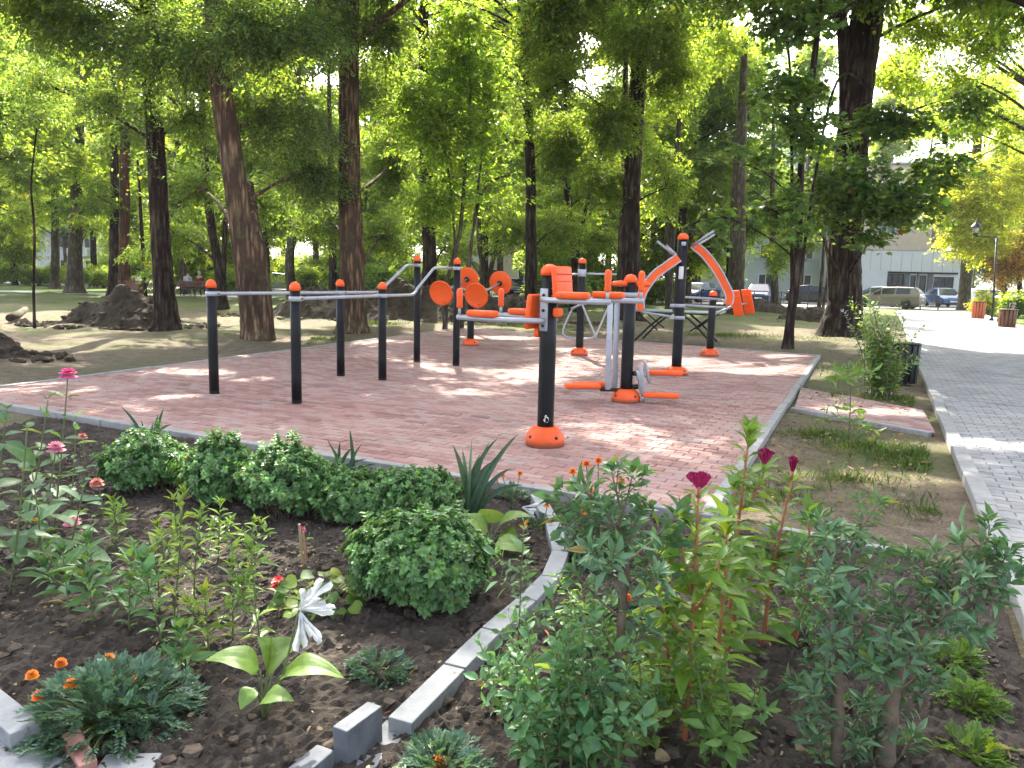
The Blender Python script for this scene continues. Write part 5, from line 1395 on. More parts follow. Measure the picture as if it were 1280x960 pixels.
# geranium and red cockscomb, stake
def geranium():
    c = G(402, 765, .02); lmb, smb = MB(), MB(); n = 46
    a = rng.uniform(0, 6.28, n); r = .17*np.sqrt(rng.random(n)); z = .05+.17*rng.random(n)*(1-.4*(r/.17))
    p = np.c_[c[0]+r*np.cos(a), c[1]+r*np.sin(a)*.8, z]
    T = leaf_tmpl([(.05, .42), (.3, .56), (.6, .54), (.85, .34)], .2, .25)
    scatter(lmb, T, p, np.c_[np.cos(a), np.sin(a), rng.normal(0, .2, n)], np.c_[rng.normal(0, .35, (n, 2))+np.array((0, -.3)), np.ones(n)], .055, .062, tints(n, .2, .15, (1.1, 1, .8)))
    for i in range(0, n, 2): tube(smb, bez(c, (c+p[i])/2+(0, 0, .03), p[i], 5), .0025, 4, cap=False)
    plant('geranium', 'light green round leaved plant behind the white bloom', 'plant', c, None, [('stems', smb, M['stem']), ('foliage', lmb, M['pl_light'])])
geranium()
def cockscomb(px, py, tx, ty, mat, label, r=.03):
    p = up_path(px, py, tx, ty, .005); s, l = MB(), MB(); tube(s, p, .004, 6); leaves_on(l, p, 6, 'spiral', .06, .02, T_LANCE, .1, .8, .4)
    root = plant('cockscomb', label, 'flower', p[0], None, [('stem', s, M['stemred']), ('foliage', l, M['pl_light'])])
    f = MB(); pompon(f, p[-1], r, 4, 8, flat=1.3, w=.5); f.build('flower_head', M[mat], root)
cockscomb(347, 768, 348, 730, 'fl_red', 'short plant with a deep red bloom left of the round leaved plant', .034)
cockscomb(384, 702, 378, 663, 'fl_magenta', 'tiny magenta bloom next to the dry stake', .02)
s = MB(); tube(s, [G(379, 715, 0), P(374, 655, G(379, 715)[1])], [.008, .007], 8); tube(s, [G(383, 716, 0), P(379, 664, G(383, 716)[1])], [.006, .005], 7)
tag(s.build('garden_stake', M['stick'], smooth=False), 'pale split wooden stake pushed into the soil', 'stake')

# celosias
def celosia(p0, p1, label, nodes=22, crest=None, side=(), L=.125, W=.052, base=(1, 1, 1), r0=.010):
    p = up_path(*p0, *p1, rng.normal(0, .02), 14); smb, lmb = MB(), MB()
    tube(smb, p, np.linspace(r0, .004, 14), 8)
    leaves_on(lmb, p, int(nodes*2.4), 'spiral', L, W, T_LANCE, .10, 1.0, .25, lambda t: 1.1-.5*t, .12, .25, base=base, smb=smb)
    if not any(q[0] == 0 for q in (crest or ())): leaves_on(lmb, p, 2, 'whorl', L*.5, W*.6, T_LANCE, .97, 1.0, .75, base=base)
    else: tube(smb, [p[-1], p[-1]+(0, 0, .035)], .006, 6)
    ends = [p[-1]]
    for (t, tx, ty) in side:
        q0 = at_path(p, np.array([t]))[0][0]; b = P(tx, ty, p[0][1]+rng.normal(0, .05))
        q = bez(q0, q0*.5+b*.5+np.array(((b[0]-q0[0])*.25, 0, -.03)), b, 9); tube(smb, q, np.linspace(.006, .003, 9), 6)
        leaves_on(lmb, q, 18, 'spiral', L*.85, W*.85, T_LANCE, .2, 1, .4, lambda t: 1.05-.45*t, .1, base=base); ends.append(b)
    root = plant('celosia', label, 'flower', p[0], 'celosias in the right bed', [('stem', smb, M['stemred']), ('foliage', lmb, M['pl_celosia'])])
    for i, wd, ht in (crest or ()):
        c = ends[i]+np.array((0, 0, .03)); mb = MB(); k = 18
        # wavy velvety comb
        u = np.linspace(-1, 1, k); rows = []
        for f in (0, .45, .8, 1):
            ww = wd*(.25+.75*f)
            rows.append(np.stack([c[0]+u*ww*.5, c[1]+np.sin(u*9)*.010*f, c[2]+f*ht*(1-.25*u*u)+rng.normal(0, .002, k)], 1))
        for o in (-.007, .007):
            V = np.concatenate([r_+np.array((0, o*(1 if j else .3), 0)) for j, r_ in enumerate(rows)]); q = []
            for j in range(3):
                for m_ in range(k-1): q.append([j*k+m_, j*k+m_+1, (j+1)*k+m_+1, (j+1)*k+m_])
            mb.add(V, [np.array(q)], 0, tints(len(V), .12, .03))
        n = 60; uu = rng.uniform(-1, 1, n)
        scatter(mb, T_PETAL, np.c_[c[0]+uu*wd*.5, c[1]+np.sin(uu*9)*.010+rng.normal(0, .006, n), c[2]+ht*(1-.25*uu**2)-.006], np.c_[rng.normal(0, .4, (n, 2)), np.ones(n)], rng.normal(0, 1, (n, 3)), .014, .010, tints(n, .15, .03))
        mb.build('flower_crest', M['fl_magenta'], root)
    return root
celosia((855, 930), (873, 622), 'front celosia with yellowish leaves, red stem and a dark crimson comb', 26, [(0, .075, .045)], ((.45, 822, 745), (.55, 900, 700), (.6, 850, 650)), base=(1.1, 1.05, .8))
celosia((905, 850), (936, 548), 'tallest celosia, leafy topped, behind the crimson comb', 24, [(1, .055, .05)], ((.72, 955, 590), (.4, 900, 660), (.35, 950, 700)))
celosia((952, 810), (990, 600), 'celosia with a narrow magenta comb at the right of its group', 18, [(0, .032, .06)], ((.45, 965, 660), (.4, 1000, 690)), base=(.8, .85, .9))

celosia((882, 892), (908, 665), 'bloomless celosia standing between the front and the tallest one', 20, base=(1.05, 1.05, .85))
celosia((836, 905), (838, 705), 'short bloomless celosia left of the front crimson comb', 16, base=(1.1, 1.05, .8))
celosia((992, 805), (1012, 650), 'short bloomless celosia right of the narrow magenta comb', 15, base=(.85, .9, .9))
celosia((920, 800), (918, 610), 'bloomless celosia just behind the tallest one', 17, base=(.95, 1, .85))
# leafy opposite-leaved bushes, front centre
def bushstems(name, label, cat, c, stems, mat, L, W, tm, mode='opp', group=None, nodes=15, base=(1, 1, 1), elev=.3, stemmat='stem', r=.004):
    smb, lmb = MB(), MB()
    for (x0, y0, x1, y1) in stems:
        p = up_path(x0, y0, x1, y1, rng.normal(0, .02), 12); hgt = np.linalg.norm(p[-1]-p[0])
        tube(smb, p, np.linspace(r, r*.35, 12), 6)
        leaves_on(lmb, p, max(5, int(hgt/.024)), mode, L, W, tm, .1, 1.0, elev, lambda t: 1.05-.45*t**2, .12, .18, base)
        for k in range(int(hgt/.07)):
            i = rng.integers(2, 9); a = rng.uniform(0, 6.28); b = p[i]+np.array((cos(a)*.08, sin(a)*.08, rng.uniform(.03, .10)))
            q = bez(p[i], (p[i]+b)/2+(0, 0, -.01), b, 6); tube(smb, q, np.linspace(r*.5, r*.2, 6), 5, cap=False)
            leaves_on(lmb, q, 5, mode, L*.85, W*.85, tm, .3, 1, elev, base=base)
    return plant(name, label, cat, c, group, [('stems', smb, M[stemmat]), ('foliage', lmb, M[mat])])
bushstems('leafy_bush', 'dense bush of upright shoots with paired oval leaves, bottom centre', 'bush', G(705, 970), [(700, 965, 690, 735), (655, 960, 622, 830), (770, 985, 792, 800), (715, 985, 710, 760), (735, 985, 728, 770), (685, 985, 655, 760), (728, 972, 742, 765), (672, 950, 640, 800), (690, 925, 712, 790), (715, 940, 728, 835), (745, 960, 700, 830), (680, 980, 665, 870), (760, 965, 775, 850)],
          'pl_dark', .046, .024, T_OV, base=(1.3, 1.3, 1.2))
bushstems('leafy_shoot', 'single thin shoot with paired leaves growing in front of the stone edging', 'plant', G(640, 890), [(645, 880, 655, 655)], 'pl_dark', .040, .021, T_OV, base=(1.2, 1.2, 1.2), group='thin shoots near the edging')
bushstems('leafy_shoot', 'thin shoot leaning left over the edging blocks at bottom centre', 'plant', G(590, 870), [(632, 905, 598, 800)], 'pl_dark', .040, .021, T_OV, base=(1.2, 1.2, 1.0), group='thin shoots near the edging')
bushstems('leafy_bush', 'low mid green bush between the front celosia and the slim woody stem', 'bush', G(905, 950), [(880, 960, 862, 800), (905, 965, 905, 830), (925, 940, 950, 850)], 'pl_light', .05, .024, T_LANCE, base=(.7, .8, .8))
bushstems('leafy_shoot', 'pale sunlit shoots between the woody stem and the front celosia', 'plant', G(810, 930), [(800, 950, 795, 800), (818, 940, 830, 790), (790, 900, 812, 770)], 'pl_light', .046, .022, T_OV, base=(.9, .9, .9), group='thin shoots near the edging')
bushstems('leafy_shoot', 'bright green bushy shoot behind the dense bush, below the tall marigold', 'plant', G(715, 800), [(716, 812, 712, 725), (735, 820, 742, 740), (755, 830, 765, 745)], 'pl_light', .05, .022, T_LANCE, base=(.8, .9, .8), group='thin shoots near the edging')

# woody pruned shrubs with rosettes of narrow leaves
def woody(label, trunks, tips, loc, L=.044, W=.0145, mat='pl_blue', base=(1.05, 1.1, .85), per=7):
    smb, lmb = MB(), MB(); nodes_ = []
    for t in trunks:
        Y = G(t[0][0], t[0][1], 0)[1]
        w_ = [P(a, b, Y+(d if True else 0)) for a, b, r_, d in t]; w_[0][2] = -.01; rr = [r_*mpp(Y)/2 for a, b, r_, d in t]
        q = smooth_path(np.c_[np.array(w_), np.array(rr)], 24); q[:, :3] += rng.normal(0, .003, (24, 3))
        tube(smb, q[:, :3], q[:, 3]*(1+rng.normal(0, .07, 24)), 9); nodes_.append(q[:, :3])
    allp = np.concatenate(nodes_)
    for (px, py, dy) in tips:
        e = P(px, py, allp[0][1]+dy)
        d = np.linalg.norm(allp-e-np.array((0, 0, -.10)), axis=1); a = allp[np.argmin(d)]
        q = bez(a, a*.45+e*.55+np.array((0, 0, -.02)), e, 8); tube(smb, q, np.linspace(.0045, .0018, 8), 5)
        ln = np.linalg.norm(e-a)
        leaves_on(lmb, q, max(6, int(ln/.008)), 'spiral', L*.85, W, T_LANCE, .25, 1, .4, base=base)
        leaves_on(lmb, q, 2, 'whorl', L, W, T_LANCE, .93, 1.0, .3, base=base)
        for k in range(per-5):
            f = nrm(rng.normal(0, 1, 3)+np.array((0, 0, .4)))*.06; b = q[5]+f
            z = bez(q[4], q[4]*.5+b*.5, b, 5); tube(smb, z, .0016, 4, cap=False); leaves_on(lmb, z, 6, 'spiral', L*.8, W*.9, T_LANCE, .3, 1, .4, base=base); leaves_on(lmb, z, 1, 'whorl', L*.85, W, T_LANCE, 1, 1, .35, base=base)
    return plant('woody_shrub', label, 'shrub', loc, 'pruned woody shrubs in the right bed', [('stems', smb, M['stemwood']), ('foliage', lmb, M[mat])])
woody('pruned shrub with one straight woody stem and leafy head, right of the dense bush', [[(766, 965, 13, 0), (770, 870, 12, 0), (778, 780, 11, 0), (782, 700, 8, 0), (776, 640, 5, 0)]],
      [(760, 640, 0), (715, 650, .12), (800, 640, 0), (835, 680, .12), (740, 690, -.1), (790, 596, .05), (820, 725, -.05), (735, 612, .12), (765, 590, .05), (718, 715, .05), (848, 640, .15), (695, 625, .15), (745, 770, .05), (806, 790, -.03), (748, 850, 0), (800, 870, .03)], G(766, 965), L=.048, W=.018)
woody('pruned shrub with a slim upright woody stem right of the celosias', [[(1044, 965, 15, 0), (1048, 880, 15, 0), (1049, 800, 14, 0), (1048, 730, 13, 0), (1046, 700, 9, 0)]],
      [(1046, 660, 0), (1005, 685, .08), (1078, 685, 0), (985, 725, .08), (1088, 735, -.05), (1025, 650, .12), (1062, 755, -.1), (1018, 870, -.05), (1082, 805, 0), (1000, 785, .12), (1098, 628, .1), (1105, 690, .12), (1018, 930, 0), (1076, 890, .03), (1012, 830, .05), (1035, 720, -.08), (1070, 930, -.04), (995, 860, .08), (1040, 800, -.1), (1090, 770, .06)], G(1044, 965))
woody('pruned shrub with a thick stem bent sharply to the right, bottom right', [[(1106, 968, 27, 0), (1110, 900, 25, 0), (1116, 850, 24, 0), (1126, 812, 22, 0), (1160, 782, 20, 0), (1205, 760, 18, 0), (1232, 738, 14, 0)]],
      [(1235, 700, 0), (1200, 680, .05), (1260, 690, 0), (1180, 710, .1), (1250, 740, -.05), (1160, 740, .05), (1130, 780, 0), (1090, 830, -.1), (1150, 810, -.1), (1215, 720, -.05), (1140, 700, .15), (1120, 750, .1), (1085, 880, 0), (1237, 655, .1), (1170, 690, .05), (1265, 720, .05), (1150, 860, .03), (1080, 930, 0), (1140, 920, .03), (1190, 760, -.08), (1110, 800, -.1), (1160, 830, .06), (1210, 790, .04)], G(1106, 968), L=.046)

# bush and sapling beside the grey path
def pathbush():
    c = G(1100, 497, 0); smb, lmb = MB(), MB(); Y = c[1]
    for k in range(58):
        tx, ty = rng.normal(1100, 22), rng.uniform(372, 460)
        b = P(tx, ty, Y+rng.normal(0, .2)); a = c+np.array((rng.normal(0, .08), rng.normal(0, .08), 0))
        q = bez(a, np.array((a[0]*.7+b[0]*.3, a[1]*.7+b[1]*.3, b[2]*.6)), b, 12); tube(smb, q, np.linspace(.007, .002, 12), 5)
        leaves_on(lmb, q, 50, 'spiral', .07, .036, T_HEX, .12, 1, .3, lambda t: 1.1-.4*t, .15, .25, ty=.2)
    return plant('path_bush', 'loose tall leafy bush beside the dark bin at the edge of the grey path', 'bush', c, None, [('stems', smb, M['stemwood']), ('foliage', lmb, M['pl_light'])])
pathbush()
def sapling():
    p = up_path(1060, 552, 1063, 468, .02, 10); smb, lmb = MB(), MB(); tube(smb, p, np.linspace(.006, .003, 10), 6)
    for k in range(13):
        i = [2, 3, 3, 4, 5, 7, 8, 9, 9, 9, 9, 9, 8][k]; a = k*GOLD; b = p[i]+np.array((cos(a)*.24, sin(a)*.24, .02 if i > 6 else -.03))
        q = bez(p[i], (p[i]+b)/2+(0, 0, .06), b, 8); tube(smb, q, .002, 4, cap=False)
        leaves_on(lmb, q, 8, 'opp', .075, .026, T_LANCE, .2, 1, .25)
    plant('ash_sapling', 'small sapling with two tiers of feathery leaves before the short red path', 'sapling', p[0], None, [('stem', smb, M['stemwood']), ('foliage', lmb, M['pl_light'])])
sapling()
# bindweed sprays near the broad trunk
def whitetwig():
    Y = G(1072, 445)[1]; p = smooth_path([P(1078, 440, Y), P(1066, 415, Y), P(1058, 396, Y), P(1054, 388, Y)], 10); s, l = MB(), MB(); tube(s, p, .006, 5)
    leaves_on(l, p, 26, 'spiral', .06, .03, T_HEX, .1, 1, .3)
    plant('pale_twig', 'arching pale flowering twig against the broad dark trunk', 'plant', p[0], None, [('stem', s, M['stem']), ('blossom', l, M['fl_white'])])
whitetwig()

# grass: nobody could count the blades
def grass(name, spots, label, h=.09):
    mb = MB()
    for (px, py, rx, ry, n) in spots:
        c = G(px, py); a = rng.uniform(0, 6.28, n); r = np.abs(rng.normal(0, .62, n))
        p = np.c_[c[0]+np.cos(a)*r*rx, c[1]+np.sin(a)*r*ry, np.zeros(n)]
        o = ~in_soil(p, -.05) & outside(p); p = p[o]; m = len(p)
        a = rng.uniform(0, 6.28, m); e = rng.uniform(.5, 1.4, m)
        X = np.c_[np.cos(a)*np.cos(e), np.sin(a)*np.cos(e), np.sin(e)]
        L = h*np.exp(rng.normal(0, .4, m)); scatter(mb, T_DIA, p, X, np.c_[np.cos(a+1.5), np.sin(a+1.5), np.full(m, .3)], L, .0025+.04*L, tints(m, .25, .2))
    tag(mb.build(name, M['pl_grass'], smooth=False), label, 'grass', kind='stuff')
grass('grass', [(1150, 572, .55, .28, 3600), (1165, 585, .35, .18, 2160), (1090, 560, .5, .25, 2160), (1030, 545, .5, .3, 1200), (1150, 505, .35, .4, 1680), (1120, 500, .5, .3, 1440), (1040, 500, .6, .8, 1200), (1060, 600, 1.0, .4, 900), (1160, 640, .5, .4, 500), (980, 620, .5, .4, 400)], 'short green grass growing between the red paving and the grey path', .042)
grass('grass', [(150, 440, 2.5, 1.2, 6240), (260, 445, 1.6, .8, 2160), (60, 460, 1.5, .8, 2640), (470, 405, 1.8, 1.0, 2880), (390, 425, 1.2, .6, 1440), (650, 408, 3, .8, 3600), (900, 420, 3, 1.2, 3840)], 'thin weedy grass on the bare earth round the platform', .06)

# ------------------------------------------------------------------ bed edging stones and loose bricks
def block(a, b, wd, z0, z1, name, label, cat, mat, group=None, tilt=0.0, bev=.004, lean=0.0):
    a, b = G(*a, z1), G(*b, z1); d = b-a; L = np.linalg.norm(d[:2]); c = (a+b)/2
    mb = MB(); x = np.array((d[0], d[1], tilt*L)); s = nrm(np.array((-d[1], d[0], 0)))
    rbox(mb, (c[0], c[1], (z0+z1)/2), (L-.006, wd, z1-z0), x, np.array((0, 0, 1))+s*lean, bev, 2)
    ob = mb.build(name, M[mat], smooth=False, loc=(c[0], c[1], z0))
    return tag(ob, label, cat, group)
gp = 'stone edging across the bed'
EP = [(671, 617), (691, 652), (701, 688), (688, 719), (659, 748), (614, 786), (568, 832), (499, 901)]
EL = ['topmost edging stone, wedged against the platform kerb', 'narrow edging stone at the outer bend of the curve', 'edging stone just below the bend, shaded by leaves', 'edging stone halfway down, crossed by a thin shoot',
      'edging stone between the ball shrub and the dense bush', 'clean pale edging stone right of the ball shrub', 'longest edging stone, clean and pale, near the upright block']
for k, lab in enumerate(EL):
    block(EP[k], EP[k+1], .088, -.06, .088+rng.normal(0, .004), 'edging_stone', lab, 'stone', 'kerbold', gp, tilt=rng.normal(0, .012))
block((500, 903), (420, 985), .10, -.06, .04, 'edging_stone', 'edging stone sunk lower than the rest, under the upright block', 'stone', 'kerbold', gp)
block((424, 912), (470, 879), .058, .03, .155, 'concrete_block', 'dark concrete block standing on edge on the sunken edging stone', 'block', 'brickdark', lean=.03)
block((345, 985), (408, 933), .065, -.03, .10, 'concrete_block', 'dark concrete block lying at the bottom edge left of the upright one', 'block', 'brickdark')
block((-35, 850), (34, 915), .09, -.05, .10, 'edging_stone', 'sunlit tilted edging stone at the left picture edge', 'stone', 'kerbold', tilt=.05)
block((-60, 915), (60, 962), .11, -.05, .06, 'paving_block', 'pale grey paving block in the bottom left corner', 'block', 'kerbold')
block((62, 964), (130, 992), .11, -.05, .06, 'paving_block', 'second pale grey paving block, right of the corner one', 'block', 'kerbold')
block((122, 955), (196, 953), .10, -.03, .05, 'paving_block', 'pale grey block lying alone under the bushy marigold', 'block', 'kerbold')
block((30, 932), (72, 924), .055, -.03, .045, 'red_brick', 'broken red brick lying behind the corner paving blocks', 'brick', 'brickred')
block((88, 915), (110, 950), .05, -.02, .085, 'red_brick', 'broken red brick propped under the bushy marigold', 'brick', 'brickred', tilt=-.1)
# pale edging strip at the back right of the bed
block((1042, 672), (1150, 692), .06, -.03, .045, 'edging_strip', 'pale thin edging strip behind the right woody shrubs', 'edging', 'kerb')
block((955, 655), (1040, 671), .06, -.03, .045, 'edging_strip', 'pale edging strip hidden behind the celosias', 'edging', 'kerb')
for px, py, r, lab, mt in ((1036, 928, .02, 'crumpled pale yellow fallen leaf', 'pl_light'), (1003, 938, .02, 'curled brown fallen leaf left of the yellow one', 'pl_dry'), (648, 800, .02, 'big dry leaf beside the stone edging', 'pl_dry'), (830, 950, .026, 'dry brown leaf at the foot of the front celosia', 'pl_dry')):
    c = G(px, py, .065); mb = MB(); T = leaf_tmpl([(.1, .3), (.3, .52), (.6, .48), (.85, .25)], .25, .5)
    scatter(mb, T, [c-(r, 0, 0)], [(1, rng.normal(0, .4), .1)], [(0, -.5, 1)], r*2.2, r*1.7); tag(mb.build('fallen_leaf', M[mt], loc=c), lab, 'leaf', 'large fallen leaves')

# ------------------------------------------------------------------ heaps of soil
def heap(name, label, c, rx, ry, h, seed, res=.07, mat='heap', rough=.12, clods=240, peaks=()):
    r2 = np.random.default_rng(seed)
    xs = np.arange(-rx*1.1, rx*1.1, res); ys = np.arange(-ry*1.1, ry*1.1, res); X, Y = np.meshgrid(xs, ys, indexing='ij')
    rr = (X/rx)**2+(Y/ry)**2
    pr = sum(a*np.exp(-(((X-dx)/sx)**2+(Y/(ry*.55))**2)) for dx, a, sx in peaks) if len(peaks) else np.clip(1-rr, 0, 1)**.8
    Z = h*pr*np.clip((1.05-rr)*3, 0, 1)
    nz = 0
    for s in (3, 6, 13, 25):
        for _ in range(3):
            t, ph = r2.uniform(0, 6.28), r2.uniform(0, 6.28); nz = nz+np.sin((X*cos(t)+Y*sin(t))*s+ph)/s*2.2
    Z = Z*(1+rough*nz)+np.minimum(.06*nz, Z*.5)+r2.normal(0, .012, X.shape)*(Z > .02)-.05
    nx, ny = X.shape; V = np.stack([X+c[0], Y+c[1], Z], -1).reshape(-1, 3)
    i, j = np.meshgrid(np.arange(nx-1), np.arange(ny-1), indexing='ij'); i, j = i.ravel(), j.ravel()
    k = (np.maximum.reduce([Z.ravel()[i*ny+j], Z.ravel()[(i+1)*ny+j], Z.ravel()[i*ny+j+1]]) > -.045); i, j = i[k], j[k]
    mb = MB().add(V, [np.stack([i*ny+j, (i+1)*ny+j, (i+1)*ny+j+1, i*ny+j+1], 1)])
    ii, jj = r2.integers(0, nx, clods), r2.integers(0, ny, clods); q = V.reshape(nx, ny, 3)[ii, jj]; q = q[q[:, 2] > -.02]
    ra = r2.uniform(0, 6.28, clods); rq = r2.uniform(.9, 1.35, clods); q = np.concatenate([q, np.c_[c[0]+np.cos(ra)*rq*rx, c[1]+np.sin(ra)*rq*ry, np.full(clods, .01)]])
    lumps(mb, q, np.clip(r2.lognormal(-3.2, .45, len(q)), .02, .15), .7)
    return tag(mb.build(name, M[mat], smooth=False, loc=(c[0], c[1], 0)), label, 'soil heap', 'heaps of dug soil')
g = G(122, 409)
heap('soil_heap', 'big dark heap of dug earth and roots left of the dark locust trunk', (g[0]+.1, g[1]+.9), 1.95, 1.2, 1.0, 3, .06, peaks=((-.95, .45, .55), (.35, 1.0, .75), (1.1, .5, .5)), clods=500)
g = G(-5, 452); heap('soil_heap', 'low dark heap of soil at the left picture edge', (g[0]-.9, g[1]+.5), 1.3, .8, .5, 8, .06, clods=260)
g = G(480, 405); heap('soil_heap', 'long high bank of dug earth behind the parallel bars', (-3.6, 26.5), 5.2, 1.6, 1.15, 12, .11, peaks=((-3.2, .8, 1.3), (-.8, 1, 1.5), (1.6, .9, 1.2), (3.6, .7, 1.2)), clods=800)
g = G(958, 390); heap('soil_heap', 'small earth mound beyond the orange foot plates', (g[0], g[1]), 2.0, 1.2, .6, 15, .1, clods=200)
g = G(1010, 402); heap('soil_heap', 'low earth mound beside the thin tan double stem', (g[0], g[1]), 1.4, .9, .55, 16, .1, clods=160)
mb = MB(); a, b = G(12, 402), G(32, 396); tube(mb, [a+(0, 0, .1), (a+b)/2+(0, 0, .12), b+(0, 0, .22)], [.10, .11, .09], 10); tag(mb.build('log', M['barkC'], loc=a), 'short sawn log lying left of the big soil heap', 'log')

# ------------------------------------------------------------------ street furniture
def lamp():
    b = G(1239, 402); Y = b[1]; root = thing('street_lamp', 'black street lamp with a lantern on a bent arm beside the grey path', 'lamp', b)
    t = P(1246, 296, Y); e = P(1219, 295, Y)
    mb = MB(); tube(mb, [b, b+(0, 0, .9), (t[0], t[1], t[2])], [.055, .045, .04], 12); lathe(mb, b, [(.11, 0), (.11, .05), (.08, .12), (.055, .2)], 14); mb.build('pole', M['darkmetal'], root)
    mb = MB(); tube(mb, [t, e], .028, 10); tube(mb, [t+(-.28, 0, 0), (t[0], t[1], t[2]-.3)], .014, 8); mb.build('arm', M['darkmetal'], root)
    l = MB(); lathe(l, e, [(.04, 0), (.1, .05), (.14, .12), (.11, .13)], 14); ln = l.build('lantern_base', M['darkmetal'], root)
    l = MB(); lathe(l, e+(0, 0, .13), [(.11, 0), (.155, .28)], 6); l.build('lantern_glass', M['lampglass'], ln)
    l = MB(); lathe(l, e+(0, 0, .41), [(.24, -.03), (.23, 0), (.12, .12), (.04, .22), (.02, .34), (.001, .36)], 14); l.build('lantern_cap', M['darkmetal'], ln)
lamp()
def slat_bin(c, w, h, name, label, mat, r=None, frame='darkmetal'):
    root = thing(name, label, 'litter bin', c); n = 14
    mb = MB(); lathe(mb, (c[0], c[1], .06), [(w*.40, 0), (w*.44, h*.86), (w*.38, h*.86), (w*.36, .02)], 18); mb.build('liner', M['darkmetal'], root)
    mb = MB()
    for k in range(n):
        a = k*2*pi/n; rbox(mb, (c[0]+cos(a)*w*.47, c[1]+sin(a)*w*.47, h*.5), (w*.16, .02, h*.88), (-sin(a), cos(a), 0), (cos(a)*.04, sin(a)*.04, 1), .003, 1)
    mb.build('slats', M[mat], root)
    mb = MB(); lathe(mb, (c[0], c[1], h*.94), [(w*.47, 0), (w*.53, .0), (w*.53, .03), (w*.47, .03)], 20); mb.build('rim', M[frame], root)
slat_bin(G(1127, 481), .42, .66, 'litter_bin', 'dark litter bin half hidden behind the tall path bush', 'darkmetal')
slat_bin(G(1222, 399), .6, .88, 'litter_bin', 'orange red litter bin left of the lamp post', 'redbin')
slat_bin(G(1258, 410), .62, .74, 'litter_bin', 'brown slatted bin right of the lamp post', 'wood')
def bench(c, L, label, rz, n=4):
    root = thing('park_bench', label, 'bench', (c[0], c[1], 0)); ux = np.array((cos(rz), sin(rz), 0)); uy = np.array((-sin(rz), cos(rz), 0)); c = np.array((c[0], c[1], 0.))
    mb = MB()
    for k in range(4): rbox(mb, c+uy*(.07+k*.12)+(0, 0, .45), (L, .09, .035), ux, bev=.005, seg=1)
    mb.build('seat', M['wood'], root)
    mb = MB()
    for k in range(3): rbox(mb, c-uy*(.02+k*.03)+(0, 0, .60+k*.12), (L, .03, .10), ux, (0, .2, 1), bev=.005, seg=1)
    mb.build('backrest', M['wood'], root)
    for s in (-1, 1):
        for dy in (.0, .42):
            mb = MB(); tube(mb, [c+ux*s*L*.42+uy*dy, c+ux*s*L*.42+uy*(dy*.9)+(0, 0, .45 if dy else .9)], .03, 8); mb.build('leg', M['darkmetal'], root)
        mb = MB(); rbox(mb, c+ux*s*L*.42+uy*.2+(0, 0, .66), (.05, .45, .04), ux, bev=.006); mb.build('armrest', M['darkmetal'], root)
    return root
bc = G(241, 371); bench((bc[0]+.05, bc[1]), 1.75, 'dark wooden bench seen from behind with two people on it', .0)
bc2 = G(1243, 404)
bench((bc2[0]+1.0, bc2[1]+.5), 1.3, 'small dark bench between lamp post and brown slatted bin', .9)
def planter():
    c = G(178, 372)+np.array((0, -1.0, 0)); root = thing('wooden_planter', 'reddish wooden box planter beside the reddish trunk', 'planter', c)
    mb = MB(); rbox(mb, c+(0, 0, .45), (1.0, .8, .8), bev=.02); mb.build('box', M['wood'], root)
    mb = MB(); rbox(mb, c+(0, 0, .87), (1.08, .88, .06), bev=.01); mb.build('rim', M['wood'], root)
    for sx_ in (-1, 1):
        mb = MB(); rbox(mb, c+(sx_*.46, -.36, .45), (.10, .1, .9), bev=.01); mb.build('corner_post', M['wood'], root)
planter()

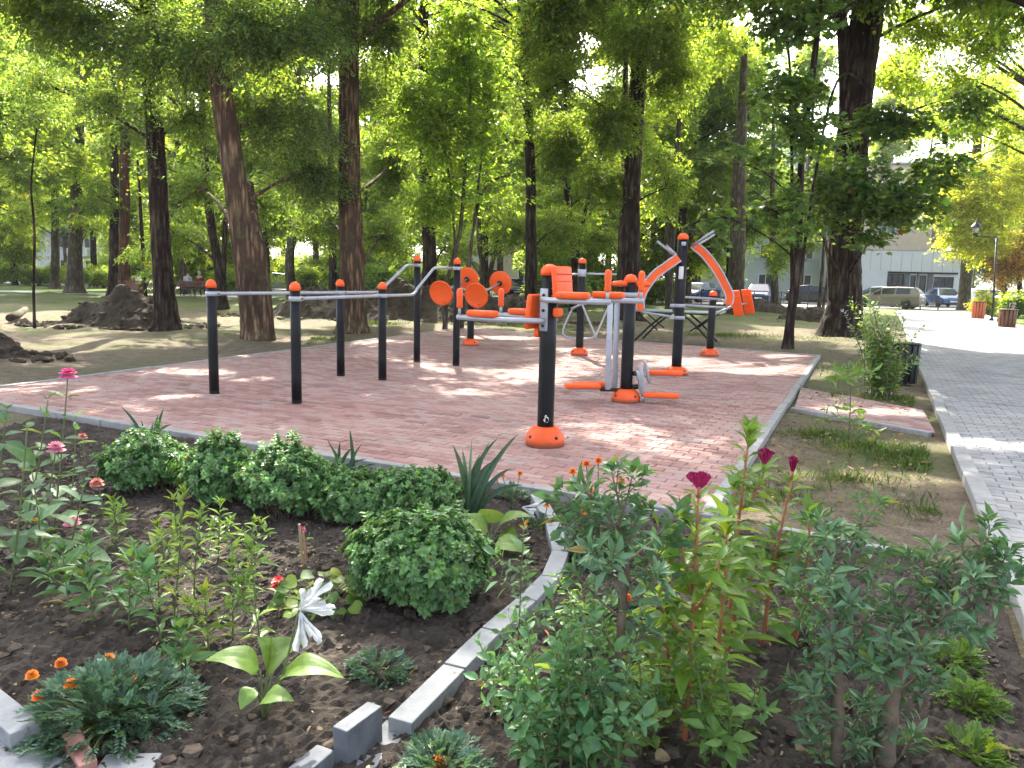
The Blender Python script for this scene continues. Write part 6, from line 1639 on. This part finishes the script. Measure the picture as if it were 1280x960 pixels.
# ------------------------------------------------------------------ two seated people (seen from behind)
def person(c, label, shirt, hair, lean=0.0, turn=0.0, h=1.0):
    c = np.array((c[0], c[1], 0.0)); root = thing('person', label, 'person', c)
    # skeleton: pelvis, spine, neck, head, arms, legs (seat at .47 m, facing +y away from the camera)
    J = {'pel': (0, .12, .56, .15, .12), 'waist': (lean*.3, .10, .74, .145, .105), 'chest': (lean*.7, .10, .98, .165, .115), 'sh': (lean, .11, 1.13, .12, .085), 'neck': (lean, .12, 1.20, .055, .055), 'chin': (lean+turn*.02, .15, 1.27, .065, .075),
         'head': (lean+turn*.02, .14, 1.37, .078, .098), 'crown': (lean+turn*.02, .13, 1.445, .05, .06)}
    for s, k in ((-1, 'l'), (1, 'r')):
        J.update({k+'sho': (lean+s*.17, .11, 1.10, .062, .062), k+'elb': (lean+s*.22, .16, .84, .048, .048), k+'wri': (lean*.5+s*.14, .40, .70, .032, .032), k+'hand': (s*.10, .48, .68, .04, .025), 
                  k+'hip': (s*.10, .16, .54, .088, .085), k+'knee': (s*.13, .56, .54, .06, .06), k+'ank': (s*.13, .60, .12, .042, .042), k+'toe': (s*.14, .78, .05, .045, .035)})
    E = [('pel', 'waist'), ('waist', 'chest'), ('chest', 'sh'), ('sh', 'neck'), ('neck', 'chin'), ('chin', 'head'), ('head', 'crown')]
    for k in 'lr': E += [('sh', k+'sho'), (k+'sho', k+'elb'), (k+'elb', k+'wri'), (k+'wri', k+'hand'), ('pel', k+'hip'), (k+'hip', k+'knee'), (k+'knee', k+'ank'), (k+'ank', k+'toe')]
    def skin(keys, scale=1.0, name='body', mat=None, parent=root, grow=0.0):
        me = bpy.data.meshes.new(name); kk = [k for k in J if k in keys]; ix = {k: i for i, k in enumerate(kk)}
        me.from_pydata([J[k][:3] for k in kk], [(ix[a], ix[b]) for a, b in E if a in ix and b in ix], [])
        ob = bpy.data.objects.new(name, me); COL.objects.link(ob)
        md = ob.modifiers.new('s', 'SKIN'); md.use_smooth_shade = True
        for i, k in enumerate(kk):
            v = me.skin_vertices[0].data[i]; v.radius = (J[k][3]+grow, J[k][4]+grow); v.use_root = k == kk[0]
        sub = ob.modifiers.new('d', 'SUBSURF'); sub.levels = sub.render_levels = 2
        ob.parent = parent; ob.data.materials.append(mat); return ob
    body = skin(list(J), mat=M['skin'])
    skin(['pel', 'waist', 'chest', 'sh', 'lsho', 'rsho', 'lelb', 'relb'], name='shirt', mat=M[shirt], grow=.012)
    skin(['pel', 'lhip', 'rhip', 'lknee', 'rknee', 'lank', 'rank'], name='trousers', mat=M['trouser'], grow=.012)
    hd = J['head']; mb = MB(); V, Fc = ICO2
    W = V*np.array((.088, .108, .098)); k = (W[:, 2] > -.02) | (W[:, 1] < .01)
    W[:, 1] -= .012; W[:, 2] += .016
    cc = c+np.array(hd[:3]); W2 = np.where((V[:, 1] > .45)[:, None] & (V[:, 2] < .35)[:, None], W*.8, W)
    mb.add(cc+W2, [Fc]); mb.build('hair', M[hair], root)
    for s in (-1, 1):
        e = MB(); e.add(cc+np.array((s*.082, .0, -.015))+ICO1[0]*np.array((.012, .022, .032)), [ICO1[1]]); e.build('ear', M['skin'], root)
    n_ = MB(); n_.add(cc+np.array((0, .100, -.03))+ICO1[0]*np.array((.014, .022, .022)), [ICO1[1]]); n_.build('nose', M['skin'], root)
    return root
person((bc[0]-.28, bc[1]+.0), 'person in a pale grey shirt seated on the bench, seen from behind', 'shirtgrey', 'hairdark', -.03)
person((bc[0]+.34, bc[1]+.0), 'person in a dark maroon top seated at the right of the bench', 'shirtmaroon', 'hairgrey', .02)

# ------------------------------------------------------------------ parked cars
ST = [(2.14, .32, .58, .60, .74, .66), (2.02, .20, .68, .72, .83, .74), (1.15, .18, .86, .90, .87, .78), (.30, .18, .90, 1.40, .88, .60), (-.55, .18, .92, 1.46, .88, .62), (-1.35, .18, .95, 1.36, .87, .60), (-1.98, .22, .93, .98, .85, .72), (-2.10, .34, .78, .80, .78, .68)]
def car(name, label, c, rz, paint, hgt=1.0, ln=1.0, suv=False, cat='car', sc=1.0):
    root = thing(name, label, cat, (c[0], c[1], 0), 'cars parked along the street')
    ca, sa_ = cos(rz), sin(rz)
    def T(v):
        v = np.asarray(v, float)*np.array((ln, 1, 1))*sc; v = v*np.array((1, 1, hgt)); return np.c_[v[:, 0]*ca-v[:, 1]*sa_+c[0], v[:, 0]*sa_+v[:, 1]*ca+c[1], v[:, 2]+.012]
    st = [list(s) for s in ST]
    if suv: st[5][3] = 1.44; st[5][0] = -1.6; st[5][5] = .62; st[6][0] = -2.04; st[6][3] = 1.02
    rings = []
    for x, zb, zbelt, zr, w, wr in st:
        rings.append([(x, -w*.94, zb), (x, -w, zb+.16), (x, -w, zbelt-.12), (x, -w*.96, zbelt), (x, -wr, zr-.03), (x, -wr*.86, zr), (x, wr*.86, zr), (x, wr, zr-.03), (x, w*.96, zbelt), (x, w, zbelt-.12), (x, w, zb+.16), (x, w*.94, zb)])
    k = len(st); V = np.array(rings).reshape(-1, 3); fs = []
    for i in range(k-1):
        for j in range(12): fs.append([i*12+j, i*12+(j+1) % 12, (i+1)*12+(j+1) % 12, (i+1)*12+j])
    fs += [list(range(12))[::-1], [(k-1)*12+j for j in range(12)]]
    mb = MB(); mb.polys(T(V), fs); mb.build('body', paint, root, smooth=False)
    def facet(i, j, f0, f1, g0, g1, nm, off=.008, mat='glass'):   # window quad on the facet between stations i,j and ring points 3-4
        for s in (0, 1):
            A = np.array(rings[i]); B = np.array(rings[j]); a0, a1 = (3, 4) if s == 0 else (8, 7)
            def pt(f, g_): return (A[a0]*(1-g_)+A[a1]*g_)*(1-f)+(B[a0]*(1-g_)+B[a1]*g_)*f
            q = np.array([pt(f0, g0), pt(f1, g0), pt(f1, g1), pt(f0, g1)]); q[:, 1] += (-off if s == 0 else off); q[:, 2] += off*.5
            m_ = MB(); m_.polys(T(q), [[0, 1, 2, 3]]); m_.build(nm, M[mat], root, smooth=False)
    facet(3, 4, .04, .96, .10, .88, 'window'); facet(4, 5, .06, .86, .10, .86, 'window'); facet(2, 3, .42, .95, .08, .80, 'window')
    for (i, j, nm, f0, f1) in ((2, 3, 'windscreen', .06, .92), (6, 5, 'rear_window', .12, .9)):
        A, B = np.array(rings[i]), np.array(rings[j]); q = []
        for f, sgn in ((f0, 0), (f0, 1), (f1, 1), (f1, 0)):
            a, b = (A[4+sgn*3], B[4+sgn*3]); p_ = a*(1-f)+b*f; p_[1] *= .93; p_[2] += .045 if f == f0 else .05; p_[0] += .012*(1 if i == 2 else -1); q.append(p_)
        m_ = MB(); m_.polys(T(np.array(q)), [[0, 1, 2, 3]]); m_.build(nm, M['glass'], root, smooth=False)
    dirv = np.array((ca, sa_, 0)); lat = np.array((-sa_, ca, 0))
    for x in (1.32, -1.30):
        for s in (-1, 1):
            cc = T([(x, s*.80, .32)])[0]; cc[2] = .325*sc+.012
            m_ = MB(); lathe(m_, cc, [(.20*sc, -.09), (.31*sc, -.09), (.325*sc, -.05), (.325*sc, .05), (.31*sc, .09), (.20*sc, .09)], 22, axis=lat*s); wh = m_.build('wheel', M['rubber'], root)
            m_ = MB(); lathe(m_, cc, [(.205*sc, .05), (.205*sc, .085), (.16*sc, .075), (.05*sc, .09), (.001, .09)], 16, axis=lat*s); m_.build('rim', M['rim'], wh)
    for s in (-1, 1):
        m_ = MB(); rbox(m_, T([(2.04, s*.58, .64)])[0], (.10, .34, .13), dirv, bev=.03); m_.build('headlight', M['lampglass'], root)
        m_ = MB(); rbox(m_, T([(-2.02, s*.62, .80)])[0], (.10, .26, .16), dirv, bev=.03); m_.build('tail_light', M['taillight'], root)
        m_ = MB(); rbox(m_, T([(.95, s*.95, .95)])[0], (.10, .16, .11), dirv, bev=.03); m_.build('mirror', paint, root)
    m_ = MB(); rbox(m_, T([(2.12, 0, .42)])[0], (.04, .9, .16), dirv, bev=.01); m_.build('grille', M['darkmetal'], root)
    m_ = MB(); rbox(m_, T([(2.145, 0, .44)])[0], (.012, .5, .10), dirv, bev=.002, seg=1); m_.build('number_plate', M['white'], root)
    m_ = MB(); rbox(m_, T([(-2.10, 0, .62)])[0], (.012, .5, .10), dirv, bev=.002, seg=1); m_.build('number_plate', M['white'], root)
    return root
PN = {k: carpaint(k+'_car_paint', c) for k, c in dict(navy=(.015, .03, .09), black=(.012, .013, .016), blue=(.045, .09, .20), silver=(.52, .54, .56), taupe=(.20, .18, .15), white=(.65, .67, .70), grey=(.15, .17, .19), teal=(.12, .2, .25)).items()}
def cpos(px, Y): return P(px, 350, Y)
car('parked_car', 'navy parked car seen between the tall press pole and the short post', cpos(873, 57.5), -2.3, PN['navy'])
car('parked_car', 'black parked car left of the tallest pole, mostly hidden', cpos(828, 58.5), -2.3, PN['black'])
car('parked_car', 'dark blue parked car just right of the orange foot plates', cpos(950, 57.0), -1.9, PN['navy'], suv=True)
car('parked_car', 'black parked car between the slanting maple and the broadest trunk', cpos(1020, 58), -.25, PN['black'])
car('parked_car', 'taupe parked car at the far end of the path, seen from its rear corner', P(1113, 350, 52.6), 2.45, PN['taupe'], suv=True)
car('parked_car', 'pale bluish parked car behind the taupe one', P(1098, 350, 57.0), 2.45, PN['teal'])
car('parked_car', 'blue parked car facing the path between railing and grey trunk', cpos(1182, 60), -1.75, PN['blue'])
car('parked_car', 'silver parked car side on, behind the lamp post', cpos(1240, 57.5), .02, PN['silver'], suv=True)
car('parked_car', 'white parked car cut off by the right picture edge', cpos(1290, 53.5), .1, PN['white'])
car('parked_car', 'dark blue car seen between the spinning discs and the black trunk', cpos(641, 60), -1.4, PN['navy'], suv=True)
car('parked_car', 'white car glimpsed right of the leaning trunk', cpos(350, 66), .1, PN['white'])
car('parked_car', 'silver car glimpsed between the dark slim trunk and the straight trunk', cpos(400, 64), .05, PN['silver'])
car('parked_car', 'pale car glimpsed right of the forked dark tree', cpos(298, 66), .1, PN['white'])
car('parked_car', 'grey car glimpsed behind the raised end of the rails', cpos(500, 64), .1, PN['grey'])
car('parked_car', 'dark car far left behind the wavy sapling', cpos(15, 66), .1, PN['black'])
car('parked_car', 'dark car seen between the grey and reddish trunks at left', cpos(128, 66), .1, PN['black'])

# ------------------------------------------------------------------ railings along the street
def railing(a, b, label, h=.95):
    a, b = np.array((a[0], a[1], 0.)), np.array((b[0], b[1], 0.)); L = np.linalg.norm(b-a); d = (b-a)/L
    root = thing('street_railing', label, 'railing', a, 'low metal railings along the street')
    n = int(L/2)+1
    for i in range(n+1):
        p = a+d*L*i/n; mb = MB(); rbox(mb, p+(0, 0, h/2), (.06, .06, h), d, bev=.006, seg=1); mb.build('post', M['darkmetal'], root)
    for z in (h-.03, .2):
        mb = MB(); tube(mb, [a+(0, 0, z), b+(0, 0, z)], .022, 6); mb.build('rail', M['darkmetal'], root)
    mb = MB()
    for i in range(int(L/.16)):
        p = a+d*(.08+i*.16); tube(mb, [p+(0, 0, .2), p+(0, 0, h-.03)], .009, 4)
    mb.build('bars', M['darkmetal'], root)
railing(P(878, 350, 53.0), P(1012, 350, 51.6), 'low dark railing behind the foot plates and slanting maple')
railing(P(1131, 350, 51.3), P(1176, 350, 51.2), 'low dark railing at the far end of the path, before the blue car')
railing(P(605, 350, 55.5), P(655, 350, 55.0), 'low pale railing behind the spinning discs')

# ------------------------------------------------------------------ buildings
def facade(root, name, a, b, z0, z1, th, openings, mat):
    """wall a->b with rectangular openings (u0,u1,v0,v1): a grid of boxes, one mesh"""
    a, b = np.array((a[0], a[1], 0.)), np.array((b[0], b[1], 0.)); L = np.linalg.norm(b-a); d = (b-a)/L; nv = np.array((d[1], -d[0], 0))
    us = sorted({0, L, *[o[0] for o in openings], *[o[1] for o in openings]}); vs = sorted({z0, z1, *[o[2] for o in openings], *[o[3] for o in openings]})
    mb = MB()
    for i in range(len(us)-1):
        j = 0
        while j < len(vs)-1:
            uc = (us[i]+us[i+1])/2
            def solid(q): vc = (vs[q]+vs[q+1])/2; return not any(o[0] < uc < o[1] and o[2] < vc < o[3] for o in openings)
            if not solid(j): j += 1; continue
            k = j
            while k+1 < len(vs)-1 and solid(k+1): k += 1
            c = a+d*uc+(0, 0, (vs[j]+vs[k+1])/2)-nv*th/2
            rbox(mb, c, (us[i+1]-us[i], th, vs[k+1]-vs[j]), d, bev=0); j = k+1
    mb.build(name, M[mat], root, smooth=False)
    return a, d, nv
def window(root, a, d, nv, o, name='window', frame='white', glass='glass', mull=1):
    u0, u1, v0, v1 = o; w_, h_ = u1-u0, v1-v0; c = a+d*(u0+u1)/2+(0, 0, (v0+v1)/2)
    mb = MB(); t = .09
    for s in (-1, 1):
        rbox(mb, c+d*s*(w_/2-t/2)-nv*.10, (t, .10, h_), d, bev=0); rbox(mb, c+(0, 0, s*(h_/2-t/2))-nv*.10, (w_-2*t, .095, t), d, bev=0)
    for k in range(mull): rbox(mb, c+d*w_*((k+1)/(mull+1)-.5)-nv*.10, (t*.8, .09, h_-2*t), d, bev=0)
    f = mb.build(name, M[frame], root, smooth=False)
    mb = MB(); rbox(mb, c-nv*.14, (w_-.02, .02, h_-.02), d, bev=0); mb.build('pane', M[glass], f, smooth=False)
    mb = MB(); rbox(mb, c+nv*.05-np.array((0, 0, h_/2+.03)), (w_+.2, .18, .06), d, bev=0); mb.build('sill', M['concrete'], f, smooth=False)
def office():
    a, b = P(1036, 350, 77), P(1216, 350, 75); root = thing('office_building', 'pale office block with white ground floor cladding at the far end of the path', 'building', (a[0], a[1], 0))
    L = np.hypot(*(b-a)[:2])
    def uof(px): return (px-1036)/180*L
    ops = [(uof(1110), uof(1131), .05, 2.7), (uof(1139), uof(1146), .05, 2.6), (uof(1150), uof(1159), .05, 2.6), (uof(1168), uof(1193), .05, 2.5)]
    up = [(uof(1050)+i*3.4, uof(1050)+i*3.4+1.7, 6.6, 8.5) for i in range(2)]+[(uof(1050)+i*3.4, uof(1050)+i*3.4+1.7, 10, 11.9) for i in range(2)]
    a0, d, nv = facade(root, 'ground_floor_wall', a, b, 0, 4.9, .4, ops, 'facade_white')
    for o in ops: window(root, a0, d, nv, o, 'shop_window', 'darkmetal', mull=2 if o[1]-o[0] > 1.2 else 0)
    mb = MB(); rbox(mb, a0+d*(uof(1110)+uof(1196))/2+(0, 0, 2.85)+nv*.12, (uof(1196)-uof(1110), .24, .16), d, bev=0); mb.build('lintel_band', M['darkmetal'], root)
    for px in (1134.5, 1148, 1163.5):
        mb = MB(); rbox(mb, a0+d*uof(px)+(0, 0, 1.38)+nv*.03, (.55 if px < 1140 or px > 1160 else .2, .06, 2.7), d, bev=0); mb.build('dark_panel', M['brickdark'], root)
    mb = MB()
    for i in range(1, 14): rbox(mb, a0+d*L*i/14+(0, 0, 3.9)+nv*.008, (.03, .012, 1.85), d, bev=0)
    mb.build('cladding_joints', M['concrete'], root)
    # setback upper storeys
    e = uof(1164)
    a1, d, nv = facade(root, 'upper_wall', a0-nv*.8, a0-nv*.8+d*e, 4.9, 13.2, .4, up, 'facade_beige')
    for o in up: window(root, a1, d, nv, o)
    mb = MB(); rbox(mb, a0+d*(e/2)-nv*5.4+(0, 0, 13.3), (e+.4, 9.6, .25), d, bev=0); mb.build('upper_roof', M['concrete'], root)
    mb = MB(); rbox(mb, a0+d*(L/2)-nv*5.6+(0, 0, 4.98), (L, 10.4, .16), d, bev=0); mb.build('lower_roof', M['concrete'], root)
    mb = MB(); rbox(mb, a0+d*(e+.6)-nv*4+(0, 0, 8.6), (1.2, 6.0, 7.2), d, bev=0); mb.build('stair_tower', M['concrete'], root)
    for u, w_ in ((.2, .4), (L-.2, .4)):
        mb = MB(); rbox(mb, a0+d*u-nv*5.6+(0, 0, 2.4), (w_, 10.2, 4.8), d, bev=0); mb.build('side_wall', M['facade_white'], root)
    mb = MB(); rbox(mb, a0+d*(e-.2)-nv*5.6+(0, 0, 9), (.39, 9, 8.1), d, bev=0); mb.build('side_wall', M['facade_beige'], root)
office()
def flats(px0, px1, Y0, Y1, floors, label, mat, name='apartment_building', pitch=3.2, balc=True):
    a, b = P(px0, 350, Y0), P(px1, 350, Y1); root = thing(name, label, 'building', (a[0], a[1], 0)); L = np.hypot(*(b-a)[:2]); H = floors*3+.8
    n = int(L/pitch); ops = [(.8+i*pitch*L/(n*pitch), .8+i*L/n+1.5, 1.0+3*f, 2.5+3*f) for i in range(n) for f in range(floors)]
    a0, d, nv = facade(root, 'wall', a, b, 0, H, .4, ops, mat)
    for o in ops: window(root, a0, d, nv, o)
    mb = MB(); rbox(mb, a0+d*L/2-nv*5.5+(0, 0, H+.12), (L+.5, 11.6, .24), d, bev=0); mb.build('roof', M['concrete'], root)
    for u in (.2, L-.2):
        mb = MB(); rbox(mb, a0+d*u-nv*5.7+(0, 0, H/2), (.39, 10.5, H), d, bev=0); mb.build('side_wall', M[mat], root)
    if balc:
        for f in range(1, floors):
            for i in range(0, n, 3):
                mb = MB(); c = a0+d*(.8+(i+1)*L/n-.5)+nv*.55+(0, 0, 3*f+.45); rbox(mb, c, (2.4, 1.1, 1.0), d, bev=.02, seg=1); mb.build('balcony', M['facade_white'], root, smooth=False)
flats(846, 1034, 84, 80, 5, 'pale blue apartment block behind the parked cars right of the tall pole', 'facade_blue')
flats(-60, 175, 98, 102, 4, 'pale hazy apartment block behind the far left trees', 'facade_white')
flats(560, 720, 96, 94, 4, 'beige apartment block behind the trees beyond the spinning discs', 'facade_beige')
# far hedge bushes
def hedge(px, Y, r, h, label, mat='lf_far'):
    g = P(px, 350, Y); root = thing('roadside_bush', label, 'bush', (g[0], g[1], 0), 'bushes along the far road')
    s = MB(); 
    for k in range(5): a = k*1.26; tube(s, [(g[0], g[1], -.05), (g[0]+cos(a)*r*.5, g[1]+sin(a)*r*.4, h*.7)], [.05, .02], 6)
    s.build('stems', M['twig'], root)
    mb = MB(); bl = [(g[0]+rng.normal(0, r*.35), g[1]+rng.normal(0, r*.25), h*rng.uniform(.35, .65), r*.6, r*.5, h*.4, 1100+260*r*r) for _ in range(4)]
    crown_leaves(mb, bl, .17, .09, T_DIA, 36, .7, .1, .25, .15, False); mb.build('foliage', [M[mat], M['twig']], root, smooth=False)
for px, Y, r, h, lab, mt in ((330, 76, 6, 4.2, 'broad far bush right of the leaning trunk', 'lf_bright'), (385, 78, 6, 4.2, 'broad far bush left of the slim dark trunk', 'lf_far'), (440, 79, 6, 4.4, 'broad far bush behind the straight trunk', 'lf_bright'), (270, 77, 6, 4.0, 'broad far bush behind the forked tree', 'lf_far'), (205, 80, 6, 4.2, 'broad far bush behind the dark locust trunk', 'lf_bright'), (500, 82, 6, 4.4, 'broad far bush behind the raised rails', 'lf_far'), (1236, 44, 1.2, 1.4, 'sunlit yellow bush right of the orange red bin', 'lf_yellow'), (1275, 40, 1.2, 1.2, 'bright low bush at the right edge behind the brown bin', 'lf_bright'), (395, 56, 3, 2.2, 'bright bush beyond the earth bank left of the straight trunk', 'lf_bright'),
                            (300, 55, 3, 2.0, 'sunlit bush seen right of the forked tree', 'lf_bright'), (470, 40, 2.2, 2.4, 'dark bush behind the straight trunk', 'lf_far'), (555, 44, 3, 2.6, 'dark bush behind the tall bar posts', 'lf_far'), (690, 42, 2.4, 2.2, 'bush between black trunk and air walker', 'lf_far'),
                            (215, 58, 3, 2.2, 'sunlit bush behind the bench', 'lf_bright'), (740, 48, 2.5, 2.4, 'bright bush left of the massive trunk', 'lf_bright'), (50, 62, 4, 2.2, 'pale bush row at far left', 'lf_bright'), (130, 60, 3, 2.0, 'bright bush between grey and reddish trunks', 'lf_bright'), (815, 50, 2, 1.8, 'bright bush between massive trunk and tallest pole', 'lf_bright')):
    hedge(px, Y, r, h, lab, mt)

# ------------------------------------------------------------------ thin summer haze: even air round the camera and the whole scene
m, nt, ns, ls = newmat('summer_air')
v = ns.new('ShaderNodeVolumePrincipled'); v.inputs['Density'].default_value = .0003; v.inputs['Color'].default_value = (.93, .96, 1, 1)
o = ns.new('ShaderNodeOutputMaterial'); ls.new(v.outputs[0], o.inputs['Volume'])
mb = MB(); rbox(mb, (0, 235, 17.0), (820, 560, 36.5), bev=0); tag(mb.build('haze', m, smooth=False), kind='stuff')

# ------------------------------------------------------------------ light, sky, camera
w = bpy.data.worlds.new('World'); S.world = w; w.use_nodes = True
nt = w.node_tree; nt.nodes.clear()
sky = nt.nodes.new('ShaderNodeTexSky'); sky.sky_type = 'NISHITA'; sky.sun_disc = False
sky.sun_elevation = SUN_EL; sky.sun_rotation = atan2(SUN[0], SUN[1]); sky.air_density = .5; sky.dust_density = 3.5; sky.ozone_density = 0.0
bg = nt.nodes.new('ShaderNodeBackground'); bg.inputs[1].default_value = SKY_STRENGTH
out = nt.nodes.new('ShaderNodeOutputWorld'); hz = nt.nodes.new('ShaderNodeHueSaturation'); hz.inputs['Saturation'].default_value = .5      # a milky summer sky
nt.links.new(sky.outputs[0], hz.inputs['Color']); nt.links.new(hz.outputs[0], bg.inputs[0]); nt.links.new(bg.outputs[0], out.inputs[0])
sd = bpy.data.lights.new('sun', 'SUN'); sd.energy = SUN_STRENGTH; sd.angle = R(.53); sd.color = (1.0, .93, .80)
so = bpy.data.objects.new('sun', sd); COL.objects.link(so)
from mathutils import Vector, Matrix
so.rotation_euler = Vector((-SUN[0], -SUN[1], -SUN[2])).to_track_quat('-Z', 'Y').to_euler(); so.location = (0, 20, 40)
cd = bpy.data.cameras.new('camera'); cam = bpy.data.objects.new('camera', cd); COL.objects.link(cam)
cd.sensor_fit = 'HORIZONTAL'; cd.sensor_width = 36; cd.lens = 36*F/1280; cd.clip_start = .05; cd.clip_end = 1500
fw = Vector((0, cos(PITCH), -sin(PITCH))); up = Vector((0, sin(PITCH), cos(PITCH))); rt = Vector((1, 0, 0))
c_, s_ = cos(ROLL), sin(ROLL)
# camera axes that agree with ray(): screen x = rt*c + up*s, screen y = -rt*s + up*c
sx = rt*c_+up*s_; sy = -rt*s_+up*c_
cam.matrix_world = Matrix(((sx.x, sy.x, -fw.x, 0), (sx.y, sy.y, -fw.y, 0), (sx.z, sy.z, -fw.z, EYE), (0, 0, 0, 1)))
S.camera = cam
S.view_settings.view_transform = 'Standard'; S.view_settings.look = 'None'; S.view_settings.gamma = 1; S.view_settings.use_curve_mapping = False
S.view_settings.exposure = EXPOSURE
S.render.engine = 'CYCLES'
cy = S.cycles
cy.max_bounces = 7; cy.diffuse_bounces = 4; cy.glossy_bounces = 2; cy.transmission_bounces = 4; cy.transparent_max_bounces = 8
cy.caustics_reflective = False; cy.caustics_refractive = False
cy.use_denoising = True
try: cy.denoiser = 'OPENIMAGEDENOISE'; cy.denoising_prefilter = 'ACCURATE'
except Exception: pass
cy.sample_clamp_indirect = 8; cy.use_adaptive_sampling = True; cy.adaptive_threshold = .015
